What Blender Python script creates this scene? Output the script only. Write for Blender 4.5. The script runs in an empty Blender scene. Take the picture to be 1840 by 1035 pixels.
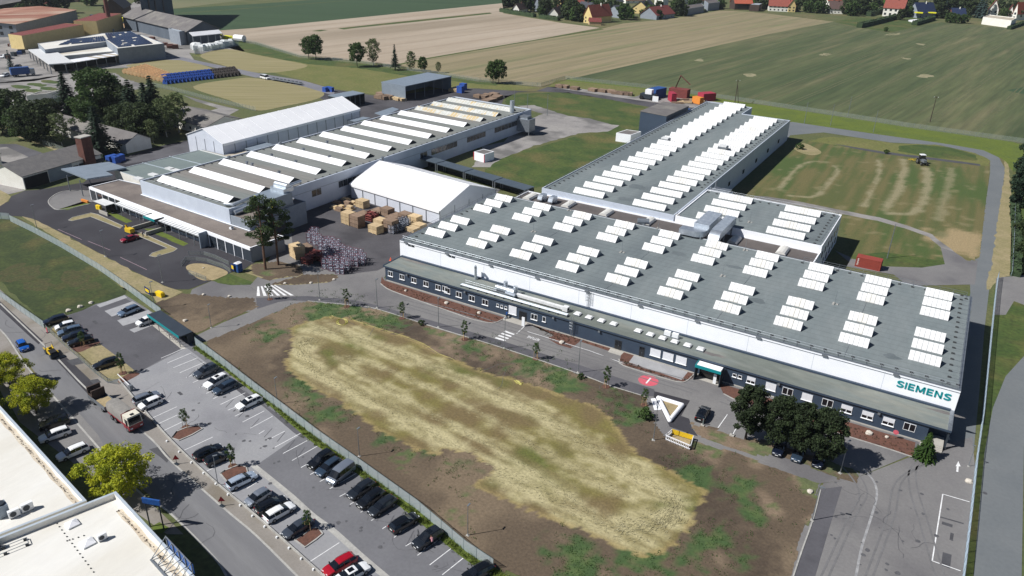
import bpy,bmesh,math,random
from mathutils import Vector,Matrix,noise
from mathutils.geometry import tessellate_polygon
random.seed(11)
C=bpy.context.scene.collection
SC=bpy.context.scene
R=math.radians
# -- camera
CAM_H,F,PITCH,ROLL,YAW=80.0,1378.66,0.444775,0.029149,-0.526690
_cy,_sy=math.cos(YAW),math.sin(YAW)
FW=Vector((_sy*math.cos(PITCH),_cy*math.cos(PITCH),-math.sin(PITCH)))
_r0=Vector((_cy,-_sy,0));_u0=_r0.cross(FW)
RT=math.cos(ROLL)*_r0+math.sin(ROLL)*_u0
UP=-math.sin(ROLL)*_r0+math.cos(ROLL)*_u0
cam=bpy.data.objects.new('camera',bpy.data.cameras.new('camera'))
C.objects.link(cam)
cam.matrix_world=Matrix(((RT.x,UP.x,-FW.x,0),(RT.y,UP.y,-FW.y,0),(RT.z,UP.z,-FW.z,CAM_H),(0,0,0,1)))
cam.data.sensor_width=36;cam.data.lens=36*F/1840
cam.data.clip_start=0.5;cam.data.clip_end=20000
SC.camera=cam
# -- world and sun
SUN_EL,SHADOW_AZ=R(46),R(46) # shadows run towards +x +y
W=bpy.data.worlds.new('World');SC.world=W;W.use_nodes=True
nt=W.node_tree
sky=nt.nodes.new('ShaderNodeTexSky');sky.sky_type='NISHITA';sky.sun_disc=False
sky.sun_elevation=SUN_EL
sky.sun_rotation=math.atan2(-math.cos(SHADOW_AZ),-math.sin(SHADOW_AZ))
sky.air_density=0.75;sky.dust_density=0.3;sky.ozone_density=2.0;sky.altitude=400
nt.links.new(sky.outputs[0],nt.nodes['Background'].inputs[0])
nt.nodes['Background'].inputs[1].default_value=0.05
sl=bpy.data.lights.new('sun','SUN');sl.energy=4.9;sl.angle=R(0.55);sl.color=(1,0.978,0.945)
so=bpy.data.objects.new('sun',sl);C.objects.link(so)
so.rotation_euler=Vector((math.cos(SHADOW_AZ)*math.cos(SUN_EL),math.sin(SHADOW_AZ)*math.cos(SUN_EL),-math.sin(SUN_EL))).to_track_quat('-Z','Y').to_euler()
so.location=(-60,-60,120)
SC.view_settings.view_transform='Standard';SC.view_settings.look='None'
SC.view_settings.exposure=0.22;SC.view_settings.gamma=1.0

# -- measuring: a point of the traced plan to metres
def G(x,y,z=0.0):
    d=FW+RT*((x-920)/F)-UP*((y-517.5)/F)
    t=(z-CAM_H)/d.z
    return Vector((d.x*t,d.y*t,z))
def GY(x,y,Y): # point on the upright plane y = Y
    d=FW+RT*((x-920)/F)-UP*((y-517.5)/F)
    t=Y/d.y
    return Vector((d.x*t,Y,CAM_H+d.z*t))
S4=460/1831
def t(ox,oy,*pts,s=S4):return[(ox+a*s,oy+b*s)for a,b in pts]
def GP(pts,z=0.0):return[G(a,b,z)for a,b in pts]

# -- materials
def lin(c):
    r=[((v/255)/12.92 if v/255<=.04045 else((v/255+.055)/1.055)**2.4)for v in c]
    u=max(0,min(1,(max(r)-.30)/.35));k=.84+.16*u*u*(3-2*u)
    return tuple(v*k for v in r)
MATS={}
def mat(name,col,col2=None,scale=0.3,rough=0.85,metal=0.0,fine=0.12,fscale=3.0,thr=(0.35,0.65),rot=0.0,stretch=(1,1,1),
        fstretch=None,bump=0.0,bscale=None,spec=0.5,objvar=0.0,coat=0.0,sun_through=0.0,col3=None,scale3=0.05,thr3=(0.5,0.65),attr=None,seams=0.0):
    m=bpy.data.materials.new(name);m.use_nodes=True;MATS[name]=m
    n=m.node_tree.nodes;l=m.node_tree.links;b=n['Principled BSDF']
    b.inputs['Roughness'].default_value=rough;b.inputs['Metallic'].default_value=metal
    b.inputs['Specular IOR Level'].default_value=spec
    if coat:b.inputs['Coat Weight'].default_value=coat;b.inputs['Coat Roughness'].default_value=0.05
    tc=n.new('ShaderNodeTexCoord')
    def mapping(st,ro):
        mp=n.new('ShaderNodeMapping');mp.vector_type='TEXTURE' if False else 'POINT'
        ro_n=n.new('ShaderNodeMapping');ro_n.inputs['Rotation'].default_value=(0,0,-ro)
        l.new(tc.outputs['Object'],ro_n.inputs[0]);l.new(ro_n.outputs[0],mp.inputs[0]);mp.inputs['Scale'].default_value=st
        return mp.outputs[0]
    v1=mapping(stretch,rot);v2=mapping(fstretch or stretch,rot)if(fstretch or stretch!=(1,1,1))else v1
    def nz(sc,vec,det=4,ro=0.6):
        k=n.new('ShaderNodeTexNoise');k.inputs['Scale'].default_value=sc;k.inputs['Detail'].default_value=det
        k.inputs['Roughness'].default_value=ro;l.new(vec,k.inputs['Vector']);return k.outputs['Fac']
    def ramp(f,a,bb):
        r=n.new('ShaderNodeMapRange');r.inputs[1].default_value=a;r.inputs[2].default_value=bb;l.new(f,r.inputs[0]);return r.outputs[0]
    def mix(f,a,bb,mode='MIX'):
        k=n.new('ShaderNodeMix');k.data_type='RGBA';k.blend_type=mode
        if isinstance(f,float):k.inputs[0].default_value=f
        else:l.new(f,k.inputs[0])
        for i,q in((6,a),(7,bb)):
            if isinstance(q,tuple):k.inputs[i].default_value=q+(1,)
            else:l.new(q,k.inputs[i])
        return k.outputs[2]
    if attr:
        at=n.new('ShaderNodeAttribute');at.attribute_name=attr;c=at.outputs['Color']
    else:c=lin(col)
    if col2:c=mix(ramp(nz(scale,v1),*thr),c,lin(col2))
    if col3:c=mix(ramp(nz(scale3,v1,3),*thr3),c,lin(col3))
    if fine:
        f=nz(fscale,v2,3);r=n.new('ShaderNodeMapRange');l.new(f,r.inputs[0])
        r.inputs[1].default_value=.3;r.inputs[2].default_value=.7;r.inputs[3].default_value=1-fine;r.inputs[4].default_value=1+fine
        k=n.new('ShaderNodeVectorMath');k.operation='SCALE'
        if isinstance(c,tuple):k.inputs[0].default_value=c
        else:l.new(c,k.inputs[0])
        l.new(r.outputs[0],k.inputs['Scale']);c=k.outputs[0]
    if seams:
        wv=n.new('ShaderNodeTexWave');wv.wave_type='BANDS';wv.bands_direction='Y';wv.inputs['Scale'].default_value=.314/seams;wv.inputs['Distortion'].default_value=.15;wv.inputs['Detail'].default_value=0
        l.new(tc.outputs['Object'],wv.inputs[0]);r=n.new('ShaderNodeMapRange');r.inputs[1].default_value=.9;r.inputs[2].default_value=1;r.inputs[3].default_value=1;r.inputs[4].default_value=.86;l.new(wv.outputs['Fac'],r.inputs[0])
        k=n.new('ShaderNodeVectorMath');k.operation='SCALE'
        if isinstance(c,tuple):k.inputs[0].default_value=c
        else:l.new(c,k.inputs[0])
        l.new(r.outputs[0],k.inputs['Scale']);c=k.outputs[0]
    if objvar:
        oi=n.new('ShaderNodeObjectInfo');r=n.new('ShaderNodeMapRange');l.new(oi.outputs['Random'],r.inputs[0])
        r.inputs[3].default_value=1-objvar;r.inputs[4].default_value=1+objvar
        k=n.new('ShaderNodeVectorMath');k.operation='SCALE'
        if isinstance(c,tuple):k.inputs[0].default_value=c
        else:l.new(c,k.inputs[0])
        l.new(r.outputs[0],k.inputs['Scale']);c=k.outputs[0]
    if isinstance(c,tuple):b.inputs['Base Color'].default_value=c+(1,)
    else:l.new(c,b.inputs['Base Color'])
    if bump:
        bp=n.new('ShaderNodeBump');bp.inputs['Strength'].default_value=bump;bp.inputs['Distance'].default_value=0.1
        l.new(nz(bscale or fscale,v2,3),bp.inputs['Height']);l.new(bp.outputs[0],b.inputs['Normal'])
    if sun_through:
        tr=n.new('ShaderNodeBsdfTranslucent');ms=n.new('ShaderNodeMixShader');ms.inputs[0].default_value=sun_through
        if isinstance(c,tuple):tr.inputs[0].default_value=c+(1,)
        else:l.new(c,tr.inputs[0])
        l.new(b.outputs[0],ms.inputs[1]);l.new(tr.outputs[0],ms.inputs[2]);l.new(ms.outputs[0],n['Material Output'].inputs[0])
    return m
def mesh_wire(name,col,fac): # welded wire mesh: wires too fine to resolve, so part of the light passes
    m=mat(name,col,rough=.5,fine=.08)
    n=m.node_tree.nodes;l=m.node_tree.links
    tr=n.new('ShaderNodeBsdfTransparent');ms=n.new('ShaderNodeMixShader');ms.inputs[0].default_value=fac
    l.new(tr.outputs[0],ms.inputs[1]);l.new(n['Principled BSDF'].outputs[0],ms.inputs[2]);l.new(ms.outputs[0],n['Material Output'].inputs[0])
    return m

# -- mesh building
class MB:
    def __init__(s):s.v=[];s.f=[];s.m=[]
    def add(s,vs,fs,mi=0):
        o=len(s.v);s.v+=[tuple(x)for x in vs]
        for f in fs:s.f.append([o+i for i in f]);s.m.append(mi)
        return s
    def box(s,x0,y0,z0,x1,y1,z1,mi=0,M=None):
        vs=[Vector(p)for p in((x0,y0,z0),(x1,y0,z0),(x1,y1,z0),(x0,y1,z0),(x0,y0,z1),(x1,y0,z1),(x1,y1,z1),(x0,y1,z1))]
        if M is not None:vs=[M@p for p in vs]
        return s.add(vs,[(3,2,1,0),(4,5,6,7),(0,1,5,4),(1,2,6,5),(2,3,7,6),(3,0,4,7)],mi)
    def bar(s,a,b,w,h,mi=0): # beam from a to b, width w, height h
        a=Vector(a);b=Vector(b);d=(b-a);L=d.length;d.normalize()
        sd=d.cross(Vector((0,0,1)))
        if sd.length<1e-4:sd=Vector((1,0,0))
        sd.normalize();u=sd.cross(d)
        vs=[p+sd*(i*w/2)+u*(j*h/2)for p in(a,b)for i,j in((-1,-1),(1,-1),(1,1),(-1,1))]
        return s.add(vs,[(3,2,1,0),(4,5,6,7),(0,1,5,4),(1,2,6,5),(2,3,7,6),(3,0,4,7)],mi)
    def prism(s,poly,z0,z1,mi=0,top=None,cap=True):
        poly=[Vector((p[0],p[1],0))for p in poly];n=len(poly)
        a=sum(poly[i].x*poly[(i+1)%n].y-poly[(i+1)%n].x*poly[i].y for i in range(n))
        if a<0:poly.reverse()
        vs=[(p.x,p.y,z0)for p in poly]+[(p.x,p.y,z1)for p in poly]
        s.add(vs,[(i,(i+1)%n,n+(i+1)%n,n+i)for i in range(n)],mi)
        if cap:
            tri=tessellate_polygon([poly])
            o=len(s.v)-2*n
            for q in tri:
                q=list(q)
                if(poly[q[1]]-poly[q[0]]).cross(poly[q[2]]-poly[q[0]]).z<0:q.reverse()
                s.f.append([o+n+i for i in q]);s.m.append(mi if top is None else top)
        return s
    def tube(s,pts,r,n=6,mi=0,cap=True):
        pts=[Vector(p)for p in pts];k=len(pts)
        rr=r if isinstance(r,(list,tuple))else[r]*k
        rings=[]
        for i,p in enumerate(pts):
            d=(pts[min(i+1,k-1)]-pts[max(i-1,0)]).normalized()
            a=d.cross(Vector((0,0,1))if abs(d.z)<.9 else Vector((1,0,0))).normalized();b=d.cross(a)
            rings.append([p+(a*math.cos(2*math.pi*j/n)+b*math.sin(2*math.pi*j/n))*rr[i]for j in range(n)])
        vs=[p for q in rings for p in q]
        fs=[(i*n+j,i*n+(j+1)%n,(i+1)*n+(j+1)%n,(i+1)*n+j)for i in range(k-1)for j in range(n)]
        if cap:fs+=[tuple(range(n-1,-1,-1)),tuple((k-1)*n+j for j in range(n))]
        return s.add(vs,fs,mi)
    def gable(s,a,b,c,d,z0,zr,mi=0,over=0.0,thick=0.18): # two roof slopes over a-b-c-d, ridge from mid(a,d) to mid(b,c)
        a,b,c,d=[Vector((p[0],p[1],0))for p in(a,b,c,d)]
        ux=(b-a).normalized();uy=(d-a).normalized()
        a2,b2,c2,d2=a-ux*over-uy*over,b+ux*over-uy*over,c+ux*over+uy*over,d-ux*over+uy*over
        half=(d-a).length/2;dz=(zr-z0)/half*over
        m0,m1=(a2+d2)/2,(b2+c2)/2
        def P(p,z):return(p.x,p.y,z)
        e=z0-dz
        for th,in((0,),):
            vs=[P(a2,e),P(b2,e),P(m1,zr),P(m0,zr),P(c2,e),P(d2,e)]
            lo=[(x,y,z-thick)for x,y,z in vs]
            s.add(vs+lo,[(0,1,2,3),(3,2,4,5),(9,8,7,6),(11,10,8,9),(0,6,7,1),(1,7,8,2),(2,8,10,4),(4,10,11,5),(5,11,9,3),(3,9,6,0)],mi)
        return s
    def build(s,name,mats,parent=None,org=None,smooth=None,loc=None):
        me=bpy.data.meshes.new(name)
        if org is None:
            q=parent
            while q is not None and '_o' not in q:q=q.parent
            o3=Vector(q['_o'])if q is not None else Vector((0,0,0))
        else:o3=Vector(org)
        me.from_pydata([tuple(Vector(v)-o3)for v in s.v],[],s.f)
        if not isinstance(mats,(list,tuple)):mats=[mats]
        for q in mats:me.materials.append(MATS[q]if isinstance(q,str)else q)
        if len(mats)>1:me.polygons.foreach_set('material_index',s.m)
        if smooth:
            me.polygons.foreach_set('use_smooth',[True]*len(me.polygons));me.set_sharp_from_angle(angle=R(smooth))
        me.update()
        o=bpy.data.objects.new(name,me);C.objects.link(o)
        if parent is not None:o.parent=parent
        elif org is not None:o.location=o3
        if loc is not None:o.location=loc
        return o
def tag(o,label=None,cat=None,group=None,kind=None):
    if label:o['label']=label
    if cat:o['category']=cat
    if group:o['group']=group
    if kind:o['kind']=kind
    return o
def thing(name,label,cat,loc=(0,0,0),rz=0.0,group=None):
    o=bpy.data.objects.new(name,None);C.objects.link(o);o.empty_display_size=.5
    o.location=loc;o.rotation_euler=(0,0,rz)
    return tag(o,label,cat,group)
def wthing(name,label,cat,loc,group=None): # a thing whose parts are given in plan metres
    o=thing(name,label,cat,loc,0,group);o['_o']=tuple(loc);return o
KIDS={}
def copy_tree(o,parent=None):
    c=o.copy();C.objects.link(c)
    if parent is not None:c.parent=parent
    for ch in o.children:copy_tree(ch,c)
    return c
def place(proto,loc,rz=0.0,label=None,scale=None,group=None):
    if not proto.get('_used'):proto['_used']=1;o=proto
    else:o=copy_tree(proto)
    o.location=loc;o.rotation_euler=(0,0,rz)
    if scale:o.scale=(scale,)*3 if not isinstance(scale,tuple)else scale
    if label:o['label']=label
    if group:o['group']=group
    return o
# -- ground sheets
LAYER=[0]
def smoothed(pts,n=5):
    out=[];k=len(pts)
    for i in range(k):
        p0,p1,p2,p3=pts[i-1],pts[i],pts[(i+1)%k],pts[(i+2)%k]
        for j in range(n):
            u=j/n
            out.append(.5*((2*p1)+(p2-p0)*u+(2*p0-5*p1+4*p2-p3)*u*u+(3*p1-p0-3*p2+p3)*u**3))
    return out
def sheet(name,pts,m,lay,smooth=False,jit=0.0,step=2.5,world=False):
    P=[Vector((p[0],p[1],0))for p in pts]if world else[Vector((q.x,q.y,0))for q in GP(pts)]
    if smooth:P=smoothed(P)
    if jit:
        Q=[]
        for i in range(len(P)):
            a,b=P[i],P[(i+1)%len(P)];k=max(1,int((b-a).length/step))
            for j in range(k):Q.append(a.lerp(b,j/k))
        P=[p+Vector((noise.noise(p*.31),noise.noise(p*.31+Vector((50,9,3))),0))*jit*1.6 for p in Q]
    z=lay*0.004
    tri=tessellate_polygon([P]);fs=[]
    for q in tri:
        q=list(q)
        if(P[q[1]]-P[q[0]]).cross(P[q[2]]-P[q[0]]).z<0:q.reverse()
        fs.append(q)
    b=MB();b.add([(p.x,p.y,z)for p in P],fs)
    return tag(b.build(name,m),kind='structure')
def cr(pts,n=6): # open smooth curve
    P=[Vector(p)for p in pts];out=[]
    for i in range(len(P)-1):
        p0=P[i-1]if i else P[0]*2-P[1];p1,p2=P[i],P[i+1];p3=P[i+2]if i+2<len(P)else P[-1]*2-P[-2]
        for j in range(n):
            u=j/n
            out.append(.5*((2*p1)+(p2-p0)*u+(2*p0-5*p1+4*p2-p3)*u*u+(3*p1-p0-3*p2+p3)*u**3))
    out.append(P[-1]);return out
def ribbon(P,w,z0,z1=None,b=None,mi=0): # flat strip (or kerb of height z1-z0) along P
    b=b or MB();n=len(P);L=[];Rr=[]
    for i,p in enumerate(P):
        d=(P[min(i+1,n-1)]-P[max(i-1,0)]);d.z=0;d.normalize();s=Vector((-d.y,d.x,0))*w/2
        L.append(p+s);Rr.append(p-s)
    if z1 is None:
        b.add([(p.x,p.y,z0)for p in L+Rr],[(n+i,n+i+1,i+1,i)for i in range(n-1)],mi)
    else:
        vs=[(p.x,p.y,z)for z in(z0,z1)for p in L+Rr]
        fs=[]
        for i in range(n-1):
            a,c=i,n+i
            fs+=[(2*n+c,2*n+c+1,2*n+a+1,2*n+a),(a,2*n+a,2*n+a+1,a+1),(c,c+1,2*n+c+1,2*n+c)]
        fs+=[(0,n,3*n,2*n),(n-1,3*n-1,4*n-1,2*n-1)][:]
        b.add(vs,fs,mi)
    return b
def strip(name,px,w,m,lay,smooth=True,world=False):
    P=[Vector(p)for p in px]if world else GP(px)
    if smooth:P=cr(P)
    return tag(ribbon(P,w,lay*.004).build(name,m),kind='structure')
def kerb(px,m='kerb_stone',w=.25,h=.12,smooth=True):
    P=GP(px)
    if smooth:P=cr(P)
    return tag(ribbon(P,w,0,h).build('kerb',m),kind='structure')

# == materials
rowdir=(G(1380,61.5)-G(1045,137));ROW=math.atan2(rowdir.y,rowdir.x)
mat('grass',(80,92,50),(98,100,60),.06,.95,fine=.26,fscale=1.2,col3=(112,104,70),scale3=.022,thr3=(.5,.7))
mat('meadow_grass',(48,62,26),(66,78,34),.25,.95,fine=.34,fscale=1.3,col3=(92,86,46),scale3=.06,thr3=(.5,.66))
mat('lush_grass',(56,78,30),(80,94,40),.14,.95,fine=.32,fscale=1.0,col3=(100,96,52),scale3=.05,thr3=(.5,.68))
mat('verge_grass',(100,114,34),(88,104,38),.1,.95,fine=.2,fscale=1.0)
mat('mown',(158,147,110),(134,127,84),.5,.95,fine=.15,fscale=1.0,stretch=(.06,1,1),rot=R(38))
mat('rough_meadow',(102,108,54),(118,116,66),.1,.95,fine=.25,fscale=.9)
mat('tan_soil',(168,152,132),(178,164,146),.04,.95,fine=.07,fscale=.7,stretch=(.12,1,1),rot=ROW,col3=(152,138,118),scale3=.012)
mat('tan_crop',(150,137,108),(138,128,96),.06,.95,fine=.15,fscale=.4,stretch=(.05,1,1),rot=ROW,col3=(120,122,84),scale3=.09,thr3=(.54,.68))
mat('green_crop',(68,82,48),(94,100,64),.05,.95,fine=.24,fscale=.42,stretch=(.06,1,1),rot=ROW,col3=(120,114,82),scale3=.06,thr3=(.52,.74))
mat('dark_crop',(50,74,44),(58,82,50),.05,.95,fine=.1,fscale=.25,stretch=(.05,1,1),rot=R(25))
mat('pale_crop',(108,112,78),(122,120,88),.03,.95,fine=.1,fscale=.2,stretch=(.05,1,1),rot=R(25))
mat('asphalt',(124,122,122),(136,134,132),.12,.9,fine=.08,fscale=2.2,col3=(108,106,108),scale3=.06,thr3=(.48,.66))
mat('street_asphalt',(128,128,130),(118,118,121),.25,.9,fine=.07,fscale=2.0,stretch=(.12,1,1),rot=R(-13),col3=(108,108,112),scale3=.12,thr3=(.5,.7))
mat('light_asphalt',(156,156,158),(146,146,150),.12,.9,fine=.06,fscale=2.4,col3=(136,136,140),scale3=.09,thr3=(.52,.7))
mat('mid_asphalt',(112,112,116),(120,120,124),.15,.9,fine=.07,fscale=2.0)
mat('lot_asphalt',(88,87,92),(98,97,102),.12,.9,fine=.08,fscale=2.0,col3=(78,77,82),scale3=.08,thr3=(.5,.65))
mat('new_asphalt',(50,48,54),(58,57,63),.1,.85,fine=.10,fscale=2.4,col3=(66,65,70),scale3=.05,thr3=(.5,.65))
mat('yard_asphalt',(78,76,80),(90,88,92),.08,.9,fine=.10,fscale=1.6,col3=(66,64,68),scale3=.06,thr3=(.45,.6))
mat('road_grey',(110,115,118),(118,122,124),.1,.9,fine=.05,fscale=1.6)
mat('far_road',(132,132,138),(122,122,130),.08,.9,fine=.05,fscale=.8)
mat('old_concrete',(158,154,150),(142,138,136),.09,.9,fine=.09,fscale=.9,col3=(112,110,108),scale3=.045,thr3=(.5,.62))
mat('concrete',(182,178,170),(172,168,160),.3,.9,fine=.05)
mat('paver',(170,170,172),(160,160,163),.5,.9,fine=.06)
mat('kerb_stone',(182,180,174),(164,162,158),.6,.85)
mat('pavement',(150,144,138),(140,134,126),.2,.9,fine=.08,col3=(128,120,108),scale3=.1)
mat('sand',(172,154,118),(152,136,102),.3,.95,fine=.14,fscale=2,bump=.4)
mat('scrub',(78,74,42),(66,74,36),.5,.95,fine=.35,fscale=1.6)
mat('sandy_verge',(160,146,112),(140,132,92),.18,.95,fine=.2,fscale=1.6)
mat('soil_bed',(112,76,62),(98,68,58),.8,.95,fine=.22,fscale=2.6,bump=.6)
mat('paint',(236,236,236),(208,208,208),1.2,.7,fine=.05)
mat('paint_faint',(172,172,172),(140,140,142),.9,.8,fine=.08)
mat('paint_pink',(176,150,160),None,fine=.1)
mat('red_paint',(208,88,104),(198,96,108),.5,.8)
mat('tar',(72,72,76),(84,84,88),.4,.9,fine=.1)
mat('dirt_attr',(0,0,0),attr='Col',fine=.22,fscale=2.2,rough=.95,bump=.3,bscale=2.6)
mat('bare_patch',(160,150,120),(126,126,92),.25,.95,fine=.15,fscale=1.0)
# == ground
b=MB();b.add([(-5000,-2500,-.02),(3500,-2500,-.02),(3500,6000,-.02),(-5000,6000,-.02)],[(0,1,2,3)])
tag(b.build('ground','grass'),kind='structure')
# far fields
sheet('field',[(250,-60),(900,-60),(700,-30),(313,15),(290,12)],'pale_crop',1)
sheet('field',[(305,16),(460,7),(640,-6),(700,-16),(700,-1),(621,1),(460,13.5),(312,24)],'dark_crop',2)
sheet('field',[(312,24.5),(460,14),(621,1.5),(760,-9),(1000,-15),(920,4),(460,50),(385,55),(330,40)],'dark_crop',1)
sheet('field',[(378,56),(460,50),(920,4),(930,12),(900,16),(905,24),(1008,41),(1078,50),(920,79),(774,104),(711,117),(650,110),(540,100),(460,76),(425,71)],'tan_soil',1)
sheet('field',[(711,117),(774,104),(920,79),(1080,52),(1120,42),(1186,36),(1292,19),(1330,20),(1380,24.5),(1498,39),(1380,61.5),(1200,102),(1045,137),(1015,143),(972,156),(920,150),(860,143),(760,127)],'tan_crop',2)
sheet('field',[(1020,140),(1045,137),(1200,102),(1380,61.5),(1498,39),(1520,46),(1601,59),(1646,48),(1691,40),(1760,46),(1840,54),(2150,75),(2150,330),(1820,252),(1700,236),(1631,226),(1531,210),(1380,188),(1200,160)],'green_crop',1)
for q in([(607,51),(700,41),(880,22.5),(884,24.5),(760,38),(640,50),(618,53)],[(560,56),(575,53.5),(590,54),(575,56.5)]):sheet('field_margin',q,'lush_grass',3)
strip('field_margin',[(711,117),(774,104),(920,79),(1083,52.5)],3.0,'lush_grass',4,False)
strip('field_margin',[(325,25),(460,14),(621,1.5),(760,-9)],1.6,'lush_grass',4,False)
sheet('garden',[(1498,39),(1545,30),(1605,32),(1640,30),(1690,36),(1646,48),(1601,58),(1560,52)],'lush_grass',3)
sheet('garden',[(900,-10),(1000,-30),(2000,-40),(2000,60),(1840,53),(1690,38),(1498,38),(1380,23),(1292,18),(1186,35),(1080,50),(1000,38),(905,23)],'grass',1)
for q in([(1475,97),(1490,95),(1492,99),(1474,100)],[(1648,136),(1662,133),(1678,137),(1660,140)],[(1250,107),(1262,106),(1264,110),(1252,110)],[(1336,134),(1350,132),(1360,136),(1345,138)],[(1645,78),(1660,79),(1658,81.5)],[(1618,103),(1634,105),(1630,107)],[(1586,63),(1615,59),(1610,63)]):sheet('bare_patch',q,'bare_patch',3,True,1.6,3)
sheet('field',[(1810,162),(1900,145),(1900,172),(1832,168)],'dark_crop',3)
# verge along the back fence and the ring road
sheet('verge',[(1020,140),(1200,163),(1380,190),(1631,228),(1820,255),(1840,262),(1840,330),(1800,285),(1767,271),(1702,259),(1423,219),(1330,205),(1180,178),(1100,171),(1010,150)],'verge_grass',2)
sheet('verge',[(1000,143),(1160,160),(1330,190),(1320,196),(1180,176),(1060,166),(985,156)],'rough_meadow',3)
RR=[(1660,240),(1423,219),(1560,239),(1690,257),(1709,260),(1767,270),(1795,283),(1806,303),(1797,380),(1790,440),(1784,473),(1778,515),(1768,600),(1760,700),(1745,860),(1728,1040),(1400,1060),(1475,872),(1530,862),(1690,800),(1745,560),(1742,490),(1640,505),(1570,480),(1500,450),(1525,470),(1580,482),(1640,482),(1700,472),(1740,467),(1756,465),(1762,448),(1769,380),(1779,310),(1779,288),(1752,275),(1689,261),(1600,256),(1480,238),(1420,243),(1405,262),(1330,240)]
sheet('road',RR[1:],'road_grey',3)
sheet('plaza',[(1530,862),(1690,800),(1747,785),(1752,840),(1728,1070),(1390,1070),(1480,868)],'asphalt',4)
sheet('footpath',t(1380,775,(365,415),(530,395),(430,720),(320,1100),(150,1100),(290,720)),'lot_asphalt',6)
kerb(t(1380,775,(375,420),(318,640),(240,860),(160,1100)),w=.2,h=.1)
# lawns within the works
sheet('lawn',[(905,172),(960,167),(1020,166),(1100,180),(1180,197),(1190,215),(1135,262),(1090,295),(960,338),(860,330),(880,290),(1080,232),(1100,225),(1040,212),(960,192),(910,188)],'lush_grass',3,False,1.0)
sheet('road',[(850,300),(868,262),(905,255),(935,220),(975,205),(930,190),(960,189),(1020,208),(1060,213),(1100,224),(1113,225),(1093,236),(1040,240),(960,262),(895,288),(880,300)],'old_concrete',4,False,.6)
sheet('road',[(752,165),(800,158),(860,159),(905,162),(960,165),(985,156),(1010,156),(1071,170),(1111,173),(1159,178),(1230,181),(1300,190),(1262,211),(1209,203),(1171,193),(1096,179),(1020,167),(965,164),(930,166),(905,178),(900,190),(740,230),(700,240),(640,205),(600,190),(560,168),(520,150),(462,139),(462,131),(545,145),(602,161),(686,174),(720,172)],'yard_asphalt',3)
sheet('road',[(1000,152),(1060,162),(1140,174),(1165,166),(1210,172),(1300,185),(1280,198),(1160,182),(1090,172),(1000,158)],'old_concrete',4,False,.5)
# meadows at the left rear
sheet('meadow',[(425,73),(540,102),(650,112),(760,129),(860,145),(972,158),(900,164),(800,160),(690,172),(602,160),(545,144),(480,128),(400,110),(345,100)],'rough_meadow',2)
sheet('bank',[(418,72),(460,80),(540,104),(650,114),(760,131),(900,150),(890,154),(740,138),(640,122),(560,116),(470,100),(425,90),(400,84)],'lush_grass',3,False,1.2)
sheet('mown_meadow',t(0,0,(1430,400),(1620,350),(1831,392))+t(460,0,(200,430),(370,470),(200,512),(0,518))+t(0,0,(1640,480)),'mown',4,True)
sheet('mown_meadow',t(0,0,(900,470),(1100,428),(1290,428),(1520,490),(1440,522),(1190,545),(1050,490)),'mown',4,True)
sheet('mown_meadow',t(0,0,(1380,620),(1700,562))+t(460,0,(0,560),(300,610),(480,660),(430,710),(200,760),(0,790))+t(0,0,(1650,720)),'mown',4,True)
sheet('road',t(0,0,(880,470),(1000,430),(1180,400),(1290,405),(1440,440),(1831,520))+[(462,131),(545,145),(602,161),(600,172),(545,155),(462,139)]+t(0,0,(1831,556),(1440,462),(1290,430),(1100,428)),'far_road',5)
sheet('path',t(0,0,(1310,680),(1540,745),(1710,785),(1640,822),(1490,795),(1560,775),(1400,725)),'old_concrete',4)
# works yard far left
sheet('yard',[(0,62),(100,60),(200,40),(235,8),(245,0),(262,0),(300,30),(400,66),(418,72),(440,92),(400,100),(340,95),(352,112),(290,112),(225,122),(170,124),(60,146),(-40,152),(-60,70)],'old_concrete',3)
sheet('vacant_lot',t(0,0,(-100,600),(240,565),(600,512),(830,522),(880,560),(1060,612),(800,700),(500,800),(100,760),(-100,720)),'old_concrete',3,False,1.0)
for q in[(150,622),(262,606),(360,585),(680,538),(640,480),(350,634),(235,650),(560,520)]:
    c=G(*t(0,0,q)[0]);sheet('weed_patch',[(c.x+7*math.cos(a),c.y+3*math.sin(a))for a in[i*.7 for i in range(9)]],'lush_grass',4,True,.8,1.5,world=True)
sheet('path',t(0,0,(-60,890),(0,905),(150,968),(310,1035))+t(0,240,(800,180),(940,280),(860,270),(620,180),(230,40),(0,-60),s=.12562),'sandy_verge',4)
sheet('yard',t(0,240,(-100,150),(230,150),(560,260),(720,320),(480,380),(150,470),(-100,480),s=.12562),'lot_asphalt',3)
sheet('yard',t(0,240,(-100,200),(100,190),(400,330),(480,370),(150,480),(-100,500),s=.12562),'old_concrete',4)
sheet('path',t(0,240,(-100,620),(80,700),(360,815),(120,870),(-100,790),s=.12562),'old_concrete',5)
# forecourt of the old workshop
PL=t(0,260,(-150,450),(60,410),(80,370),(180,328),(280,322),(600,270),(700,180),(820,110),(1100,20),(1380,-40),(1500,60),(1000,330),(1700,700),(1831,840),(1790,860),(1750,890),(1660,912),(1520,970),(1480,985),(1350,1035),(1250,1035),(1180,1010),(900,880),(700,770),(420,620),(340,582),(230,532),(160,515),(75,510),(-150,500))
sheet('forecourt',PL,'new_asphalt',5)
sheet('yard',t(0,260,(860,120),(1360,-30),(1700,-60),(1500,60),(1100,110),(900,140)),'lot_asphalt',6)
for q in([(490,540),(520,520),(650,488),(700,500),(880,582),(862,600),(650,516),(515,546)],[(960,620),(1010,630),(1268,745),(1240,765),(1110,804),(1068,795),(1090,775),(1195,740),(940,632)]):
    sheet('planted_strip',t(0,260,*q),'sandy_verge',6)
    kerb(t(0,260,*(q+[q[0]])),smooth=False,w=.18,h=.08)
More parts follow.
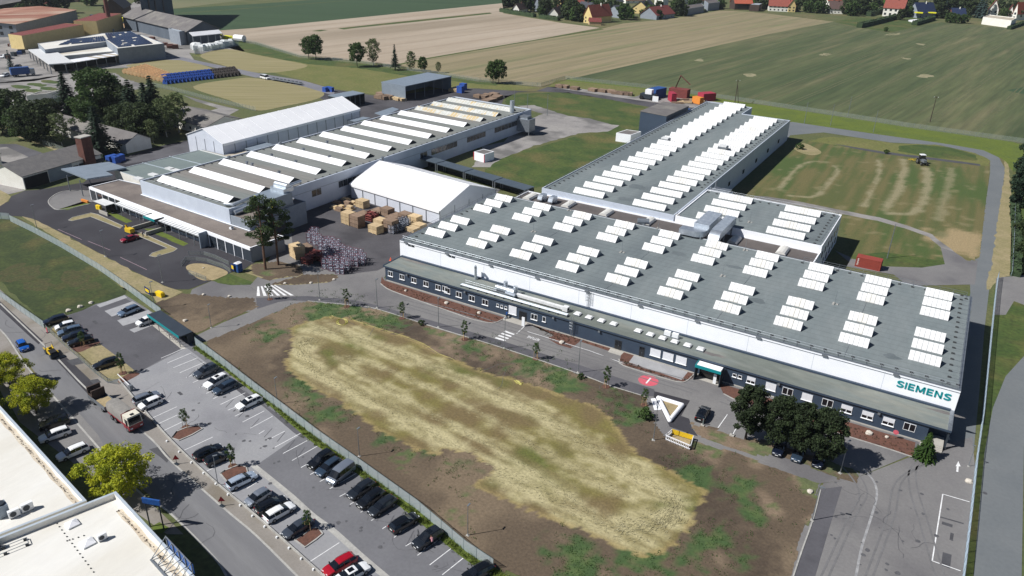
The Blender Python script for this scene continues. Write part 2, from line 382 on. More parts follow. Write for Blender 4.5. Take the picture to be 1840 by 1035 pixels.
for q in([(760,490),(830,490),(945,548),(900,560)],[(1028,602),(1110,600),(1352,708),(1310,726)],[(420,462),(600,402),(652,420),(480,466)]):sheet('lawn',t(0,260,*q),'verge_grass',6,False,.3)
sheet('paved_island',t(0,260,(350,400),(450,335),(640,330),(690,400),(640,412),(420,462),(375,450)),'asphalt',6,True)
kerb(t(0,260,(640,330),(450,335),(350,395),(370,445),(440,466),(640,425)),w=.22)
sheet('sand_bed',t(0,260,(1330,875),(1390,850),(1500,860),(1630,912),(1550,962),(1450,970),(1370,925)),'sand',7,True)
sheet('verge',t(0,260,(1525,972),(1640,922),(1810,985),(1790,1002),(1650,1005),(1560,990)),'lush_grass',7)
sheet('verge',t(0,260,(150,512),(230,530),(340,582),(420,622),(700,772),(900,882),(1240,1035))+t(0,520,(1320,20),(1130,100),(1060,30),(860,0))+t(0,260,(860,1000),(560,780),(300,600)),'sandy_verge',6,False,.5)
sheet('verge',t(0,260,(-120,330),(0,325),(50,350),(78,372),(55,405),(0,440),(-120,460)),'sandy_verge',6)
sheet('meadow',t(0,260,(-200,510),(75,512),(140,525),(560,800),(890,1035))+t(0,520,(900,40),(690,110),(480,185),(310,240),(0,-60),(-200,-120)),'meadow_grass',6,False,.4)
# brown scrub patches in the meadow
for q in([(20,900),(150,870),(290,880),(260,940),(100,990),(0,980)],[(420,940),(560,900),(650,960),(700,1030),(520,1030)],[(160,990),(300,960),(420,1000),(300,1030)]):sheet('scrub_patch',t(0,260,*q),'scrub',7,True,2.2,1.2)
# works yard between the halls and the front road
sheet('yard',[(345,520),(380,505),(450,512),(470,490),(520,400),(560,370),(690,320),(900,340),(890,350),(720,440),(700,480),(690,500),(1200,640),(1690,795),(1530,862),(1475,868),(1400,1060),(1300,1060),(560,560),(330,560)],'asphalt',3)
sheet('yard',t(460,260,(250,600),(420,400),(680,320),(740,330),(1150,600),(1040,800),(940,865),(870,900),(620,930),(480,890),(270,800)),'yard_asphalt',4)
for q in([(470,500),(440,490),(452,475),(500,470),(540,478),(545,495),(505,500),(482,504)],[(487,512),(512,503),(545,494),(600,493),(608,498),(588,508),(530,512)]):sheet('planting_bed',q,'dirt_a' if False else 'sandy_verge',5)
# dark pavement along the front road and footpaths
sheet('pavement',[(460,535),(553,532),(636,539),(681,549.5),(761,572),(887,608),(1041,656),(1121,682),(1176,700),(1176,712),(1160,712),(1096,693),(1038,671),(905,626),(787,590),(679,556),(637,549),(553,541),(500,553),(463,563)],'lot_asphalt',5)
sheet('pavement',t(1160,680,(110,160),(550,275),(440,465),(540,500),(570,600),(650,720),(300,600),(200,400),(100,230),s=200/1380),'new_asphalt',6)
# street and pavements on the left
sheet('road',[(-60,520),(0,545),(95,636),(163,705),(264,782),(309,830),(402,913),(460,962),(535,1035),(640,1130),(500,1130),(407,1035),(384,1001),(301,918),(246,870),(110,728),(0,590),(-60,560)],'street_asphalt',3)
sheet('road',[(-60,560),(0,592),(50,661),(110,728),(246,880),(330,960),(300,960),(200,890),(60,770),(-60,700)],'pavement',2)
sheet('pavement',[(-60,490),(0,520),(73,583),(83,592),(193,688),(214,686),(296,782),(460,928),(578,1033),(700,1130),(640,1130),(535,1036),(460,962),(402,913),(309,830),(264,782),(163,705),(95,636),(0,545),(-60,520)],'pavement',4)
sheet('new_pavement',t(0,520,(-200,-90),(0,85),(310,370),(275,392),(200,325),(0,140),(-200,-40)),'new_asphalt',5)
sheet('new_pavement',t(0,520,(395,500),(470,480),(690,690),(650,770),(600,720)),'new_asphalt',5)
for q in([(475,510),(560,490),(600,530),(520,545)],[(640,650),(700,640),(725,665),(670,680)]):sheet('tar_patch',t(0,520,*q),'tar',6)
sheet('tar_patch',t(0,775,(1060,130),(1150,110),(1230,190),(1190,225),(1140,190)),'tar',5,False,.5)
strip('kerb_line',[(-60,560),(0,592),(50,661),(110,728),(246,880),(301,918),(384,1001),(407,1035)],.3,'kerb_stone',5)
strip('kerb_line',[(0,545),(95,636),(163,705),(264,782),(309,830),(402,913),(460,962),(535,1036)],.3,'kerb_stone',6)
sheet('verge',t(0,520,(-60,700),(0,720),(40,800),(120,880),(260,850),(420,930),(200,1035),(-60,1000)),'lush_grass',3)
sheet('yard',t(0,520,(60,800),(300,700),(560,880),(700,1040),(900,1400),(600,1300),(140,950)),'asphalt',4)
sheet('verge',t(0,775,(1085,680),(1140,650),(1210,690),(1160,730),(1100,730)),'verge_grass',5)
# car park
sheet('car_park',[(118,565),(223.6,529),(291,572),(352,624),(400,655),(460,706),(543,775),(651,858),(794,966),(887,1030),(1000,1110),(690,1130),(578,1033),(460,928),(296,782),(214,686),(193,688),(86,594)],'mid_asphalt',5)
sheet('car_park',t(0,520,(480,190),(690,112),(890,60),(1060,160),(1290,425),(985,598),(850,490),(620,320)),'lot_asphalt',6,False)
sheet('car_park',t(0,520,(985,598),(1335,418),(1831,800))+t(460,775,(318,25),(0,245),(930,1035),(470,1035),(0,605))+[(296,780),(214,684)],'light_asphalt',6)
sheet('car_park',t(0,520,(350,300),(480,190),(620,320),(850,490),(985,600),(770,662)),'sandy_verge',6)
sheet('car_park',t(0,520,(1345,455),(1400,490),(1831,830),(1831,790),(1400,425))+t(460,775,(270,10),(330,50),(380,50),(330,0)),'lot_asphalt',7)
for q in([(690,112),(890,42),(910,60),(715,130)],[(748,155),(950,85),(1010,125),(800,195)],[(838,222),(1060,148),(1110,190),(880,262)],[(925,290),(1060,240),(1110,250),(960,310)]):sheet('paved_bay',t(0,520,*q),'paver',7)
sheet('paved_bay',t(0,520,(1085,255),(1110,245),(1335,425),(1300,430)),'concrete',7)
for q in([(505,415),(600,395),(720,375),(640,420),(560,450)],[(845,650),(930,600),(1000,600),(960,630),(870,670)]):sheet('planting_bed',t(0,520,*q),'soil_bed',7,True)
# soil beds in front of the long facade
sheet('planting_bed',[(686,497),(691,504),(800,538),(907,571),(902,576),(893,579),(880,580.5),(846,573),(800,557),(740,536),(700,521),(684,510)],'soil_bed',5)
sheet('planting_bed',t(920,520,(105,243),(250,290),(480,350),(705,418),(690,440),(485,372),(470,385),(420,422),(330,396),(250,350),(300,330),(200,270)),'soil_bed',5)
sheet('planting_bed',t(920,520,(800,450),(880,475),(1255,590),(1305,605),(1290,635),(1250,655),(1200,664),(1100,640),(800,547),(770,510),(780,470)),'soil_bed',5)
sheet('terrace',t(920,520,(872,472),(1258,590),(1212,648),(835,522)),'paver',6)
sheet('planting_bed',[(1291,688),(1380,715),(1490,748),(1645,795),(1641,821),(1590,805),(1500,777),(1400,743),(1330,722),(1300,708)],'soil_bed',5)
sheet('entrance_paving',t(920,520,(1300,632),(1345,620),(1500,665),(1478,690)),'concrete',6)
sheet('entrance_paving',t(800,480,(695,575),(760,580),(975,640),(915,690),(660,612),s=260/1682),'concrete',6)
sheet('entrance_paving',t(920,520,(710,415),(810,440),(775,475),(685,447)),'concrete',6)
sheet('footpath',[(349,605),(400,580),(460,556),(500,543),(520,540),(552,541),(528,546),(463,576),(410,600),(372,614),(360,612)],'asphalt',6)
for q in([(684,510),(700,521),(740,536),(800,557),(846,573),(880,580.5),(893,579),(903,574)],t(920,520,(765,500),(800,547),(1100,640),(1200,664),(1250,655),(1305,605)),[(1300,708),(1330,722),(1400,743),(1500,777),(1590,805),(1641,822)]):kerb(q,w=.2)
kerb([(553,541),(637,549),(679,556),(787,590),(905,626),(1038,671),(1096,693),(1160,713)],w=.2,h=.09)
# right-hand strip beyond the fence
sheet('lawn',[(1787,520),(1800,510),(1840,490),(1900,470),(1900,640),(1840,642),(1807,676),(1784,733),(1769,813),(1752,1001),(1745,1060),(1727,1060),(1763,775),(1783,595)],'lush_grass',4)
sheet('road',[(1900,620),(1840,640),(1807,676),(1784,733),(1769,813),(1752,1001),(1746,1080),(1835,1080),(1840,800),(1900,760)],'road_grey',5)
sheet('path',[(1790,500),(1800,498),(1900,490),(1900,560),(1840,548),(1822,541),(1807,566),(1785,566)],'asphalt',5)
sheet('verge',t(1380,260,(1690,110),(1720,140),(1740,350),(1760,420),(1745,930),(1640,960),(1590,1035),(1560,1035),(1600,850),(1650,480),(1695,200)),'sandy_verge',4,False,.4)
sheet('lawn',[(1820,300),(1950,300),(1950,495),(1815,498),(1817,400)],'lush_grass',4)
# bare strip beside the ring road, gravel track
sheet('track',t(1380,260,(-100,365),(0,372),(240,410),(530,470),(800,520),(1000,580),(1170,640),(1230,690),(1340,770),(1420,832),(1270,850),(1240,740),(1150,660),(980,600),(780,545),(500,490),(200,430),(-100,400)),'old_concrete',6,False,.25)
sheet('road',t(1380,260,(1235,735),(1330,765),(1425,832),(1500,830),(1480,1000),(1000,1010),(900,930),(560,870),(600,815),(820,870),(1100,880),(1265,855)),'asphalt',7)
sheet('track',t(1380,260,(180,20),(260,-10),(380,50),(330,75),(240,60)),'sandy_verge',8,True)
# markings
b=MB()
def line(px,w=.12,lay=8,bb=None):
    P=GP(px);ribbon(P,w,lay*.004,b=bb or b)
for q in([(1152,493),(1320,420)],[(1196,528),(1368,455)],[(1240,561),(1414,490)],[(1286,597),(1460,522)],[(1332,632),(1375,612)],[(1380,668),(1470,625)],[(1425,703),(1460,690)],[(1475,745),(1520,725)],[(1525,783),(1700,700)],[(1577,824),(1755,740)],[(1628,865),(1690,840)],[(1680,908),(1840,830)],[(1735,950),(1890,870)],[(1790,994),(1950,908)],
          [(1025,885),(1215,798)],[(1080,925),(1265,840)],[(1120,968),(1305,882)],[(1170,1012),(1310,945)]):line(t(0,520,*q))
for q in([(20,20),(60,-5)],[(75,68),(205,0)],[(135,115),(318,15)],[(193,160),(380,60)],[(258,210),(440,106)],[(322,260),(368,235)],[(388,310),(425,290)],[(457,360),(490,342)],[(527,412),(720,300)],[(598,467),(640,445)],[(672,524),(705,504)],[(748,580),(790,558)],[(824,640),(880,606)],[(904,698),(950,668)],[(987,760),(1170,630)],[(1070,822),(1112,797)],[(1155,888),(1340,752)],[(1242,957),(1430,812)],[(1333,1027),(1517,880)],
          [(-140,365),(-60,320)],[(-65,410),(30,350)],[(20,625),(60,600)],[(92,682),(130,655)],[(160,740),(190,722)],[(380,937),(596,797)],[(450,1000),(490,985)]):line(t(460,775,*q))
line(t(0,775,(1320,135),(1522,42)));line(t(0,775,(1480,285),(1640,210)));line(t(0,775,(1660,447),(1850,350)))
# zebra crossings
def zebra(px4,n):
    a,c,d,e=GP(px4)
    for i in range(n):
        u0,u1=(i+.1)/n,(i+.6)/n
        b.add([(p.x,p.y,.034)for p in(a.lerp(e,u0),c.lerp(d,u0),c.lerp(d,u1),a.lerp(e,u1))],[(0,1,2,3)])
zebra(t(800,480,(570,830),(690,865),(822,770),(712,728),s=260/1682),4)
zebra([(462,515),(460,532),(533,531),(497,512)],6)
line([(948,596),(1060,630.5),(1125,655)],.14);line([(928,600),(944,585)],.14)
line([(1694,888),(1742,902)],.15);line([(1694,888),(1675,1008)],.17);line([(1675,1008),(1726,1026)],.15)
line([(1290,769),(1307,745)],.14);line([(1316,782),(1327,762)],.14);line([(1340,783),(1352,762)],.14)
for q in([(1720,848),(1721,836)],):line(q,.3)
P=GP([(1717,838),(1726,838.5),(1722,829)]);b.add([(p.x,p.y,.036)for p in P],[(0,1,2)])
tag(b.build('road_marking','paint'),kind='structure')
b=MB()
for i in range(15):
    for q in([(152+i*71-(i>7)*0,75+i*57),(207+i*71,8+i*54)],):
        if i not in(3,4,5,6):line(t(460,775,*q),.13,9,b)
for i in range(7):line(t(0,520,(1338+i*92,632+i*71),(1395+i*92,575+i*70)),.12,9,b)
mat('seam_tar',(92,92,97),None,rough=.9);tag(b.build('road_marking','seam_tar'),kind='structure')
b=MB()
for q in([(415,605),(585,680)],[(630,690),(790,755)],[(860,805),(1050,895)]):line(t(0,260,*q),.12,8,b)
tag(b.build('road_marking','paint_pink'),kind='structure')
b=MB()
P=[G(1165,684)+Vector((1.95*math.cos(a),1.95*math.sin(a),0))for a in[i*math.pi/16 for i in range(32)]]
b.add([(p.x,p.y,.03)for p in P],[tuple(range(32))]);tag(b.build('road_marking','red_paint'),kind='structure')
b=MB();line([(1161,689),(1169,679.5)],.32,9,b);tag(b.build('road_marking','paint'),kind='structure')
b=MB()
for q in([(1551,842),(1568,862),(1575,880),(1574,900),(1562,940),(1548,985),(1537,1040)],):ribbon(cr(GP(q)),.35,.028,b=b)
tag(b.build('road_marking','paint_faint'),kind='structure')
# writing on the bay by the side door
def words(body,size,mname,name,ext=.01,offset=0.0,align='LEFT'):
    cu=bpy.data.curves.new(name,'FONT');cu.body=body;cu.size=size;cu.extrude=ext;cu.offset=offset;cu.align_x=align
    cu.resolution_u=3;o=bpy.data.objects.new(name,cu)
    C.objects.link(o);dg=bpy.context.evaluated_depsgraph_get();me=bpy.data.meshes.new_from_object(o.evaluated_get(dg))
    bpy.data.objects.remove(o);me.materials.clear();me.materials.append(MATS[mname])
    n=bpy.data.objects.new(name,me);C.objects.link(n);return n
o=words('RETTUNG',1.25,'paint','road_marking',.002,.02)
p,q=G(950,603.5),G(971,610);d=p-q # reads towards the road
o.location=(q.x,q.y,.034);o.rotation_euler=(0,0,math.atan2(d.y,d.x));w=max(v.co.x for v in o.data.vertices);s=d.length/w
o.scale=(s,1.0,1);tag(o,kind='structure')
for px4 in([(1693,937),(1712,943),(1711,948),(1692,942)],[(1708,957),(1714,959),(1712,972),(1706,970)],[(1694,992),(1710,997),(1707,1022),(1691,1016)]):sheet('tar_patch',px4,'tar',6)
sheet('tar_patch',[(1690,928),(1732,940),(1731,942),(1689,930)],'tar',6)
# -- site earth: soil, weeds, meadow and cut hay as one painted sheet
def inside(x,y,P):
    c=False;n=len(P)
    for i in range(n):
        a,d=P[i],P[i-1]
        if(a.y>y)!=(d.y>y)and x<(d.x-a.x)*(y-a.y)/(d.y-a.y)+a.x:c=not c
    return c
def dist(x,y,L):
    m=1e9
    for i in range(len(L)-1):
        ax,ay,bx,by=L[i].x,L[i].y,L[i+1].x,L[i+1].y;dx,dy=bx-ax,by-ay
        u=max(0,min(1,((x-ax)*dx+(y-ay)*dy)/(dx*dx+dy*dy+1e-9)))
        m=min(m,(ax+u*dx-x)**2+(ay+u*dy-y)**2)
    return math.sqrt(m)
def ss(a,b_,x):u=max(0,min(1,(x-a)/(b_-a)));return u*u*(3-2*u)
def mixc(a,b_,f):return tuple(a[i]+(b_[i]-a[i])*f for i in range(3))
def nz(x,y,s,o=0):return noise.noise(Vector((x*s+o,y*s-o,o*.37)))
def painted(name,outline,step,colour,lay,cells=None,height=None):
    P=outline;x0,x1=min(p.x for p in P),max(p.x for p in P);y0,y1=min(p.y for p in P),max(p.y for p in P)
    bm=bmesh.new();base=[bm.verts.new((p.x,p.y,lay*.004))for p in P]
    idx={};vs=[];fs=[];cols=[]
    nx,ny=int((x1-x0)/step)+2,int((y1-y0)/step)+2
    def vid(i,j):
        if(i,j)not in idx:
            x=x0+i*step+nz(i,j,.9,5)*step*.5;y=y0+j*step+nz(i,j,.9,9)*step*.5
            idx[(i,j)]=len(vs);h=height(x,y)if height else 0;vs.append((x,y,lay*.004+h));cols.append(colour(x,y))
        return idx[(i,j)]
    for j in range(ny):
        for i in range(nx):
            if inside(x0+(i+.5)*step,y0+(j+.5)*step,P):fs.append((vid(i,j),vid(i+1,j),vid(i+1,j+1),vid(i,j+1)))
    bm.free();me=bpy.data.meshes.new(name);me.from_pydata(vs,[],fs);me.materials.append(MATS['dirt_attr'])
    ca=me.color_attributes.new('Col','FLOAT_COLOR','POINT')
    for i,c in enumerate(cols):ca.data[i].color=c+(1,)
    o=bpy.data.objects.new(name,me);C.objects.link(o);return tag(o,kind='structure')
MEAD=GP(t(460,520,(250,285),(370,225),(535,188),(680,213),(900,290),(1080,340),(1290,450),(1430,510),(1600,580),(1831,645))+t(920,520,(180,690),(300,740),(480,790),(600,840),(680,890),(740,970),(780,1035))+t(920,775,(890,150),(1100,270),(1330,385),(1392,432),(1370,500),(1290,650),(1220,780),(1100,850),(960,895),(830,860),(690,800),(480,710),(300,630),(60,550))+t(460,775,(1700,460),(1560,395),(1580,360),(1690,280),(1550,165),(1340,130),(1290,185),(1200,150),(1010,80),(880,0))+t(460,520,(750,920),(560,790),(370,690),(220,570),(215,520),(240,400)))
MEDGE=MEAD+[MEAD[0]]
HAYU=cr(GP([(560,592),(610,597),(660,613),(720,637),(800,668),(880,706),(960,740),(1040,790),(1110,832),(1180,878),(1215,905),(1190,935),(1110,945)]),4)
HAYV=cr(GP([(618,640),(700,665),(790,705),(880,752),(960,802),(1050,850),(1130,895)]),4)
HAYL=cr(GP([(556,607),(546,625),(556,655),(590,682),(640,706),(700,738),(770,775),(860,832),(950,873),(1050,925),(1120,958),(1180,945),(1212,922)]),4)
HAYM=cr(GP([(600,640),(660,680),(730,720),(800,760),(880,800),(960,850),(1040,905)]),4)
cDIRT,cDIRT2,cDK=lin((98,84,68)),lin((122,106,86)),lin((78,66,54))
cWEED,cWEED2=lin((62,90,46)),lin((84,106,56))
cOL,cBR,cHAY,cHAY2,cGR=lin((122,113,62)),lin((118,102,68)),lin((184,174,134)),lin((162,152,112)),lin((94,104,42))
WEEDS=[(G(*p),r)for p,r in(((640,572),9),((590,552),10),((690,575),7),((860,622),6),((960,655),8),((1000,680),6),((1110,725),5),((1120,745),5),((1240,845),6),((1275,975),6),((1285,965),4),((1170,1000),6),((1030,985),5),((1035,1015),5),((720,760),5),((590,745),5),((560,715),4),((540,690),5),((820,835),4),((1050,1030),5),((480,600),5),((1330,880),4),((1150,985),4),((1360,930),3),((720,790),4),((760,810),3))]
MA=(G(1180,900)-G(570,600));MA.z=0;MA.normalize()
def site_col(x,y):
    n1,n2,n3=nz(x,y,.05,1),nz(x,y,.22,7),nz(x,y,.7,13)
    de=dist(x,y,MEDGE);inm=inside(x+n3*1.1+n2*.7,y+nz(x,y,.8,77)*1.1,MEAD)
    if inm:
        c=mixc(cOL,cBR,ss(-.2,.35,n1*.7+n2*.8));c=mixc(c,cGR,ss(.1,.5,nz(x,y,.07,31)+n2*.3)*(.8 if de<9 else .3))
        uu,vv=x*MA.x+y*MA.y,-x*MA.y+y*MA.x;st=nz(uu*.12,vv,.55,3)+.5*nz(uu*.2,vv,1.3,23)
        c=mixc(c,cBR,ss(.0,.6,st)*.5);w=0
        for L,wd in((HAYU,2.9),(HAYL,3.2),(HAYV,1.1),(HAYM,1.3)):
            w=max(w,ss(wd+1.2,wd-1.6,dist(x,y,L)+n2*2.4+n3*.9))
        c=mixc(c,mixc(cHAY,cHAY2,ss(-.35,.45,st*.9+n3*.5)),w*.9*(.5+.5*ss(.7,-.2,st-n2*.2)))
        if de<1.1:c=mixc(c,lin((160,142,96)),ss(1.1,.2,de+n3*.4)*.7)
        return c
    c=mixc(cDIRT,cDIRT2,ss(-.1,.5,n1+n2*.6));c=mixc(c,lin((150,130,108)),ss(.3,.6,n2*.8+nz(x,y,.04,51))*.6);c=mixc(c,cDK,ss(.0,.5,nz(x,y,.06,21)+n3*.25))
    w=0
    for p,r in WEEDS:w=max(w,ss(.75,.1,math.hypot(x-p.x,y-p.y)/r+n2*.9+n3*.8))
    w=max(w,ss(.42,.62,n2*.8+n3*.5+nz(x,y,.03,17)*.7)*.8)
    return mixc(c,mixc(cWEED,cWEED2,ss(-.3,.3,n3)),w*.9)
SITE=GP([(372,613),(463,576),(528,546),(553,541.5),(637,549.5),(679,556.5),(787,590.5),(905,626.5),(1038,671.5),(1096,693.5),(1160,713),(1170,740),(1182,768),(1196,790),(1245,790),(1330,818),(1470,868),(1466,905),(1440,965),(1418,1040),(1400,1110),(1060,1130),(920,1028),(885,1021),(837,991),(749,916),(651,840),(573,785),(460,694),(372,624)])
painted('bare_earth',SITE,.55,site_col,7)
painted('bare_earth',GP([(279,545),(330,527),(410,535),(455,535),(462,552),(400,578),(356,597),(340,600),(300,562)]),.6,site_col,7)
painted('bare_earth',GP(t(1160,680,(560,545),(640,580),(830,605),(900,640),(1060,715),(1260,750),(1500,760),(2640,1150),(2600,1290),(2400,1250),(2000,1080),(1640,950),(1380,960),(880,800),(680,720),(570,600),s=200/1380)),.6,site_col,7)
painted('bare_earth',GP([(452,475),(500,470),(540,478),(545,494),(505,499),(482,504),(450,488)]),.7,site_col,7)
painted('bare_earth',GP([(487,511),(512,503),(545,494),(600,493),(608,498),(588,507),(530,511)]),.7,site_col,7)
# mown plot behind the halls with raked windrows
ROWS=[cr(GP(t(1380,260,*q)),5)for q in([(75,325),(150,230),(240,145),(330,120),(430,125)],[(470,150),(500,190),(420,290),(335,370),(160,365)],[(790,110),(795,200),(750,310),(690,440)],[(970,110),(965,220),(910,350),(840,470)],[(1130,170),(1150,230),(1130,350),(1070,460),(1010,495),(870,490)],[(1310,170),(1280,330),(1220,540)])]
pd=G(*t(1380,260,(820,120))[0])-G(*t(1380,260,(690,440))[0]);pa=math.atan2(pd.y,pd.x)
BARE=G(*t(1380,260,(1380,700))[0])
def plot_col(x,y):
    n1,n2,n3=nz(x,y,.05,2),nz(x,y,.2,8),nz(x,y,.6,14)
    u=-x*math.sin(pa)+y*math.cos(pa);v=x*math.cos(pa)+y*math.sin(pa)
    st=nz(u*1.0,v*.06,.45,3)+.5*nz(u,v*.05,1.3,4)
    c=mixc(lin((88,94,50)),lin((108,102,62)),ss(-.3,.4,st+n1*.5));c=mixc(c,lin((74,92,42)),ss(.05,.45,nz(x,y,.045,41)-st*.4))
    for i,L in enumerate(ROWS):c=mixc(c,lin((148,140,108)),ss(1.3,.2,dist(x,y,L)*(1.0 if i<3 else .62)+n2*.9+n3*.5)*(.9 if i!=5 else .6))
    c=mixc(c,lin((164,144,108)),ss(1.0,.5,math.hypot(x-BARE.x,(y-BARE.y)*.7)/11+n2*.5+n3*.2)*.9)
    c=mixc(c,lin((150,138,104)),ss(.4,.65,n2+n3*.4)*.4)
    return c
painted('mown_plot',GP(t(1380,260,(-100,240),(0,215),(90,100),(180,50),(280,-30),(420,-10),(840,60),(1200,100),(1500,150),(1580,130),(1588,200),(1548,480),(1518,750),(1490,828),(1420,832),(1265,855),(1100,880),(900,880),(820,860),(600,810),(560,640),(500,560),(-100,420))),1.0,plot_col,5)
sheet('verge',t(1380,260,(420,-55),(640,-50),(900,-10),(1200,0),(1480,60),(1590,110),(1580,150),(1500,150),(1200,105),(840,62),(420,-8),(280,-25)),'rough_meadow',6,False,.6)
sheet('verge',t(1380,260,(940,10),(1080,0),(1300,20),(1480,70),(1500,115),(1200,95),(930,45)),'lush_grass',7,False,.6)
sheet('ditch',t(1380,260,(460,-8),(700,30),(840,52),(1200,96),(1520,140),(1520,152),(1200,112),(840,68),(600,25)),'tar',8,False,.4)
sheet('verge',t(1380,260,(600,790),(820,770),(1050,800),(1250,830),(1260,858),(1100,880),(880,875),(700,845),(590,820)),'lush_grass',6,False,.6)

# ---- tramlines in the crops, cracks and wear on the paving
def clip_rows(name,px,ang,gap,w,m,lay,pair=0.0,off=0.0):
    P=GP(px);c,s=math.cos(ang),math.sin(ang);vs=[-p.x*s+p.y*c for p in P];us=[p.x*c+p.y*s for p in P];b=MB();v=min(vs)+gap*.5+off
    while v<max(vs):
        for dv in((-pair/2,pair/2)if pair else(0,)):
            run=[];u=min(us)
            while u<max(us)+8:
                x,y=u*c-(v+dv)*s,u*s+(v+dv)*c
                if inside(x,y,P)and u<max(us):run.append(Vector((x+.5*noise.noise(Vector((u*.03,v,0))),y,0)))
                else:
                    if len(run)>2:ribbon(run,w,lay*.004,b=b)
                    run=[]
                u+=8
        v+=gap
    return tag(b.build(name,m),kind='structure')
mat('tram_tan',(132,122,96),(112,112,78),.3,.95);mat('tram_green',(84,92,60),(104,104,72),.2,.95);mat('tram_soil',(150,134,114),None,rough=.95)
clip_rows('tramline',[(711,118),(774,105),(920,80),(1080,53),(1186,37),(1292,20),(1380,25),(1490,39),(1380,61),(1200,101),(1045,136),(972,154),(860,142),(760,126)],ROW,19,.7,'tram_tan',5,2.0)
clip_rows('tramline',[(1030,139),(1200,103),(1380,62.5),(1498,40),(1601,60),(1646,49),(1691,41),(1840,55),(2000,75),(2000,290),(1820,250),(1631,225),(1380,187),(1200,159)],ROW,21,.8,'tram_green',5,2.2)
clip_rows('tramline',[(430,72),(460,51),(920,5),(905,24),(1008,41),(1076,50),(920,78),(711,116),(540,99)],ROW,24,.6,'tram_soil',5,2.0)
rq=random.Random(31);mat('crack',(84,84,88),(98,98,101),1.0,.9);mat('wear',(112,111,112),(122,121,122),.5,.9,fine=.12)
b=MB()
for a_,c_,n_ in(((1500,880),(1720,1030),12),((10,560),(420,990),16),((430,520),(1200,720),14),((560,860),(860,1030),9),((250,700),(520,820),9)):
    for k in range(n_):
        u=rq.random();p=G(a_[0]+(c_[0]-a_[0])*u+rq.uniform(-25,25),a_[1]+(c_[1]-a_[1])*u+rq.uniform(-14,14));a=rq.random()*6.28;pts=[p]
        for j in range(rq.randint(4,9)):a+=rq.gauss(0,.35);pts.append(pts[-1]+Vector((math.cos(a),math.sin(a),0))*rq.uniform(.5,1.1))
        ribbon(pts,rq.uniform(.04,.09),.0345,b=b)
tag(b.build('road_crack','crack'),kind='structure')
b=MB()
for px in([(1690,1040),(1660,940),(1640,870),(1650,830),(1720,800)],[(1560,1040),(1600,930),(1620,860),(1700,815)],[(1480,1040),(1530,930),(1550,880),(1500,820),(1400,760),(1300,720)],[(700,540),(820,575),(960,618),(1100,660),(1250,705)],[(690,528),(820,560),(960,604),(1100,648),(1250,690)]):
    P=cr(GP(px),8)
    for o_ in(-.8,.8):ribbon([p+Vector((o_*.6,o_*.8,0))for p in P],.28,.0325,b=b)
tag(b.build('tyre_mark','wear'),kind='structure')
b=MB()
for k in range(70):
    u=rq.random();p=G(300+480*u+rq.uniform(-40,90),700+330*u+rq.uniform(-10,20))if k<45 else G(rq.uniform(1480,1720),rq.uniform(860,1030))
    r=rq.uniform(.12,.4);b.add([(p.x+r*math.cos(a)*rq.uniform(.7,1.2),p.y+r*math.sin(a)*rq.uniform(.7,1.2),.0348)for a in[i*.7 for i in range(9)]],[tuple(range(9))])
tag(b.build('oil_stain','crack'),kind='structure')

# == building materials
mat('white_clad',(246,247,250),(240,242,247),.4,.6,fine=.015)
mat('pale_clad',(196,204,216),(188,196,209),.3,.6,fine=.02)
mat('slate_clad',(56,70,88),(60,75,93),.5,.55,fine=.04)
mat('bitumen',(120,130,132),(130,138,139),.18,.9,seams=2.1,fine=.07,fscale=1.4,stretch=(1,.25,1),col3=(110,119,122),scale3=.06,thr3=(.5,.66))
mat('annex_felt',(120,129,127),(140,142,134),.35,.95,fine=.09,fscale=1.2,stretch=(.35,1,1),col3=(112,118,112),scale3=.10,thr3=(.5,.6))
mat('dark_felt',(92,86,84),(104,97,94),.2,.95,fine=.06)
mat('gravel_roof',(124,114,108),(136,126,118),.25,.95,fine=.12,fscale=2.5,col3=(112,103,98),scale3=.09)
mat('hall_felt',(126,131,128),(136,139,135),.2,.95,fine=.07,fscale=1.2,stretch=(.2,1,1),col3=(136,132,127),scale3=.05,seams=2.2)
mat('green_felt',(116,128,128),(124,136,134),.2,.95,fine=.05)
mat('beige_felt',(188,178,160),(178,168,150),.2,.95,fine=.06)
mat('grp',(222,222,221),(206,207,207),1.2,.45,fine=.05,fscale=2.5,objvar=.05)
mat('grp_old',(216,214,208),(206,204,198),.8,.55,fine=.02)
mat('grp_end',(168,172,174),(150,154,158),1.0,.5)
mat('film_white',(240,240,242),(232,232,236),.3,.5,fine=.012)
mat('grp_weathered',(186,188,180),(206,206,200),.9,.6,fine=.08,stretch=(1,1,1),col3=(200,178,134),scale3=.22,thr3=(.5,.6))
mat('glass',(40,46,54),(60,68,76),.8,.12,spec=.7)
mat('dark_glass',(24,28,34),None,rough=.1,spec=.7,fine=0)
mat('white_pvc',(232,234,236),None,rough=.4,fine=.01)
mat('shutter',(222,224,228),(212,214,219),2.0,.5,fine=.03)
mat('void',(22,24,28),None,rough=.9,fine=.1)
mat('teal',(12,142,148),None,rough=.4,fine=.02)
mat('teal_letter',(0,152,158),None,rough=.35,fine=.0)
mat('galv',(168,174,180),(150,157,164),1.2,.45,metal=.7,fine=.05)
mat('bright_duct',(206,212,218),(186,194,203),1.0,.42,metal=.75,fine=.04,stretch=(1,1,1))
mat('steel',(150,156,162),(138,144,150),2,.5,metal=.5,fine=.05)
mat('grey_metal',(150,162,174),(142,154,166),.5,.45,metal=.2,fine=.02)
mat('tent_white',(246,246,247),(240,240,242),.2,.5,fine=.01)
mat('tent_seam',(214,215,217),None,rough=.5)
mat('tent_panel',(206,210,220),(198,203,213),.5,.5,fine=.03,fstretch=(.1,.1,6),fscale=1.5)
mat('tent_gable',(196,206,220),None,rough=.5,fine=.02)
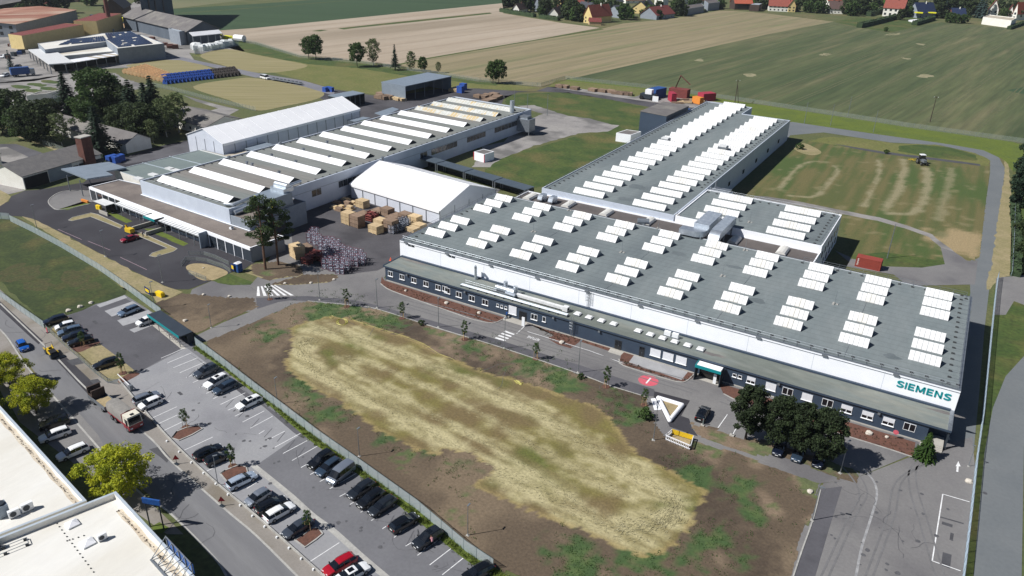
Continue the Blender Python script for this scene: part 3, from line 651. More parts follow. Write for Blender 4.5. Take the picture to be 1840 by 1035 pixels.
mat('dark_panel',(52,60,70),(60,68,78),.5,.5,fine=.04)
mat('charcoal',(46,54,62),(52,60,68),.8,.5,fine=.05)
mat('slate_roof',(76,88,100),(84,96,107),.4,.6,fine=.05)
mat('weight',(62,64,66),None,rough=.9)
mat('membrane',(218,216,210),(208,204,194),.12,.8,fine=.03,fscale=1.5,stretch=(1,.3,1),col3=(196,188,172),scale3=.06,thr3=(.58,.72))
mat('membrane_stain',(206,196,178),(192,178,158),.6,.9,fine=.1)
mat('coping',(206,216,224),(194,204,213),.5,.35,metal=.3,fine=.02)
mat('parapet_grey',(128,136,148),(120,128,140),.4,.6,fine=.03)
mat('debris',(58,40,34),(42,32,28),1.5,.95,fine=.2)
mat('old_roof',(120,116,114),(106,102,101),.25,.9,fine=.09,fscale=1.0,col3=(134,130,124),scale3=.1)
mat('corrugated',(108,106,106),(122,119,117),.6,.9,fine=.10,fscale=2,stretch=(1,1,1))
mat('render_white',(232,230,222),(222,219,210),.4,.8,fine=.03)
mat('render_grey',(150,158,168),(140,148,158),.5,.8,fine=.04)
mat('render_yellow',(216,194,136),(206,184,128),.5,.8,fine=.03)
mat('brick',(118,76,64),(98,62,54),.8,.9,fine=.12)
mat('rust_roof',(150,92,74),(176,134,112),.12,.8,fine=.1,stretch=(1,.15,1),col3=(186,160,140),scale3=.08)
mat('red_roof',(152,82,68),(138,74,62),.6,.85,fine=.08)
mat('maroon_roof',(134,66,60),(120,60,56),.6,.85,fine=.08)
mat('orange_roof',(186,94,68),(172,88,64),.6,.85,fine=.08)
mat('brown_roof',(98,76,70),(86,68,64),.6,.85,fine=.08)
mat('dark_roof',(64,66,74),(72,74,82),.6,.8,fine=.06)
mat('solar',(44,54,80),(54,64,92),1.2,.25,fine=.06)
mat('silo_grey',(98,108,120),(86,96,108),.15,.85,fine=.06,stretch=(1,1,.3))
mat('timber_dark',(66,54,50),(80,64,56),.5,.9,fine=.1)
mat('wood',(204,180,142),(188,164,126),.9,.85,fine=.1,objvar=.12)
mat('wood_old',(152,128,108),(138,116,98),.9,.9,fine=.12,objvar=.14)
mat('pvc_blue',(40,92,164),(34,80,150),.8,.5)
# == helpers for buildings
def hall(name,label,cat,quad,z,wall,roof,par=.25,th=.3,group=None,z0=0,coping=None):
    q=[Vector((p[0],p[1],0))for p in quad]
    if sum(q[i].x*q[(i+1)%len(q)].y-q[(i+1)%len(q)].x*q[i].y for i in range(len(q)))<0:q.reverse()
    o=wthing(name,label,cat,(q[0].x,q[0].y,z0),group)
    n=len(q);inn=[]
    for i in range(n):
        a=(q[i]-q[i-1]).normalized();c=(q[(i+1)%n]-q[i]).normalized()
        n1,n2=Vector((-a.y,a.x,0)),Vector((-c.y,c.x,0));m=(n1+n2);m=m/m.length_squared*2
        inn.append(q[i]+m*th)
    b=MB();zt=z+par
    vs=[(p.x,p.y,z0)for p in q]+[(p.x,p.y,zt)for p in q]+[(p.x,p.y,zt)for p in inn]+[(p.x,p.y,z-.02)for p in inn]
    fs=[]
    for i in range(n):
        j=(i+1)%n;fs+=[(i,j,n+j,n+i),(n+i,n+j,2*n+j,2*n+i),(2*n+i,2*n+j,3*n+j,3*n+i)]
    b.add(vs,fs);b.m=[1 if(coping and k%3==1)else 0 for k in range(len(fs))]
    b.build('wall',[wall,coping]if coping else wall,o)
    r=MB();r.prism([p+(inn[i]-p)*.92 for i,p in enumerate(q)],z-.3,z);r.build('roof',roof,o)
    return o
def gable_house(name,label,cat,a,b_,depth,ze,zr,wall,roof,along=True,over=.4,group=None,z0=0,thick=.18,wins=0,hip=0,chim=None):
    a=Vector((a[0],a[1],0));b_=Vector((b_[0],b_[1],0));ux=(b_-a).normalized();uy=Vector((-ux.y,ux.x,0))
    c,d=b_+uy*depth,a+uy*depth
    o=wthing(name,label,cat,(a.x,a.y,z0),group)
    R4=(a,b_,c,d)if along else(b_,c,d,a)
    p0,p1,p2,p3=R4;m0,m1=(p0+p3)/2,(p1+p2)/2
    w=MB();zw=ze-thick*.5
    def P(p,z):return(p.x,p.y,z)
    w.add([P(p0,z0),P(p1,z0),P(p2,z0),P(p3,z0),P(p0,zw),P(p1,zw),P(p2,zw),P(p3,zw),P(m0,zr-thick*1.1),P(m1,zr-thick*1.1)],
          [(0,1,5,4),(1,2,6,9,5),(2,3,7,6),(3,0,4,8,7)])
    w.build('wall',wall,o)
    r=MB();r.gable(p0,p1,p2,p3,ze,zr,over=over,thick=thick);rf=r.build('roof',roof,o)
    if chim:
        k=MB();cp=p0.lerp(p1,chim)*.55+p3.lerp(p2,chim)*.45;s=.45
        k.box(cp.x-s,cp.y-s,ze,cp.x+s,cp.y+s,zr+1.0);k.build('chimney','render_white' if wall!='render_white' else 'brick',rf)
    for i in range(wins):
        for fl in range(2 if ze-z0>4.6 else 1):
            u=(i+.5)/wins;f=a.lerp(b_,u);L=.55 if ze<6 else .75
            f-=uy*.04;zc=z0+1.7+fl*2.9
            if ze-z0>8:zc=z0+(ze-z0)*(.28+.45*fl);L=1.1
            wb=MB();wb.add([P(f-ux*L,zc-L),P(f+ux*L,zc-L),P(f+ux*L,zc+L),P(f-ux*L,zc+L),
                               P(f-ux*L+uy*.08,zc-L),P(f+ux*L+uy*.08,zc-L),P(f+ux*L+uy*.08,zc+L),P(f-ux*L+uy*.08,zc+L)],
                              [(0,1,2,3),(0,4,5,1),(1,5,6,2),(2,6,7,3),(3,7,4,0)]);wb.build('window','glass',o)
    return o
def railing(P,h=1.1,step=2.5,label='',weights=None,name='roof_railing',mid=True):
    P=[Vector(p)for p in P]
    o=wthing(name,label,'railing',P[0]);b=MB()
    for i in range(len(P)-1):
        for hh in((h,h*.55)if mid else(h,)):b.tube([P[i]+Vector((0,0,hh)),P[i+1]+Vector((0,0,hh))],.035,5)
    b.build('rail','galv',o)
    me=None;wm=None;cnt=0
    L=sum((P[i+1]-P[i]).length for i in range(len(P)-1));step=max(step,L/90)
    for i in range(len(P)-1):
        d=P[i+1]-P[i];k=max(1,int(d.length/step));dn=d.normalized()
        for j in range(k+(i==len(P)-2)):
            p=P[i]+d*(j/k)
            if me is None:
                pb=MB();pb.tube([(0,0,0),(0,0,h)],.035,5)
                if weights:
                    ww=Vector(weights);pb.bar((0,0,.05),(ww.x,ww.y,.05),.05,.05);pb.box(ww.x-.28,ww.y-.2,0,ww.x+.28,ww.y+.2,.2,1)
                q=pb.build('post',['galv','weight'],None);me=q.data;q.parent=o
            else:
                q=bpy.data.objects.new('post',me);C.objects.link(q);q.parent=o
            q.location=p-P[0]
    return o
# == long dark office range in front of the white hall
AX0,AX1,AY0,AY1,AZ=-112.4,10.7,131.6,138.25,4.0
office=wthing('office_range','long single storey slate blue office range with flat roof before the white hall','office building',(AX0,AY0,0))
b=MB();b.prism([(AX0,AY0),(AX1-3.2,AY0),(AX1-3.2,AY0+3.2),(AX1,AY0+3.2),(AX1,AY1),(AX0,AY1)],0,AZ-.42);b.build('wall','slate_clad',office)
b=MB();b.prism([(AX0-.35,AY0-.35),(AX1+.1,AY0-.35),(AX1+.1,AY1),(AX0-.35,AY1)],AZ-.42,AZ,0,1)
b.box(AX0-.35,AY0-.35,AZ,AX0-.05,AY1,AZ+.12,0);b.box(AX1-.55,AY0-.35,AZ,AX1+.1,AY1,AZ+.12,2);b.box(AX0,AY1-.5,AZ,AX1-.55,AY1,AZ+.35,0)
roof_o=b.build('roof',['slate_clad','annex_felt','galv'],office)
b=MB();b.box(AX1-.3,AY0,0,AX1,AY0+.25,AZ-.42);b.build('corner_post','charcoal',office)
b=MB();b.box(AX0+.3,AY0-.12,0,AX1-3.4,AY0,.22);b.build('plinth','concrete',office)
def window(par,x,Y,z,w,h,kind='open',nrm=-1):
    yo=Y+nrm*.03
    f=MB()
    for q in((x-w/2,z-h/2,x+w/2,z-h/2+.07),(x-w/2,z+h/2-.07,x+w/2,z+h/2),(x-w/2,z-h/2+.07,x-w/2+.07,z+h/2-.07),(x+w/2-.07,z-h/2+.07,x+w/2,z+h/2-.07),(x-.05,z-h/2+.07,x+.05,z+h/2-.07)):
        if w<1.1 and q[0]==x-.05:continue
        f.box(q[0],min(Y,Y+nrm*.07),q[1],q[2],max(Y,Y+nrm*.07),q[3])
    fo=f.build('window','white_pvc',par)
    p=MB();p.box(x-w/2+.05,min(Y,yo),z-h/2+.05,x+w/2-.05,max(Y,yo),z+h/2-.05);p.build('pane','dark_glass',fo)
    if kind!='plain':
        s=MB();s.box(x-w/2-.08,min(Y,Y+nrm*.22),z-h/2-.07,x+w/2+.08,max(Y,Y+nrm*.22),z-h/2);s.build('sill','white_pvc',fo)
    if kind in('half','shut'):
        hh=h*(.55 if kind=='half' else .95)
        s=MB();s.box(x-w/2,min(Y+nrm*.072,Y+nrm*.1),z+h/2-hh,x+w/2,max(Y+nrm*.072,Y+nrm*.1),z+h/2+.02);s.build('shutter','shutter',fo)
    return fo
WIN=[(t(680,410,(205,770),(400,825),(600,880),(805,940),(1010,1000),(1125,1025),s=.1063),1.45,1.3,'open'),
       (t(800,480,(25,272),(160,318),(310,362),(465,408),(1035,578),s=.15458),1.6,1.35,'open'),
       (t(800,480,(612,443),(658,457),(706,470),s=.15458),.62,.7,'open'),(t(800,480,(1150,605),s=.15458),.8,1.2,'open'),
       (t(800,480,(785,500),s=.15458),2.0,2.0,'shut'),
       (t(1060,540,(610,485),(728,520),(850,555),s=.19324),2.2,1.6,'shut'),(t(1060,540,(1345,695),(1395,710),s=.19324),.75,.7,'open'),
       (t(1380,520,(20,695)),1.9,1.5,'shut'),(t(1380,520,(140,730),(425,812),(1012,985)),1.9,1.5,'plain'),(t(1380,520,(280,770)),1.9,1.4,'shut'),(t(1380,520,(562,855),(712,900),(862,945)),1.9,1.5,'half'),(t(920,520,(1710,650)),1.6,1.4,'half')]
for pts,w,h,k in WIN:
    for p in pts:
        q=GY(p[0],p[1],AY0);window(office,q.x,AY0,max(1.25,min(2.5,q.z)),w,h,k)
for p,w,h in((t(800,480,(903,548),s=.15458)[0],2.0,2.5),(t(1060,540,(264,392),s=.19324)[0],1.6,2.4),(t(1060,540,(484,455),s=.19324)[0],1.2,2.5)):
    q=GY(p[0],p[1],AY0);b=MB();b.box(q.x-w/2,AY0-.05,0,q.x+w/2,AY0,h);b.box(q.x-w/2+.12,AY0-.08,.1,q.x-.05,AY0-.05,h-.1,1);b.box(q.x+.05,AY0-.08,.1,q.x+w/2-.12,AY0-.05,h-.1,1)
    d=b.build('door',['charcoal','dark_glass'],office);k=MB();k.box(q.x+.07,AY0-.14,1.0,q.x+.12,AY0-.08,1.3);k.build('handle','galv',d)
# roof domes of the office range
dome_px=t(920,520,(470,172),(552,197),(640,221),(728,244),(903,294),(990,320),(1078,346),(1165,371),(1257,397),(1350,424))
for i,p in enumerate(dome_px):
    q=G(*p,AZ+.3);b=MB();s=.75
    b.box(q.x-s,q.y-s,AZ,q.x+s,q.y+s,AZ+.3,1)
    b.add([(q.x-s,q.y-s,AZ+.3),(q.x+s,q.y-s,AZ+.3),(q.x+s,q.y+s,AZ+.3),(q.x-s,q.y+s,AZ+.3)]+[(q.x+i2*s*.7,q.y+j2*s*.7,AZ+.5)for i2,j2 in((-1,-1),(1,-1),(1,1),(-1,1))],[(0,1,5,4),(1,2,6,5),(2,3,7,6),(3,0,4,7),(4,5,6,7)],0)
    b.build('roof_dome',['grp','galv'],office)
for p in t(680,410,(490,765),s=.1063)+t(800,480,(235,272),(1265,572),s=.15458)+t(920,520,(628,292))+t(1380,520,(80,668),(797,878)):
    q=GY(p[0],p[1],AY0);b=MB();b.box(q.x-.22,AY0-.45,3.05,q.x+.22,AY0-.1,3.4);b.bar((q.x,AY0,3.25),(q.x,AY0-.1,3.25),.08,.08);b.build('wall_lamp','steel',office)
# entrance canopies
c0,c1=GY(1252.5,660,AY0-2.2),GY(1296,660,AY0-2.2)
cx0,cx1=G(1250,656,3.2).x,G(1297,669,3.2).x
can=wthing('entrance_canopy','teal edged entrance porch with dark side walls on the long office range','porch',(cx0,AY0-2.6,0))
b=MB();b.box(cx0+.15,AY0-2.45,3.1,cx1-.15,AY0-.4,3.42);b.build('roof','white_clad',can)
b=MB();b.box(cx0,AY0-2.6,2.95,cx1,AY0-2.45,3.55);b.box(cx0,AY0-2.45,2.95,cx0+.15,AY0-.4,3.55);b.build('fascia','teal',can)
b=MB();b.box(cx1-.15,AY0-2.45,.05,cx1,AY0-.4,3.55);b.build('side_wall','charcoal',can);b=MB();b.box(cx0,AY0-2.45,.05,cx0+.15,AY0-.4,2.95);b.build('side_wall','charcoal',can)
b=MB();b.box(cx0+.5,AY0-.38,.05,cx1-.5,AY0-.33,2.7);b.build('glazing','dark_glass',can)
b=MB();b.box(cx1-1.5,AY0-1.6,.03,cx1-.9,AY0-1.5,2.1);tag(b.build('notice_pillar','white_pvc',None,(cx1-1.2,AY0-1.55,0)),'white upright notice board under the teal edged porch','notice board')
q=G(940,586);b=MB();b.box(q.x-.35,q.y-.08,0,q.x+.35,q.y+.08,2.2);tag(b.build('notice_pillar','white_pvc',None,(q.x,q.y,0)),'white notice pillar beside the side entrance paving near the crossing','notice board')
q=G(910.5,572);o=wthing('waste_bin','small blue topped bin post by the side door','bin',(q.x,q.y,0));b=MB();b.tube([q,q+Vector((0,0,1))],.25,8);b.build('body','charcoal',o);b=MB();b.tube([q+Vector((0,0,1.0)),q+Vector((0,0,1.5))],.2,8);b.build('lid','pvc_blue',o)
# corner steps
b=MB()
for i in range(4):b.box(AX1-3.0-i*.3,AY0-.6-i*.35,0,AX1-.4,AY0+2.6-i*.02,.62-i*.15)
tag(b.build('steps','concrete',None,(AX1-2,AY0,0)),'pale concrete steps at the open corner of the office range','steps')
# == white hall
HX0,HX1,HY0,HY1,HZ=-113.0,10.8,138.3,183.0,8.2
fh=hall('factory_hall','large white clad hall with rows of white skylights and big teal letters on its front','factory hall',[(HX0,HY0),(HX1,HY0),(HX1,HY1),(HX0,HY1)],HZ,'white_clad','bitumen',par=.08,th=.45,coping='galv')
for p in t(680,410,(555,297),(1240,480),s=.1063):
    q=GY(*p,HY0);b=MB();b.box(q.x-.95,HY0-.05,q.z-.25,q.x+.95,HY0,q.z+.25);b.box(q.x-.04,HY0-.08,q.z-.25,q.x+.04,HY0-.05,q.z+.25,1);b.build('window',['glass','white_pvc'],fh)
for i in range(9): # cladding joints
    x=HX0+12.4*(i+1);b=MB();b.box(x-.03,HY0-.015,AZ+.36,x+.03,HY0,HZ-.25);b.build('joint','pale_clad',fh)
b=MB();b.box(HX0-.06,HY0-.09,HZ-.42,HX1+.06,HY0,HZ-.36);b.box(HX0-.02,HY0-.06,HZ+.02,HX1+.02,HY0,HZ+.10);b.build('gutter','galv',fh)
for i in range(10):
    x=HX0+2+12.38*i;b=MB();b.box(x-.5,HY0-.35,HZ-.3,x+.5,HY0-.09,HZ-.02);b.build('floodlight','steel',fh)
# skylights
def skylight_mesh(L,n,D=3.0,H=1.45,old=()):
    b=MB();b.box(0,0,0,L,D,.22,2)
    b.add([(0,.05,.22),(0,D-.05,.22),(0,D/2,H)],[(0,2,1)],2);b.add([(L,.05,.22),(L,D-.05,.22),(L,D/2,H)],[(0,1,2)],2)
    b.add([(0,.05,.2),(L,.05,.2),(L,D/2,H-.03),(0,D/2,H-.03),(L,D-.05,.2),(0,D-.05,.2)],[(0,1,2,3),(3,2,4,5)],2)
    for i in range(n):
        x0,x1=L*i/n+.035,L*(i+1)/n-.035;mi=1 if i in old else 0
        for y0,s in((-.04,1),(D+.04,-1)):
            m=D/2+.0*s;lift=.12 if i in old else .05
            vs=[(x0,y0,.16+lift),(x1,y0,.16+lift),(x1,m,H+lift),(x0,m,H+lift)]
            b.add(vs,[(0,1,2,3)if s>0 else(3,2,1,0)],mi)
            b.add([vs[0],vs[3],(x0,m,H-.03),(x0,y0,.16)],[(0,1,2,3)],mi);b.add([vs[1],vs[2],(x1,m,H-.03),(x1,y0,.16)],[(3,2,1,0)],mi)
            b.add([vs[0],vs[1],(x1,y0,.1),(x0,y0,.1)],[(3,2,1,0)],mi)
    return b
SKM=['grp','grp_old','grp_end']
def sky_protos(L,n,sets):
    r=[]
    for s in sets:
        o=skylight_mesh(L,n,old=s).build('skylight',SKM);r.append(o.data);bpy.data.objects.remove(o)
    return r
S6=sky_protos(5.4,6,[(),(),(2,3),(3,),()]);S11=sky_protos(9.7,11,[(),(4,5,6),(),(5,6)])
def put_sky(par,me,x,y,z):
    o=bpy.data.objects.new('skylight',me);C.objects.link(o);o.parent=par;o.location=Vector((x,y,z))-Vector(par['_o'])
rs=random.Random(5)
for i in range(10):
    for y in(145.0,166.9):
        for k in range(3):put_sky(fh,S6[[0,2,0,3,1][rs.randrange(5)]if k<3 else 0],-110.2+12.42*i,y+5.45*k,HZ)
# letters
def block_letters(txt,m):
    b=MB();x=0;s=.21
    def st(pts): # stroke of width s
        P=[Vector((x+p[0],p[1],0))for p in pts];n=len(P);L=[]
        for i,p in enumerate(P):
            d0=(P[i]-P[i-1]).normalized()if i else(P[1]-P[0]).normalized();d1=(P[i+1]-P[i]).normalized()if i<n-1 else d0;d=(d0+d1).normalized();nn=Vector((-d.y,d.x,0))*(s/2/max(.5,d.dot(d0)));L.append((p+nn,p-nn))
        for i in range(n-1):
            q=[L[i][0],L[i+1][0],L[i+1][1],L[i][1]];vs=[(v.x,v.y,z)for z in(0,.06)for v in q];b.add(vs,[(0,1,2,3),(7,6,5,4),(0,4,5,1),(1,5,6,2),(2,6,7,3),(3,7,4,0)])
    h=s/2
    for c in txt:
        if c=='S':st([(.86,.80),(.72,.88),(.50,.90),(.26,.86),(.15,.74),(.20,.61),(.42,.53),(.66,.46),(.82,.36),(.80,.20),(.64,.11),(.44,.10),(.24,.13),(.08,.20)]);w=.95
        elif c=='I':st([(h+.05,0),(h+.05,1)]);w=.32
        elif c=='E':st([(h+.04,0),(h+.04,1)]);st([(s,1-h),(.80,1-h)]);st([(s,.5),(.74,.5)]);st([(s,h),(.82,h)]);w=.90
        elif c=='M':st([(h+.04,0),(h+.04,1)]);st([(1.16-h,0),(1.16-h,1)]);st([(h+.08,.93),(.60,.12)]);st([(.60,.12),(1.12-h,.93)]);w=1.25
        else:st([(h+.04,0),(h+.04,1)]);st([(.96-h,0),(.96-h,1)]);st([(h+.08,.92),(.92-h,.08)]);w=1.05
        x+=w+.09
    return b.build('lettering',m,None)
pa,pb=GY(1380+915*S4,520+692*S4,HY0),GY(1380+1305*S4,520+792*S4,HY0)
lt=block_letters('SIEMENS','teal_letter')
wv=[v.co.x for v in lt.data.vertices];hv=[v.co.y for v in lt.data.vertices]
sx=(pb.x-pa.x)/(max(wv)-min(wv));zt=GY(1380+935*S4,520+648*S4,HY0).z;zb=pa.z
lt.rotation_euler=(R(90),0,0);lt.scale=(sx,(zt-zb)/(max(hv)-min(hv)),1)
lt.parent=fh;lt.location=Vector((pa.x-min(wv)*sx,HY0-.05,zb-min(hv)*lt.scale[1]))-Vector(fh['_o'])
# ladders
def ladder(par,x,Y,z0,z1,cage=False):
    b=MB()
    for s in(-.25,.25):b.bar((x+s,Y-.2,z0),(x+s,Y-.2,z1+.9),.06,.06)
    k=int((z1-z0)/.35)
    for i in range(k):b.bar((x-.25,Y-.2,z0+.3+i*.35),(x+.25,Y-.2,z0+.3+i*.35),.04,.04)
    if cage:
        for i in range(int((z1-z0-1.6)/.7)):
            zz=z0+2+i*.7;b.tube([(x-.35,Y-.2,zz),(x-.35,Y-.8,zz),(x+.35,Y-.8,zz),(x+.35,Y-.2,zz)],.03,4)
        for s in(-.35,-.15,.15,.35):b.bar((x+s,Y-.8,z0+2),(x+s,Y-.8,z1+.9),.04,.04)
    b.build('ladder','galv',par)
q=GY(1058,535,HY0);ladder(fh,q.x,HY0,AZ,HZ,True)
q=GY(1029,585,AY0);ladder(office,q.x,AY0-.15,.3,AZ,True)
# == low link roof, rear hall, side hall
link=hall('link_building','low dark roofed link between the white hall and the rear hall','link building',[(-108.5,183.05),(-23.3,183.05),(-23.3,194.5),(-108.5,194.5)],6.4,'white_clad','dark_felt',par=.3)
for p,w in zip(t(920,260,(130,372),(405,427),(675,487),(975,547),(1590,682))+t(1380,260,(105,757)),(3,3,3,3,3,3)):
    q=G(*p,6.9);q.y=max(186,min(q.y,191));b=MB();s,d=1.3,2.6
    b.box(q.x-s,q.y-d,6.4,q.x+s,q.y+d,6.8,1)
    pr=[(-s,0),(-s*.75,.45),(-s*.3,.68),(s*.3,.68),(s*.75,.45),(s,0)]
    b.add([(q.x+a,q.y-d,6.8+h)for a,h in pr]+[(q.x+a,q.y+d,6.8+h)for a,h in pr],[(i,i+1,7+i,6+i)for i in range(5)]+[(5,4,3,2,1,0),(6,7,8,9,10,11)],0)
    b.build('roof_dome',['grp_old','galv'],link)
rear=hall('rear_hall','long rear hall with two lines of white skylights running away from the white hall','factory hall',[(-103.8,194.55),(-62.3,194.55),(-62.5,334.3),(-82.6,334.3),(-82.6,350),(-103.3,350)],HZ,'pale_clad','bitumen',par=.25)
for k in range(23):put_sky(rear,S11[(k*7+k//3)%4 if k%3==0 else(0 if k%2 else 2)],-94.4+k*-.03,196.5+6.83*k,HZ)
for k in range(20):put_sky(rear,S11[(k*5+1)%4 if k%3==1 else 0],-75.55-k*.03,196.5+6.83*k,HZ)
for p in((1211-75+60,248),(1300,262)):
    q=G(*p,HZ+1.9);b=MB();b.box(q.x-1.5,q.y-1.5,HZ,q.x+1.5,q.y+1.5,HZ+1.75,1);b.box(q.x-1.3,q.y-1.3,HZ+1.75,q.x+1.3,q.y+1.3,HZ+2.1,0);b.build('roof_hatch',['grp','steel'],rear)
for k in range(7):
    b=MB();y=215+k*17;b.box(-62.33+.0,y-.9,2.6,-62.2,y+.9,4.0);b.build('window','glass',rear)
side=hall('side_hall','short side hall with eight skylights and a blue shaded gable wall beside the mown plot','factory hall',[(-61.9,194.55),(-23.2,194.55),(-23.2,222.6),(-61.9,222.6)],HZ,'white_clad','bitumen',par=.25)
for x in(-56.8,-37.8):
    for k in range(4):put_sky(side,S11[[0,1,2,3][k]],x,196.4+6.83*k,HZ)
for k in range(6):
    for z in(2.0,5.2):
        b=MB();y=197.5+k*4.3;b.box(-23.2,y-.6,z-.8,-23.12,y+.6,z+.8);b.build('window','glass',side)
# roof railings with ballast blocks
railing([(HX0+.6,HY0+.5,HZ),(HX1-.6,HY0+.5,HZ)],label='galvanised guard rail with ballast blocks along the front edge of the white hall roof',weights=(0,1.3,0))
railing([(HX1-.6,HY0+1.5,HZ),(HX1-.6,HY1-.5,HZ)],label='galvanised guard rail along the right hand roof edge of the white hall',weights=(-1.5,0,0))
railing([(HX1-1.2,HY1-.6,HZ),(HX1-36,HY1-.6,HZ)],label='galvanised guard rail on the back edge of the white hall above the red container',weights=(0,-1.3,0))
railing([(HX0+.6,HY0+1.5,HZ),(HX0+.6,HY1-3,HZ)],label='galvanised guard rail on the roof edge of the white hall facing the smaller white tent',weights=(1.5,0,0))
railing([(-62.9,224,HZ),(-63.1,333,HZ)],label='guard rail on the right roof edge of the long rear hall above its shaded wall',weights=(-1.3,0,0),step=3)
railing([(-103.1,196,HZ),(-102.8,348,HZ)],label='guard rail with blocks on the left roof edge of the rear hall beside the grass',weights=(1.3,0,0),step=3)
railing([(-24,196,HZ),(-24,221.5,HZ)],label='guard rail on the short outer roof edge of the side hall',weights=(-1.3,0,0))
railing([(-61,221.9,HZ),(-25,221.9,HZ)],label='guard rail on the back roof edge of the side hall by the gravel track',weights=(0,-1.3,0))
railing([(-107.9,193.6,6.4),(-107.9,184,6.4)],label='short guard rail on the low link roof by the covered walkway',step=2.4)
# faint ponding stains on the flat roofs
mat('ponding',(98,107,110),(110,118,121),.4,.85,fine=.1);rp=random.Random(12)
for par,px,z,r in((rear,(1145,336),HZ,3.2),(rear,(1125,358),HZ,2.2),(rear,(1240,250),HZ,2.0),(rear,(1215,265),HZ,1.6),(fh,(1218,455),HZ,1.6),(fh,(1010,400),HZ,1.4),(fh,(1360,540),HZ,1.8),(fh,(1470,520),HZ,1.5),(fh,(880,425),HZ,1.4),(fh,(1600,640),HZ,1.5),(fh,(1320,480),HZ,1.5),(side,(1466,430),HZ,1.6),(office,(1455,667),AZ,1.6),(office,(1700,742),AZ,1.8),(office,(745,470),AZ,2.2),(office,(1275,635),AZ,1.8)):
    q=G(*px,z);b=MB();b.add([(q.x+r*(1.9 if par==office else 1.3)*math.cos(a)*rp.uniform(.55,1.2),q.y+r*(.35 if par==office else .8)*math.sin(a)*rp.uniform(.55,1.2),z+.006)for a in[i*.45 for i in range(14)]],[tuple(range(14))]);b.build('water_stain','old_roof' if par==office else 'ponding',par)
# lightning rods
rod=None
for i,(p,lb)in enumerate(((t(920,260,(153,622))[0],'between the left skylights'),(t(920,260,(785,770))[0],'in the middle of the white hall roof'),(t(920,260,(1505,940))[0],'right of the middle of the white hall roof'),(t(1380,520,(476,105))[0],'near the right end of the white hall roof'),
                             (t(920,260,(1183,505))[0],'at the inner corner beside the big silver ducts'),(t(920,260,(1700,555))[0],'on the side hall roof'),(t(920,260,(1667,755))[0],'at the back edge behind the ducts'),(t(920,260,(1045,600))[0],'at the back edge left of the ducts'),(t(460,260,(1660,1010))[0]if False else t(920,260,(410,470))[0],'beside the second roof dome'))):
    q=G(*p,HZ)
    if rod is None:
        rod=thing('lightning_rod','','lightning rod');bb=MB();bb.tube([(0,0,0),(0,0,3.2)],[.05,.025],5);bb.build('mast','galv',rod)
        bb=MB()
        for a in(0,2.1,4.2):bb.box(.5*math.cos(a)-.22,.5*math.sin(a)-.22,0,.5*math.cos(a)+.22,.5*math.sin(a)+.22,.16);bb.bar((0,0,.5),(.5*math.cos(a),.5*math.sin(a),.12),.04,.04)
        bb.build('foot','kerb_stone',rod)
    place(rod,(q.x,q.y,HZ),0,'thin lightning rod on block feet '+lb,group='lightning rods on the flat roofs')
for i in(1,3,5,7): # earthing conductors
    b=MB();x=-105+12.42*i+9.3;b.box(x-.04,HY0+1,HZ,x+.04,HY1-1,HZ+.05);tag(b.build('conductor','galv',None,(x,HY0,HZ)),'straight earthing wire laid across the white hall roof','earth wire','earth wires on the roof')
# big silver ducts
dz=HZ
q0,q1,q2,q3=G(1247.6,400,11.2),G(1274.7,405.7,11.2),G(1297.9,383.5,11.2),G(1272.7,378.7,11.2)
xa,xb=(q0.x+q3.x)/2,(q1.x+q2.x)/2;ya,yb=(q0.y+q1.y)/2,(q2.y+q3.y)/2
duct=wthing('ventilation_duct','big silver twin ventilation duct with curved elbows spanning the hall roofs','ventilation duct',(xa,ya,HZ))
def seams(b,x0,x1,y0,y1,z0,z1,n,mi):
    for i in range(n+1):
        y=y0+(y1-y0)*i/n;b.box(x0-.05,y-.06,z0-.0,x1+.05,y+.06,z1+.05,mi)
b=MB();b.box(xa,ya,9.2,xb,yb,11.2);seams(b,xa,xb,ya+.1,yb-.1,9.2,11.2,12,0);b.build('duct_box','bright_duct',duct)
xc,xd=xb+1.3,xb+4.0
n=8;b=MB();yE=ya-2.0;prof=[]
for i in range(n+1):
    a=R(90)*i/n;prof.append((yE-2.9*math.sin(a),8.3+2.9*math.cos(a)))
prof=[(yb-.5,11.2)]+prof;inn=[(yb-.5,9.2)]+[(yE-.9*math.sin(R(90)*i/n),8.3+.9*math.cos(R(90)*i/n))for i in range(n+1)]
vs=[(x,y,z)for x in(xc,xd)for y,z in prof+inn];k=len(prof);fs=[]
for i in range(k-1):
    fs+=[(i,i+1,2*k+i+1,2*k+i),(k+i,3*k+i,3*k+i+1,k+i+1),(i,k+i,k+i+1,i+1),(2*k+i,2*k+i+1,3*k+i+1,3*k+i)]
fs+=[(0,2*k,3*k,k)]
b.add(vs,fs);seams(b,xc,xd,yE+.5,yb-.7,9.2,11.2,14,0);b.build('down_elbow','bright_duct',duct,smooth=30)
# lower duct turning left in front
b=MB();xl=G(1207,424,9.8).x;yl0,yl1=ya-3.6,ya-.9
arc=[(xb-.1-2.6+2.6*math.sin(R(90)*i/6),yl0+2.6-2.6*math.cos(R(90)*i/6))for i in range(7)]
poly=[(xl,yl1),(xl,yl0)]+arc+[(xb-.1,ya-.02),(xa,ya-.02),(xa,yl1)]
b.prism(poly,8.75,10.2);b.build('side_elbow','bright_duct',duct)
b=MB()
for x in(xl+.6,xl+4,xb-1):b.box(x-.15,yl0+.5,HZ,x+.15,yl0+.9,8.75)
for y in(ya+2,ya+9,ya+16):b.box(xa+.4,y,HZ-2,xa+.7,y+.3,9.2);b.box(xd-.6,y,HZ-2,xd-.3,y+.3,9.2)
b.build('support','steel',duct)
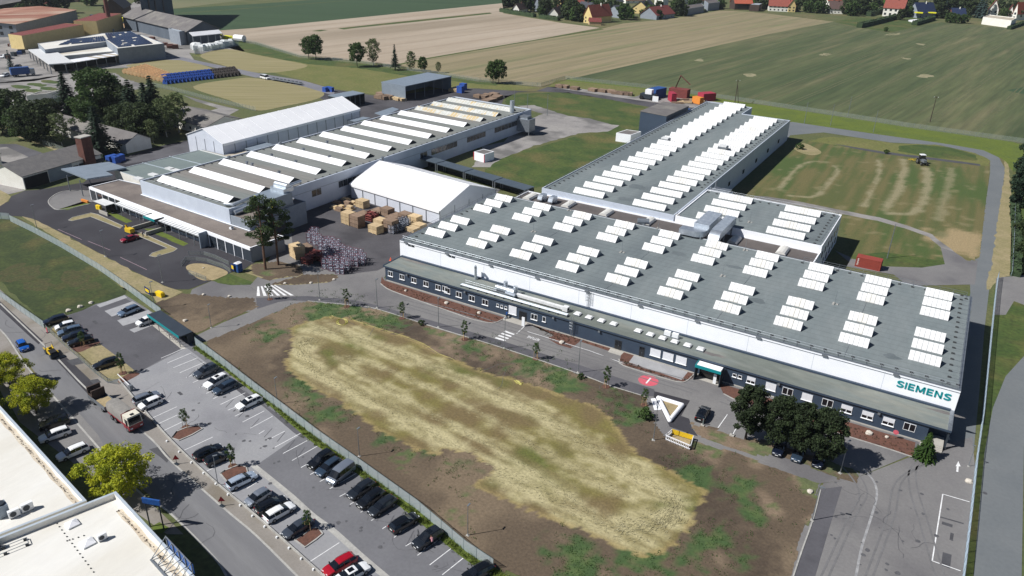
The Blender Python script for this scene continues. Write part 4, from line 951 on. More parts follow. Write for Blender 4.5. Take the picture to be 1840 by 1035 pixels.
# twin small ducts and flues on the link roof, pipes and plant on the office roof
for p,lb in((t(920,260,(210,375))[0],'left one of two small square roof ducts on the low link roof'),(t(920,260,(285,392))[0],'right one of two small square roof ducts on the low link roof')):
    q=G(*p,7.6);o=wthing('roof_duct',lb,'roof duct',(q.x,q.y,6.4));b=MB()
    pr=[(2.2,6.4),(2.2,8.2),(-.2,8.4),(-.9,8.0),(-1.2,7.2),(-1.2,6.9),(-.2,7.0),(.8,7.0),(.8,6.4)]
    b.add([(q.x+s,q.y+y,z)for s in(-.7,.7)for y,z in pr],[tuple(range(9)),tuple(range(17,8,-1))]+[(i,9+i,9+(i+1)%9,(i+1)%9)for i in range(9)]);b.build('duct_box','bright_duct',o)
q=G(1155,402,8.4);o=wthing('roof_fan','grey cylindrical extract fan at the back roof edge left of the big ducts','roof fan',(q.x,q.y,HZ));b=MB();b.tube([(q.x-1.4,q.y-.5,HZ+.9),(q.x+1.4,q.y+.8,HZ+.9)],.75,10);b.build('drum','galv',o);b=MB();b.box(q.x-.6,q.y-.4,HZ,q.x+.6,q.y+.6,HZ+.4);b.build('base','steel',o)
p0,p1=G(828,511,AZ+.5),G(1018,567,AZ+.5)
o=wthing('pipe_run','long silver pipe run on brackets along the office range roof','pipe',(p0.x,p0.y,AZ));b=MB()
for dy,r in((0,.10),(.35,.13),(.7,.09)):b.tube([(p0.x,AY0+.3+dy,AZ+.5),(p1.x,AY0+.3+dy,AZ+.5)],r,6)
b.build('pipe','bright_duct',o);b=MB();k=int((p1.x-p0.x)/2.2)
for i in range(k+1):x=p0.x+(p1.x-p0.x)*i/k;b.box(x-.05,AY0+.2,AZ,x+.05,AY0+1.2,AZ+.42)
b.build('bracket','steel',o)
p0,p1=G(922,533,AZ+.8),G(1015,560,AZ+.8)
o=wthing('roof_duct','white lagged duct on the office range roof between the plant and the ladder','roof duct',(p0.x,AY0+2.6,AZ));b=MB();b.box(p0.x,AY0+2.3,AZ+.35,p1.x,AY0+3.1,AZ+.95);b.box(p1.x-1.2,AY0+2.1,AZ+.2,p1.x,AY0+3.3,AZ+1.2);b.build('duct_box','grp',o);b=MB()
for i in range(14):x=p0.x+.3+(p1.x-p0.x-.6)*i/13;b.box(x-.06,AY0+2.4,AZ,x+.06,AY0+3.0,AZ+.35)
b.build('support','steel',o)
q=G(905,528,AZ);o=wthing('ventilation_plant','cluster of shiny silver ventilation drums on the office range roof','ventilation unit',(q.x,AY0+3.2,AZ));b=MB()
b.tube([(q.x-2.2,AY0+3.0,AZ+1.0),(q.x+2.6,AY0+3.0,AZ+1.0)],.65,10);b.tube([(q.x-.5,AY0+4.2,AZ+.3),(q.x-.5,AY0+4.2,AZ+2.3)],.5,10);b.tube([(q.x+2.2,AY0+4.0,AZ+.3),(q.x+2.2,AY0+4.0,AZ+1.9)],[.6,.5],10);b.tube([(q.x+.8,AY0+2.2,AZ+.7),(q.x+3.4,AY0+2.0,AZ+.7)],.45,8)
b.build('drum','bright_duct',o,smooth=40)
b=MB();b.box(q.x-3,AY0+2.2,AZ,q.x+3.4,AY0+4.9,AZ+.3);b.build('base','steel',o)
q=G(866,495,AZ);o=wthing('ventilation_flue','silver elbow flue rising against the white wall left of the ventilation drums','flue',(q.x,AY1-1.2,AZ));b=MB();b.tube([(q.x,AY1-1.2,AZ),(q.x,AY1-1.2,AZ+3.0),(q.x+.2,AY1-1.6,AZ+3.5),(q.x+.6,AY1-2.2,AZ+3.5)],.32,8);b.build('pipe','bright_duct',o,smooth=50)
railing([(q.x-.6,AY0+1.9,AZ),(q.x+8,AY0+1.9,AZ)],label='short guard rail beside the ventilation drums on the office range roof',step=1.8,mid=True)
q=G(1210,602,AZ);o=wthing('cooling_unit','small pair of white cooling units on the office range roof near the porch','cooling unit',(q.x,AY1-2.2,AZ));b=MB();b.box(q.x-1.6,AY1-2.4,AZ+.2,q.x-.3,AY1-1.8,AZ+1.1);b.box(q.x+.1,AY1-2.4,AZ+.2,q.x+1.4,AY1-1.8,AZ+1.1);b.build('casing','white_pvc',o);b=MB();b.box(q.x-1.8,AY1-2.5,AZ,q.x+1.6,AY1-1.7,AZ+.2);b.build('base','steel',o)
# white plant box beside the side hall
q=G(1328,335);o=wthing('plant_room','small white plant box standing in the corner of rear hall and side hall','plant box',(-60,224,0));b=MB();b.box(-61.5,224,0,-55.5,228,7.5);b.build('wall','white_clad',o);b=MB();b.box(-61.2,224.3,7.5,-55.8,227.7,8.2);b.tube([(-60.5,226,8.2),(-60.5,226,10.5)],.25,6);b.build('flue','galv',o)
# == dark tall box and huts beside the rear hall
k0,k1=G(1158,236),G(1189,246)
tb=wthing('plant_building','tall windowless dark grey metal building on the grass beside the rear hall','plant building',(-116.5,303,0))
QX=[(-117,303.5),(-104.8,301.5),(-103.9,326),(-116,327.5)]
b=MB();b.prism(QX,0,10.2);b.build('wall','slate_clad',tb);b=MB();b.prism([(-117.15,303.35),(-104.65,301.35),(-103.75,326.15),(-116.15,327.65)],10.2,10.4);b.build('roof','old_roof',tb)
hq=t(920,0,(740,1010),(845,1025));a,c=GP(hq)
gh=hall('site_hut','white site hut with a grey flat roof beside the rear hall','site hut',[a,c,c+Vector((1.2,8,0)),a+Vector((1.2,8,0))],3.4,'white_clad','old_roof',par=.05)
hq=t(460,260,(1558,108),(1632,128));a,c=GP(hq);hh=hall('site_hut','white site hut with red corner edges on the concrete beside the lawn','site hut',[a,c,c+Vector((.8,5.5,0)),a+Vector((.8,5.5,0))],3.0,'white_clad','old_roof',par=.05)
b=MB()
for p in(a,c):b.box(p.x-.12,p.y-.1,0,p.x+.12,p.y-.02,3.0)
mat('sign_red',(200,50,60),None,rough=.5);b.build('corner_trim','sign_red',hh)
# == old workshop with long white roof lights
SA,SB,SCc,SD=Vector((-204.6,131.6,0)),Vector((-164.1,129.5,0)),Vector((-159.6,286.5,0)),Vector((-200.2,288.0,0))
WZ=8.0
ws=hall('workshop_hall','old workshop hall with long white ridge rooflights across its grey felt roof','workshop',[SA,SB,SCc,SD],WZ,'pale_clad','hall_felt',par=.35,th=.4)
def sp(u,v,z=0):return SA.lerp(SB,u).lerp(SD.lerp(SCc,u),v)+Vector((0,0,z))
LT=155.0
for k in range(14):
    v=.0215+.0708*k;ul=.078-.035*k/13
    segs=[(ul,.877)]if k not in(3,10)else([(ul,.36),(.366,.877)]if k==3 else[(ul,.135),(.14,.877)])
    for u0,u1 in segs:
        a,c=sp(u0,v,WZ),sp(u1,v,WZ);d=(c-a).normalized();nn=Vector((-d.y,d.x,0));D,Hh=4.7,1.25
        b=MB();vs=[a,c,c+nn*D,a+nn*D];m0,m1=a+nn*D/2+Vector((0,0,Hh)),c+nn*D/2+Vector((0,0,Hh))
        b.add([*vs,m0,m1],[(0,1,5,4),(2,3,4,5),(1,2,5),(3,0,4)]);b.m=[0,0,1,1]
        if k>10:
            L=(c-a).length;q=22
            for i in range(q+1):pp=a.lerp(c,i/q);b.bar(pp+Vector((0,0,.05)),pp+nn*D/2+Vector((0,0,Hh+.05)),.22,.05,2)
        else:
            for i in range(9):pp=a.lerp(c,i/8);b.bar(pp+Vector((0,0,.02)),pp+nn*D/2+Vector((0,0,Hh+.02)),.10,.03,0)
        b.build('rooflight',['grp_weathered' if k>10 else 'film_white','charcoal','grp'],ws)
for v in(.32,.35,.38):
    pass
for px in t(460,0,(510,1020))+t(460,260,(112,82),(285,130),(165,205),(340,42),(525,95),(690,35),(905,100))+t(320,170,(475,590),(640,640),(690,655),(870,570),(940,730),(1095,630),(1410,585),(1165,515),(1385,450),(1615,505),(950,460),s=.19318):
    q=G(*px,WZ+.8);b=MB();b.tube([(q.x,q.y,WZ),(q.x,q.y,WZ+1.2)],.35,8);b.tube([(q.x,q.y,WZ+1.2),(q.x,q.y,WZ+1.5)],[.6,.5],8);b.build('roof_vent','steel',ws)
# wall windows on the yard side
for v0,v1,n in((.19,.215,2),(.262,.34,6),(.52,.545,2),(.56,.66,7),(.70,.78,6),(.82,.95,8)):
    for i in range(n):
        a,c=sp(1,v0+(v1-v0)*(i+.04)/n),sp(1,v0+(v1-v0)*(i+.96)/n);b=MB();ex=Vector((.06,0,0))
        b.add([a+ex+Vector((0,0,3.6)),c+ex+Vector((0,0,3.6)),c+ex+Vector((0,0,5.6)),a+ex+Vector((0,0,5.6)),a+Vector((0,0,3.6)),c+Vector((0,0,3.6)),c+Vector((0,0,5.6)),a+Vector((0,0,5.6))],[(0,1,2,3),(0,4,5,1),(2,6,7,3),(1,5,6,2),(3,7,4,0)])
        b.build('window','render_yellow' if False else 'glass',ws)
b=MB();a,c=sp(1,0),sp(1,1);e=Vector((.05,0,0));b.add([a+e+Vector((0,0,5.75)),c+e+Vector((0,0,5.75)),c+e+Vector((0,0,5.9)),a+e+Vector((0,0,5.9))],[(0,1,2,3)]);b.build('wall_band','grey_metal',ws)
P0=[sp(.01,.005,WZ+.35),sp(.99,.005,WZ+.35)]
for nm,A,B_,lb in(('f',sp(.02,.012,WZ),sp(.98,.012,WZ),'low line of ballast blocks and cable along the front roof edge of the workshop'),('r',sp(.985,.02,WZ),sp(.985,.98,WZ),'low line of ballast blocks and cable along the yard side roof edge of the workshop'),('l',sp(.015,.02,WZ),sp(.015,.98,WZ),'low line of ballast blocks along the workshop roof edge facing the big tent')):
    railing([A,B_],.35,3.0,lb,(.01,.9,0)if nm=='f' else(.9 if nm=='l' else-.9,.01,0),name='fall_arrest_line',mid=False)
# shaded two storey block at its front right, with plant on top
EA,EB=G(453.5,471.6),G(551,417)
BB=[(-164.0,129.6),(-147.0,121.6),(-143.9,142.9),(-161.2,145.6)]
bl=hall('boiler_house','shaded grey block between the workshop and the yard with plant on its roof','boiler house',[(-164.0,129.6),(-156.45,129.2),(-155.8,149.4),(-163.3,149.7)],6.4,'render_grey','gravel_roof',par=.2)
b=MB();b.box(-156.1,136.5,0,-155.95,141.5,3.8)
b.build('door','dark_panel',bl)
ac=wthing('air_handler','large grey air handling unit with two yellow stripes on the boiler house roof','air handler',(-163.7,138,6.4))
a1,a2=GY(494,352,128.0),GY(519,362,128.0)
ax=-163.7
b=MB();b.box(ax,138.0,7.0,ax+7.0,145.5,10.2,0);b.box(ax-.2,137.8,6.4,ax+7.2,145.7,7.0,1);b.build('casing',['grey_metal','steel'],ac)
b=MB()
for i in range(6):b.box(ax+.9+i*.95,137.9,7.2,ax+1.45+i*.95,138.0,9.8)
b.build('grille','charcoal',ac)
mat('safety_yellow',(228,222,40),None,rough=.5)
for x in(ax+.25,ax+6.55):b=MB();b.box(x,137.9,7.1,x+.45,138.0,10.0);b.build('stripe','safety_yellow',ac)
b=MB();b.box(ax+1.0,143.2,10.2,ax+6.2,147,11.4);b.tube([(ax+1.2,145.2,11.6),(ax+6.0,145.2,11.6)],.9,10);b.build('drum','bright_duct',ac)
pd_=wthing('roof_duct','silver duct lying along the right roof edge of the workshop beside the air handler','roof duct',(-163,130,WZ));b=MB()
b.tube([(-167.5,131.2,WZ+.6),(-165,131.6,WZ+.8),(-164.6,138,WZ+1.2),(-164.2,150,WZ+1.2),(-165.0,157,WZ+.9)],.5,8);b.tube([(-163.3,130.5,7.2),(-163.0,134,7.4),(-162.4,138,8)],.7,8);b.build('pipe','bright_duct',pd_,smooth=50)
# low front range of the old workshop
FA,FB=Vector((-223.4,127.0,0)),Vector((-147.0,120.9,0));fd=(FB-FA).normalized();fn=Vector((-fd.y,fd.x,0))
LZ=3.9
lo=hall('reception_range','low flat roofed reception range with gravel roof and slatted sunshade facing the forecourt','office building',[FA,FB,Vector((-145.9,131.2,0)),Vector((-156.4,131.7,0)),Vector((-156.5,129.1,0)),Vector((-164.1,129.4,0)),Vector((-204.6,131.5,0)),Vector((-204.4,138,0)),FA+fn*9.5],LZ,'render_grey','gravel_roof',par=.2,th=.35,coping='white_clad')
def fp(x,off=0,z=0):p=FA+fd*x+fn*off;return Vector((p.x,p.y,z))
FL=(FB-FA).length
def fbox(name,m,par,x0,x1,o0,o1,z0,z1):
    b=MB();vs=[fp(x0,o0,z0),fp(x1,o0,z0),fp(x1,o1,z0),fp(x0,o1,z0),fp(x0,o0,z1),fp(x1,o0,z1),fp(x1,o1,z1),fp(x0,o1,z1)]
    b.add(vs,[(3,2,1,0),(4,5,6,7),(0,1,5,4),(1,2,6,5),(2,3,7,6),(3,0,4,7)]);return b.build(name,m,par)
fbox('fascia','white_clad',lo,0,FL,-.22,-.02,LZ-.55,LZ+.22)
nb=22
for i in range(nb):
    x0,x1=FL*i/nb,FL*(i+1)/nb
    if i in(10,11):fbox('entrance_glazing','dark_glass',lo,x0+.1,x1,-.06,-.01,.1,LZ-.6);continue
    fbox('window','glass' if i<19 else 'dark_panel',lo,x0+.25,x1-.05,-.06,-.01,.9 if 5<i<16 else .15,LZ-.6)
    fbox('pilaster','white_clad',lo,x0-.03,x0+.2,-.2,-.01,0,LZ-.56)
# slatted sunshades either side of the teal porch
def sunshade(x0,x1,lb):
    o=wthing('sunshade',lb,'sunshade',fp(x0,-2.2,3.0));
    b=MB();k=int((x1-x0)/1.28)
    for i in range(k+1):
        x=x0+(x1-x0)*i/k;b.bar(fp(x,-.25,3.35),fp(x,-2.3,3.1),.1,.14)
    b.bar(fp(x0,-2.3,3.1),fp(x1,-2.3,3.1),.12,.18);b.build('frame','steel',o)
    b=MB()
    for i in range(k):
        u0,u1=x0+(x1-x0)*(i+.09)/k,x0+(x1-x0)*(i+.91)/k
        b.add([fp(u0,-.3,3.42),fp(u1,-.3,3.42),fp(u1,-2.25,3.17),fp(u0,-2.25,3.17),fp(u0,-.3,3.37),fp(u1,-.3,3.37),fp(u1,-2.25,3.12),fp(u0,-2.25,3.12)],[(3,2,1,0),(4,5,6,7),(2,3,7,6),(0,1,5,4)])
    b.build('blade','grp',o)
    for x in(x0+3,(x0+x1)/2,x1-3):b=MB();b.bar(fp(x,-2.2,0),fp(x,-2.2,3.0),.14,.14);b.build('post','steel',o)
xs=[(p-FA).dot(fd)for p in(G(345,380),G(205,370),G(268,395),G(370,425))]
sunshade(17.5,33.0,'white slatted sunshade left of the teal porch on the reception range');sunshade(39.5,58.5,'white slatted sunshade right of the teal porch on the reception range')
tp=wthing('entrance_canopy','small teal edged entrance canopy on the reception range','porch',fp(34,-3,0));fbox('roof','white_clad',tp,34.1,39,-3.0,-.3,3.2,3.5);fbox('fascia','teal',tp,33.9,39.2,-3.2,-3.02,2.95,3.6);fbox('side_wall','charcoal',tp,39.0,39.2,-3.0,-.3,2.95,3.6)
for x in(33.0,39.4):b=MB();b.add([fp(x,-6.5,0),fp(x+.4,-6.5,0),fp(x+.4,-.3,0),fp(x,-.3,0),fp(x,-6.5,1.1),fp(x+.4,-6.5,1.1),fp(x+.4,-.3,1.1),fp(x,-.3,1.1)],[(4,5,6,7),(0,1,5,4),(1,2,6,5),(2,3,7,6),(3,0,4,7)]);tag(b.build('ramp_wall','concrete',None,fp(x,-3,0)),'low concrete wall flanking the reception entrance path, '+('left side' if x<35 else 'right side'),'low wall','walls beside the reception path')
wb=wthing('wind_screen','grey standing slab wall projecting from the reception range near the pines','screen wall',fp(58.5,-2,0));fbox('slab','grey_metal',wb,58.6,58.9,-2.6,-.25,0,4.3)
o=wthing('bike_shelter','grey arched glass shelter with white flat roof by the reception range','shelter',fp(11,-4,0));fbox('roof','grp',o,9.5,16,-4.2,-1.2,2.6,2.75);fbox('glazing','dark_glass',o,15.9,16.0,-4.1,-1.3,.2,2.6);fbox('wall','concrete',o,13,17.5,-4.9,-4.6,0,1.0)
for x in(9.7,15.7):b=MB();b.bar(fp(x,-4.1,0),fp(x,-4.1,2.6),.1,.1);b.build('post','steel',o)
for px,lb in zip(t(140,280,(985,490),(1120,535),s=.1352)+t(220,290,(1060,680),(1135,705),s=.12563)+t(330,380,(545,85),(740,250),s=.11594),('first from the left wall end','second from the left wall end','left of the middle pair','right of the middle pair','below the workshop corner','nearest the pines')):
    q=G(*px,LZ+.4);o=wthing('roof_fan','small white roof fan on the reception range gravel roof, '+lb,'roof fan',(q.x,q.y,LZ),'roof fans on the reception range');b=MB();b.box(q.x-.45,q.y-.4,LZ,q.x+.45,q.y+.4,LZ+.5);b.build('casing','white_pvc',o);b=MB();b.tube([(q.x+.4,q.y-.1,LZ+.5),(q.x+.4,q.y-.1,LZ+.85)],.32,8);b.build('cowl','steel',o)
# delivery roof and side roofs
CZ=5.6
cpx=[(109.5,303),(156,321),(203,313.8),(190,307.5),(227,301),(195.5,290.5)]
cq=GP(cpx,CZ)
cn=wthing('delivery_canopy','grey metal delivery canopy on tall posts at the end of the reception range','canopy',cq[0]*1)
cn['_o']=(cq[0].x,cq[0].y,0);cn.location=(cq[0].x,cq[0].y,0)
b=MB();b.prism([(p.x,p.y)for p in cq],CZ-.45,CZ);b.build('roof','grey_metal',cn)
for px in((126.5,343.5),(149.5,352.5),(163.5,335),(127+20,322)):
    q=G(*px);b=MB();b.tube([(q.x,q.y,0),(q.x,q.y,CZ-.45)],.16,8);b.build('post','steel',cn)
gq=GP([(240,318),(269,329),(345,297),(275,284),(225,297)],4.6)
gf=hall('store_range','flat green felt roofed store range between the canopy and the workshop','store building',[Vector((-204.7,139,0)),Vector((-204.2,150.5,0)),Vector((-203.5,171,0)),Vector((-229,172,0)),Vector((-231,140.5,0))],4.6,'render_white','green_felt',par=.15,coping='coping')
for px in t(140,280,(805,295),(1003,243),(1225,163),(1290,182),s=.1352):
    q=G(*px,5.0);b=MB();b.box(q.x-1.6,q.y-.9,4.6,q.x+1.6,q.y+.9,5.05);b.build('rooflight','grp',gf)
b=MB();b.box(-231,150.6,4.62,-204.5,150.9,4.75);b.box(-230.5,160.6,4.62,-204,160.9,4.75);b.build('roof_seam','coping',gf)
hall('store_range','beige flat roofed strip beside the big white tent','store building',[Vector((-229,172.2,0)),Vector((-219.0,171.8,0)),Vector((-204.3,171.3,0)),Vector((-203.9,176,0)),Vector((-229,179.5,0))][0:1]+[Vector((-203.4,171.3,0)),Vector((-203.2,181,0)),Vector((-217,181,0)),Vector((-217.8,173.2,0)),Vector((-229,173.3,0))],4.4,'render_grey','beige_felt',par=.1)
# == white tents
def tent(name,label,a,ux,uy,L,D,ze,zr,bays,along,over=.35):
    a=Vector((a[0],a[1],0));b_,c,d=a+ux*L,a+ux*L+uy*D,a+uy*D
    o=wthing(name,label,'tent hall',(a.x,a.y,0))
    R4=(a,b_,c,d)if along else(b_,c,d,a);p0,p1,p2,p3=R4;m0,m1=(p0+p3)/2,(p1+p2)/2
    r=MB();r.gable(p0,p1,p2,p3,ze,zr,over=over,thick=.12)
    LL=(p1-p0).length;e=(p1-p0).normalized();f=(p3-p0).normalized();hw=(p3-p0).length/2;up=Vector((0,0,1))
    for i in range(bays+1):
        q=p0+e*LL*i/bays;w=.16
        for sgn in(0,1):
            A=q-f*over if not sgn else q+f*(2*hw+over);dz=(zr-ze)/hw*over
            lo_=A+up*(ze-dz+.02);hi=q+f*hw+up*(zr+.02);r.bar(lo_,hi,w,.08,1)
    # valance
    for A,B_,n in((p0,p1,-f),(p3,p2,f)):r.bar(A+n*over+up*(ze-.55),B_+n*over+up*(ze-.55),.06,.75,0)
    r.build('roof',['tent_white','tent_seam'],o)
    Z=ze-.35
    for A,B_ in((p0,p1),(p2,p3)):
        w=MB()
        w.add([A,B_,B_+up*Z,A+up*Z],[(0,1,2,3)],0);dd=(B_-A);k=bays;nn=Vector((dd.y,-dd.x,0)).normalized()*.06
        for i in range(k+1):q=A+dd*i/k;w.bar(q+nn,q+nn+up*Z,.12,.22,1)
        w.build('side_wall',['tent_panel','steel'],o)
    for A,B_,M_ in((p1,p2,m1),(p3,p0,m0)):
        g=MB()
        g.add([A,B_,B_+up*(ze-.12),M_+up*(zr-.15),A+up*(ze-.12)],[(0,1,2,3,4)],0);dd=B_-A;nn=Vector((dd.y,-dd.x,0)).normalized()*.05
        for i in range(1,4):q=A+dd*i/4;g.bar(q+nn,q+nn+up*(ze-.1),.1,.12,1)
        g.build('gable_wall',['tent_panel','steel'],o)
    return o
ux=Vector((37.6,-4.2,0)).normalized();uy=Vector((.111,.994,0))
tent('tent_hall','smaller white storage tent with open crate yard in front of it',(-160.8,173.8),ux,uy,37.6,26,4.7,9.2,7,True)
ux2=Vector((20.4,-1.4,0)).normalized();uy2=Vector((.012,1,0)).normalized()
tent('tent_hall','tall long white storage tent behind the workshop hall',(-239.0,175.2),ux2,uy2,20.4,70,8.2,11.9,14,False)
# small lean-to roofs between big tent and workshop
for px,lb in((t(320,170,(610,500),(800,440),(885,462),(690,520),s=.19318),'small grey lean-to roof between big tent and workshop, nearer one'),(t(320,170,(1575,235),(1720,205),(1790,215),(1650,250),s=.19318),'small grey lean-to roof between big tent and workshop, farther one'),([(673,203),(705,192.5),(717,196),(690,209)],'grey flat canopy roof at the far end of the big tent')):
    q=GP(px,5.2);o=wthing('lean_to',lb,'lean-to',(q[0].x,q[0].y,0));b=MB();b.prism([(p.x,p.y)for p in q],5.0,5.2);b.build('roof','grey_metal',o);
    for p in q:b=MB();p=p.lerp(q[0],.02);b.bar((p.x,p.y,0),(p.x,p.y,5.0),.12,.12);b.build('post','steel',o)
# covered walkway of four stepped dark roofs
wk=t(600,270,(830,55),(1130,130),(1415,220),(1715,315),(2010,415),s=.16304);base=GP([(736,290),(783,305),(831,320),(881,335),(930,352)])
W0,W1=G(737,281,3.6),G(945,341,3.6);wd=W1-W0;wn=Vector((-wd.y,wd.x,0)).normalized()
for i in range(4):
    a,c=W0+wd*(i/4),W0+wd*((i+1)/4-.004);a.z=c.z=0;z=3.9-i*.12
    o=wthing('covered_walkway','dark roofed open walkway bay between workshop and white hall, '+['nearest the workshop','second from the workshop','third from the workshop','nearest the white hall'][i],'covered walkway',(a.x,a.y,0),'walkway roof bays')
    b=MB();b.prism([a,c,c+wn*4.6,a+wn*4.6],z-.3,z);b.build('roof','slate_roof',o)
    for p in(a+wn*.3,c+wn*.3-wd*.012,a+wn*4.3,c+wn*4.3-wd*.012):b=MB();b.bar((p.x,p.y,0),(p.x,p.y,z-.3),.22,.22);b.build('post','steel',o)
    b=MB();q0,q1=a+wn*4.45,c+wn*4.45;b.add([q0,q1,q1+Vector((0,0,3)),q0+Vector((0,0,3))],[(0,1,2,3)]);b.build('back_wall','charcoal',o)
# grey open sheds at the far side
def shed(name,label,A,B_,D_,ze,m,openm='void'):
    a,c=G(*A),G(*B_);d=(c-a);n=Vector((-d.y,d.x,0)).normalized()*D_
    o=wthing(name,label,'shed',(a.x,a.y,0));b=MB();b.prism([a-n*.02,c-n*.02,c+n*1.02,a+n*1.02],ze-.35,ze);b.build('roof','grey_metal',o)
    b=MB();th=d.normalized()*.25
    b.prism([a+n,c+n,c+n-n.normalized()*.25,a+n-n.normalized()*.25],0,ze-.35);b.prism([a,a+th,a+th+n*.98,a+n*.98],0,ze-.35);b.prism([c-th,c,c+n*.98,c-th+n*.98],0,ze-.35)
    b.build('wall',m,o)
    for i in range(1,5):q=a+d*i/5;b=MB();b.box(q.x-.12,q.y-.12,0,q.x+.12,q.y+.12,ze-.35);b.build('post','steel',o)
    return o
shed('open_shed','long grey open fronted storage shed by the rear meadow',(729,181.5),(811,162),15.5,7.2,'grey_metal')
shed('open_shed','small dark open shed behind the big white tent',(612,196),(656,187),8,5.2,'charcoal')
# silver filter plant at the far corner of the workshop
q=G(932,240);o=wthing('filter_plant','silver dust filter plant with a tall pipe at the far corner of the workshop','filter plant',(q.x,q.y,0));b=MB();b.box(q.x-2.5,q.y-1,1.5,q.x+5.5,q.y+4,6.5);b.box(q.x-2,q.y,6.5,q.x+4,q.y+3.5,7.5);b.build('casing','galv',o);b=MB();b.tube([(q.x-4.2,q.y+1,2),(q.x-4.2,q.y+1,13)],.9,10);b.tube([(q.x-4.2,q.y+1,5),(q.x-1,q.y+1,5)],.8,8);b.build('stack','bright_duct',o,smooth=40);b=MB()
for dx in(-2.2,5.2):
    for dy in(-.7,3.7):b.bar((q.x+dx,q.y+dy,0),(q.x+dx,q.y+dy,1.5),.25,.25)
b.build('leg_frame','steel',o)
# == white roofed warehouse bottom left
B0,B1,B2=G(208.5,884,7.6),G(349,1035,7.6),G(0,966,7.6)
e1=(B1-B0).normalized();e2=Vector((-e1.y,e1.x,0));e2=-e2 if e2.x>0 else e2;e2w=(B2-B0).normalized()
Q=[B0,B0+e1*60,B0+e1*60+e2w*60,B0+e2w*60]
nw=hall('warehouse','nearer warehouse block with pale membrane roof and raised grey parapet at the lower left corner','warehouse',Q,6.9,'render_white','membrane',par=.85,th=.38,coping='coping')
U0,U1=G(155.8,899,6.3),G(0,728.5,6.3);f1=(U1-U0).normalized()
Q2=[U0+Vector((0,0,0)),U0+f1*90,U0+f1*90+e2w*60,U0+e2w*60];sh=Vector((0.0,0.0,0))
Q2=[p+e2w.cross(Vector((0,0,1)))*0 for p in Q2]
b0=B0+e2w*.0
nn2=Vector((e2w.y,-e2w.x,0));nn2=nn2 if nn2.dot(f1)>0 else-nn2
Q2[0]=U0+nn2*.05;Q2[3]=U0+e2w*60+nn2*.05
nf=hall('warehouse','farther warehouse block with pale membrane roof and leaf litter along its edge','warehouse',Q2,5.9,'render_white','membrane',par=.35,th=.4,coping='coping')
def roofdebris(o,A,d,nrm,L,z,name='leaf_litter'):
    b=MB();rr=random.Random(3)
    for i in range(int(L*14)):
        u=rr.random()*L;g=.35+.65*max(0,noise.noise(Vector((u*.5,1,2)))+.35)
        if rr.random()>g:continue
        p=A+d*u+nrm*(1.1+rr.gauss(0,.09));s=rr.uniform(.04,.13)
        b.add([(p.x+s*math.cos(a),p.y+s*math.sin(a),z+.01+rr.random()*.12)for a in(0,2.1+rr.random(),4.2)],[(0,1,2)])
    tag(b.build(name,'debris',None,(A.x,A.y,z)),kind='stuff')
for A,d,L,z in((B0+e1*3,e1,22,6.9),(Q2[0]+f1*1,f1,45,5.9)):
    nr=Vector((-d.y,d.x,0));nr=nr if nr.dot(e2w)>0 else-nr;roofdebris(None,A,d,nr,L,z)
    b=MB();pts=[A+d*u+nr*(1.0+.1*math.sin(u))for u in range(0,int(L),2)];ribbon(pts,.8,z+.004,b=b);b.build('dirt_streak','membrane_stain',nw if z>6 else nf)
for px,z,sz in((t(0,775,(515,655)),6.9,1.2),(t(0,775,(625,790)),6.9,1.25)):
    q=G(*px[0],z+.3);M=Matrix.Translation((q.x,q.y,0))@Matrix.Rotation(math.atan2(e1.y,e1.x),4,'Z');b=MB();s=sz*.62
    b.box(-s,-s,z,s,s,z+.22,1,M);b.add([M@Vector(p)for p in((-s,-s,z+.22),(s,-s,z+.22),(s,s,z+.22),(-s,s,z+.22),(0,0,z+.62))],[(0,1,4),(1,2,4),(2,3,4),(3,0,4)],0);b.build('roof_dome',['film_white','grp'],nw)
def ac_unit(px,z,lb,s=1.0,fanm='charcoal',tall=.9):
    q=G(*px,z+.5);rz=math.atan2(e1.y,e1.x)+R(90)
    o=thing('air_conditioner',lb,'air conditioner',(q.x,q.y,z),rz);b=MB();b.box(-.55*s,-.22*s,.12,.55*s,.22*s,.12+tall*s);b.build('casing','white_pvc',o)
    b=MB();b.tube([(-.12*s,-.23*s,.12+tall*s*.5),(-.12*s,-.26*s,.12+tall*s*.5)],.33*s,12);b.build('fan',fanm,o);b=MB()
    for x in(-.45*s,.4*s):b.box(x,-.3,0,x+.08,.3,.12)
    b.build('foot','weight',o);return o
ac_unit(t(0,775,(195,545))[0],5.9,'white air conditioner on the farther warehouse roof, rightmost of its row',1.3)
ac_unit(t(0,775,(100,590))[0],5.9,'white air conditioner on the farther warehouse roof, middle of its row',1.2)
ac_unit(t(0,775,(730,755))[0],6.9,'small condenser beside a roof dome on the nearer warehouse roof',1.0)
q=G(*t(0,775,(25,600))[0],5.9);o=thing('cooling_tower','dark upright cooling unit at the left edge of the warehouse roof','cooling unit',(q.x,q.y,5.9),math.atan2(e1.y,e1.x));b=MB();b.box(-.7,-.7,.1,.7,.7,1.9);b.build('casing','grey_metal',o);b=MB();b.tube([(0,0,1.9),(0,0,2.15)],.55,12);b.build('fan','charcoal',o)
q=G(*t(0,775,(60,850))[0],6.9);o=thing('roof_pipe_rack','low pipe frame with dark blocks on the nearer warehouse roof','pipe frame',(q.x,q.y,6.9),math.atan2(e2w.y,e2w.x));b=MB()
for y in(-.6,.6):b.tube([(-2.2,y,.35),(3,y,.35)],.05,5)
b.tube([(-2.2,-.6,.35),(-2.2,.6,.35)],.05,5);b.build('pipe','galv',o);b=MB()
for x in(-2.0,.4,2.6):
    for y in(-.6,.6):b.box(x-.2,y-.15,0,x+.2,y+.15,.25)
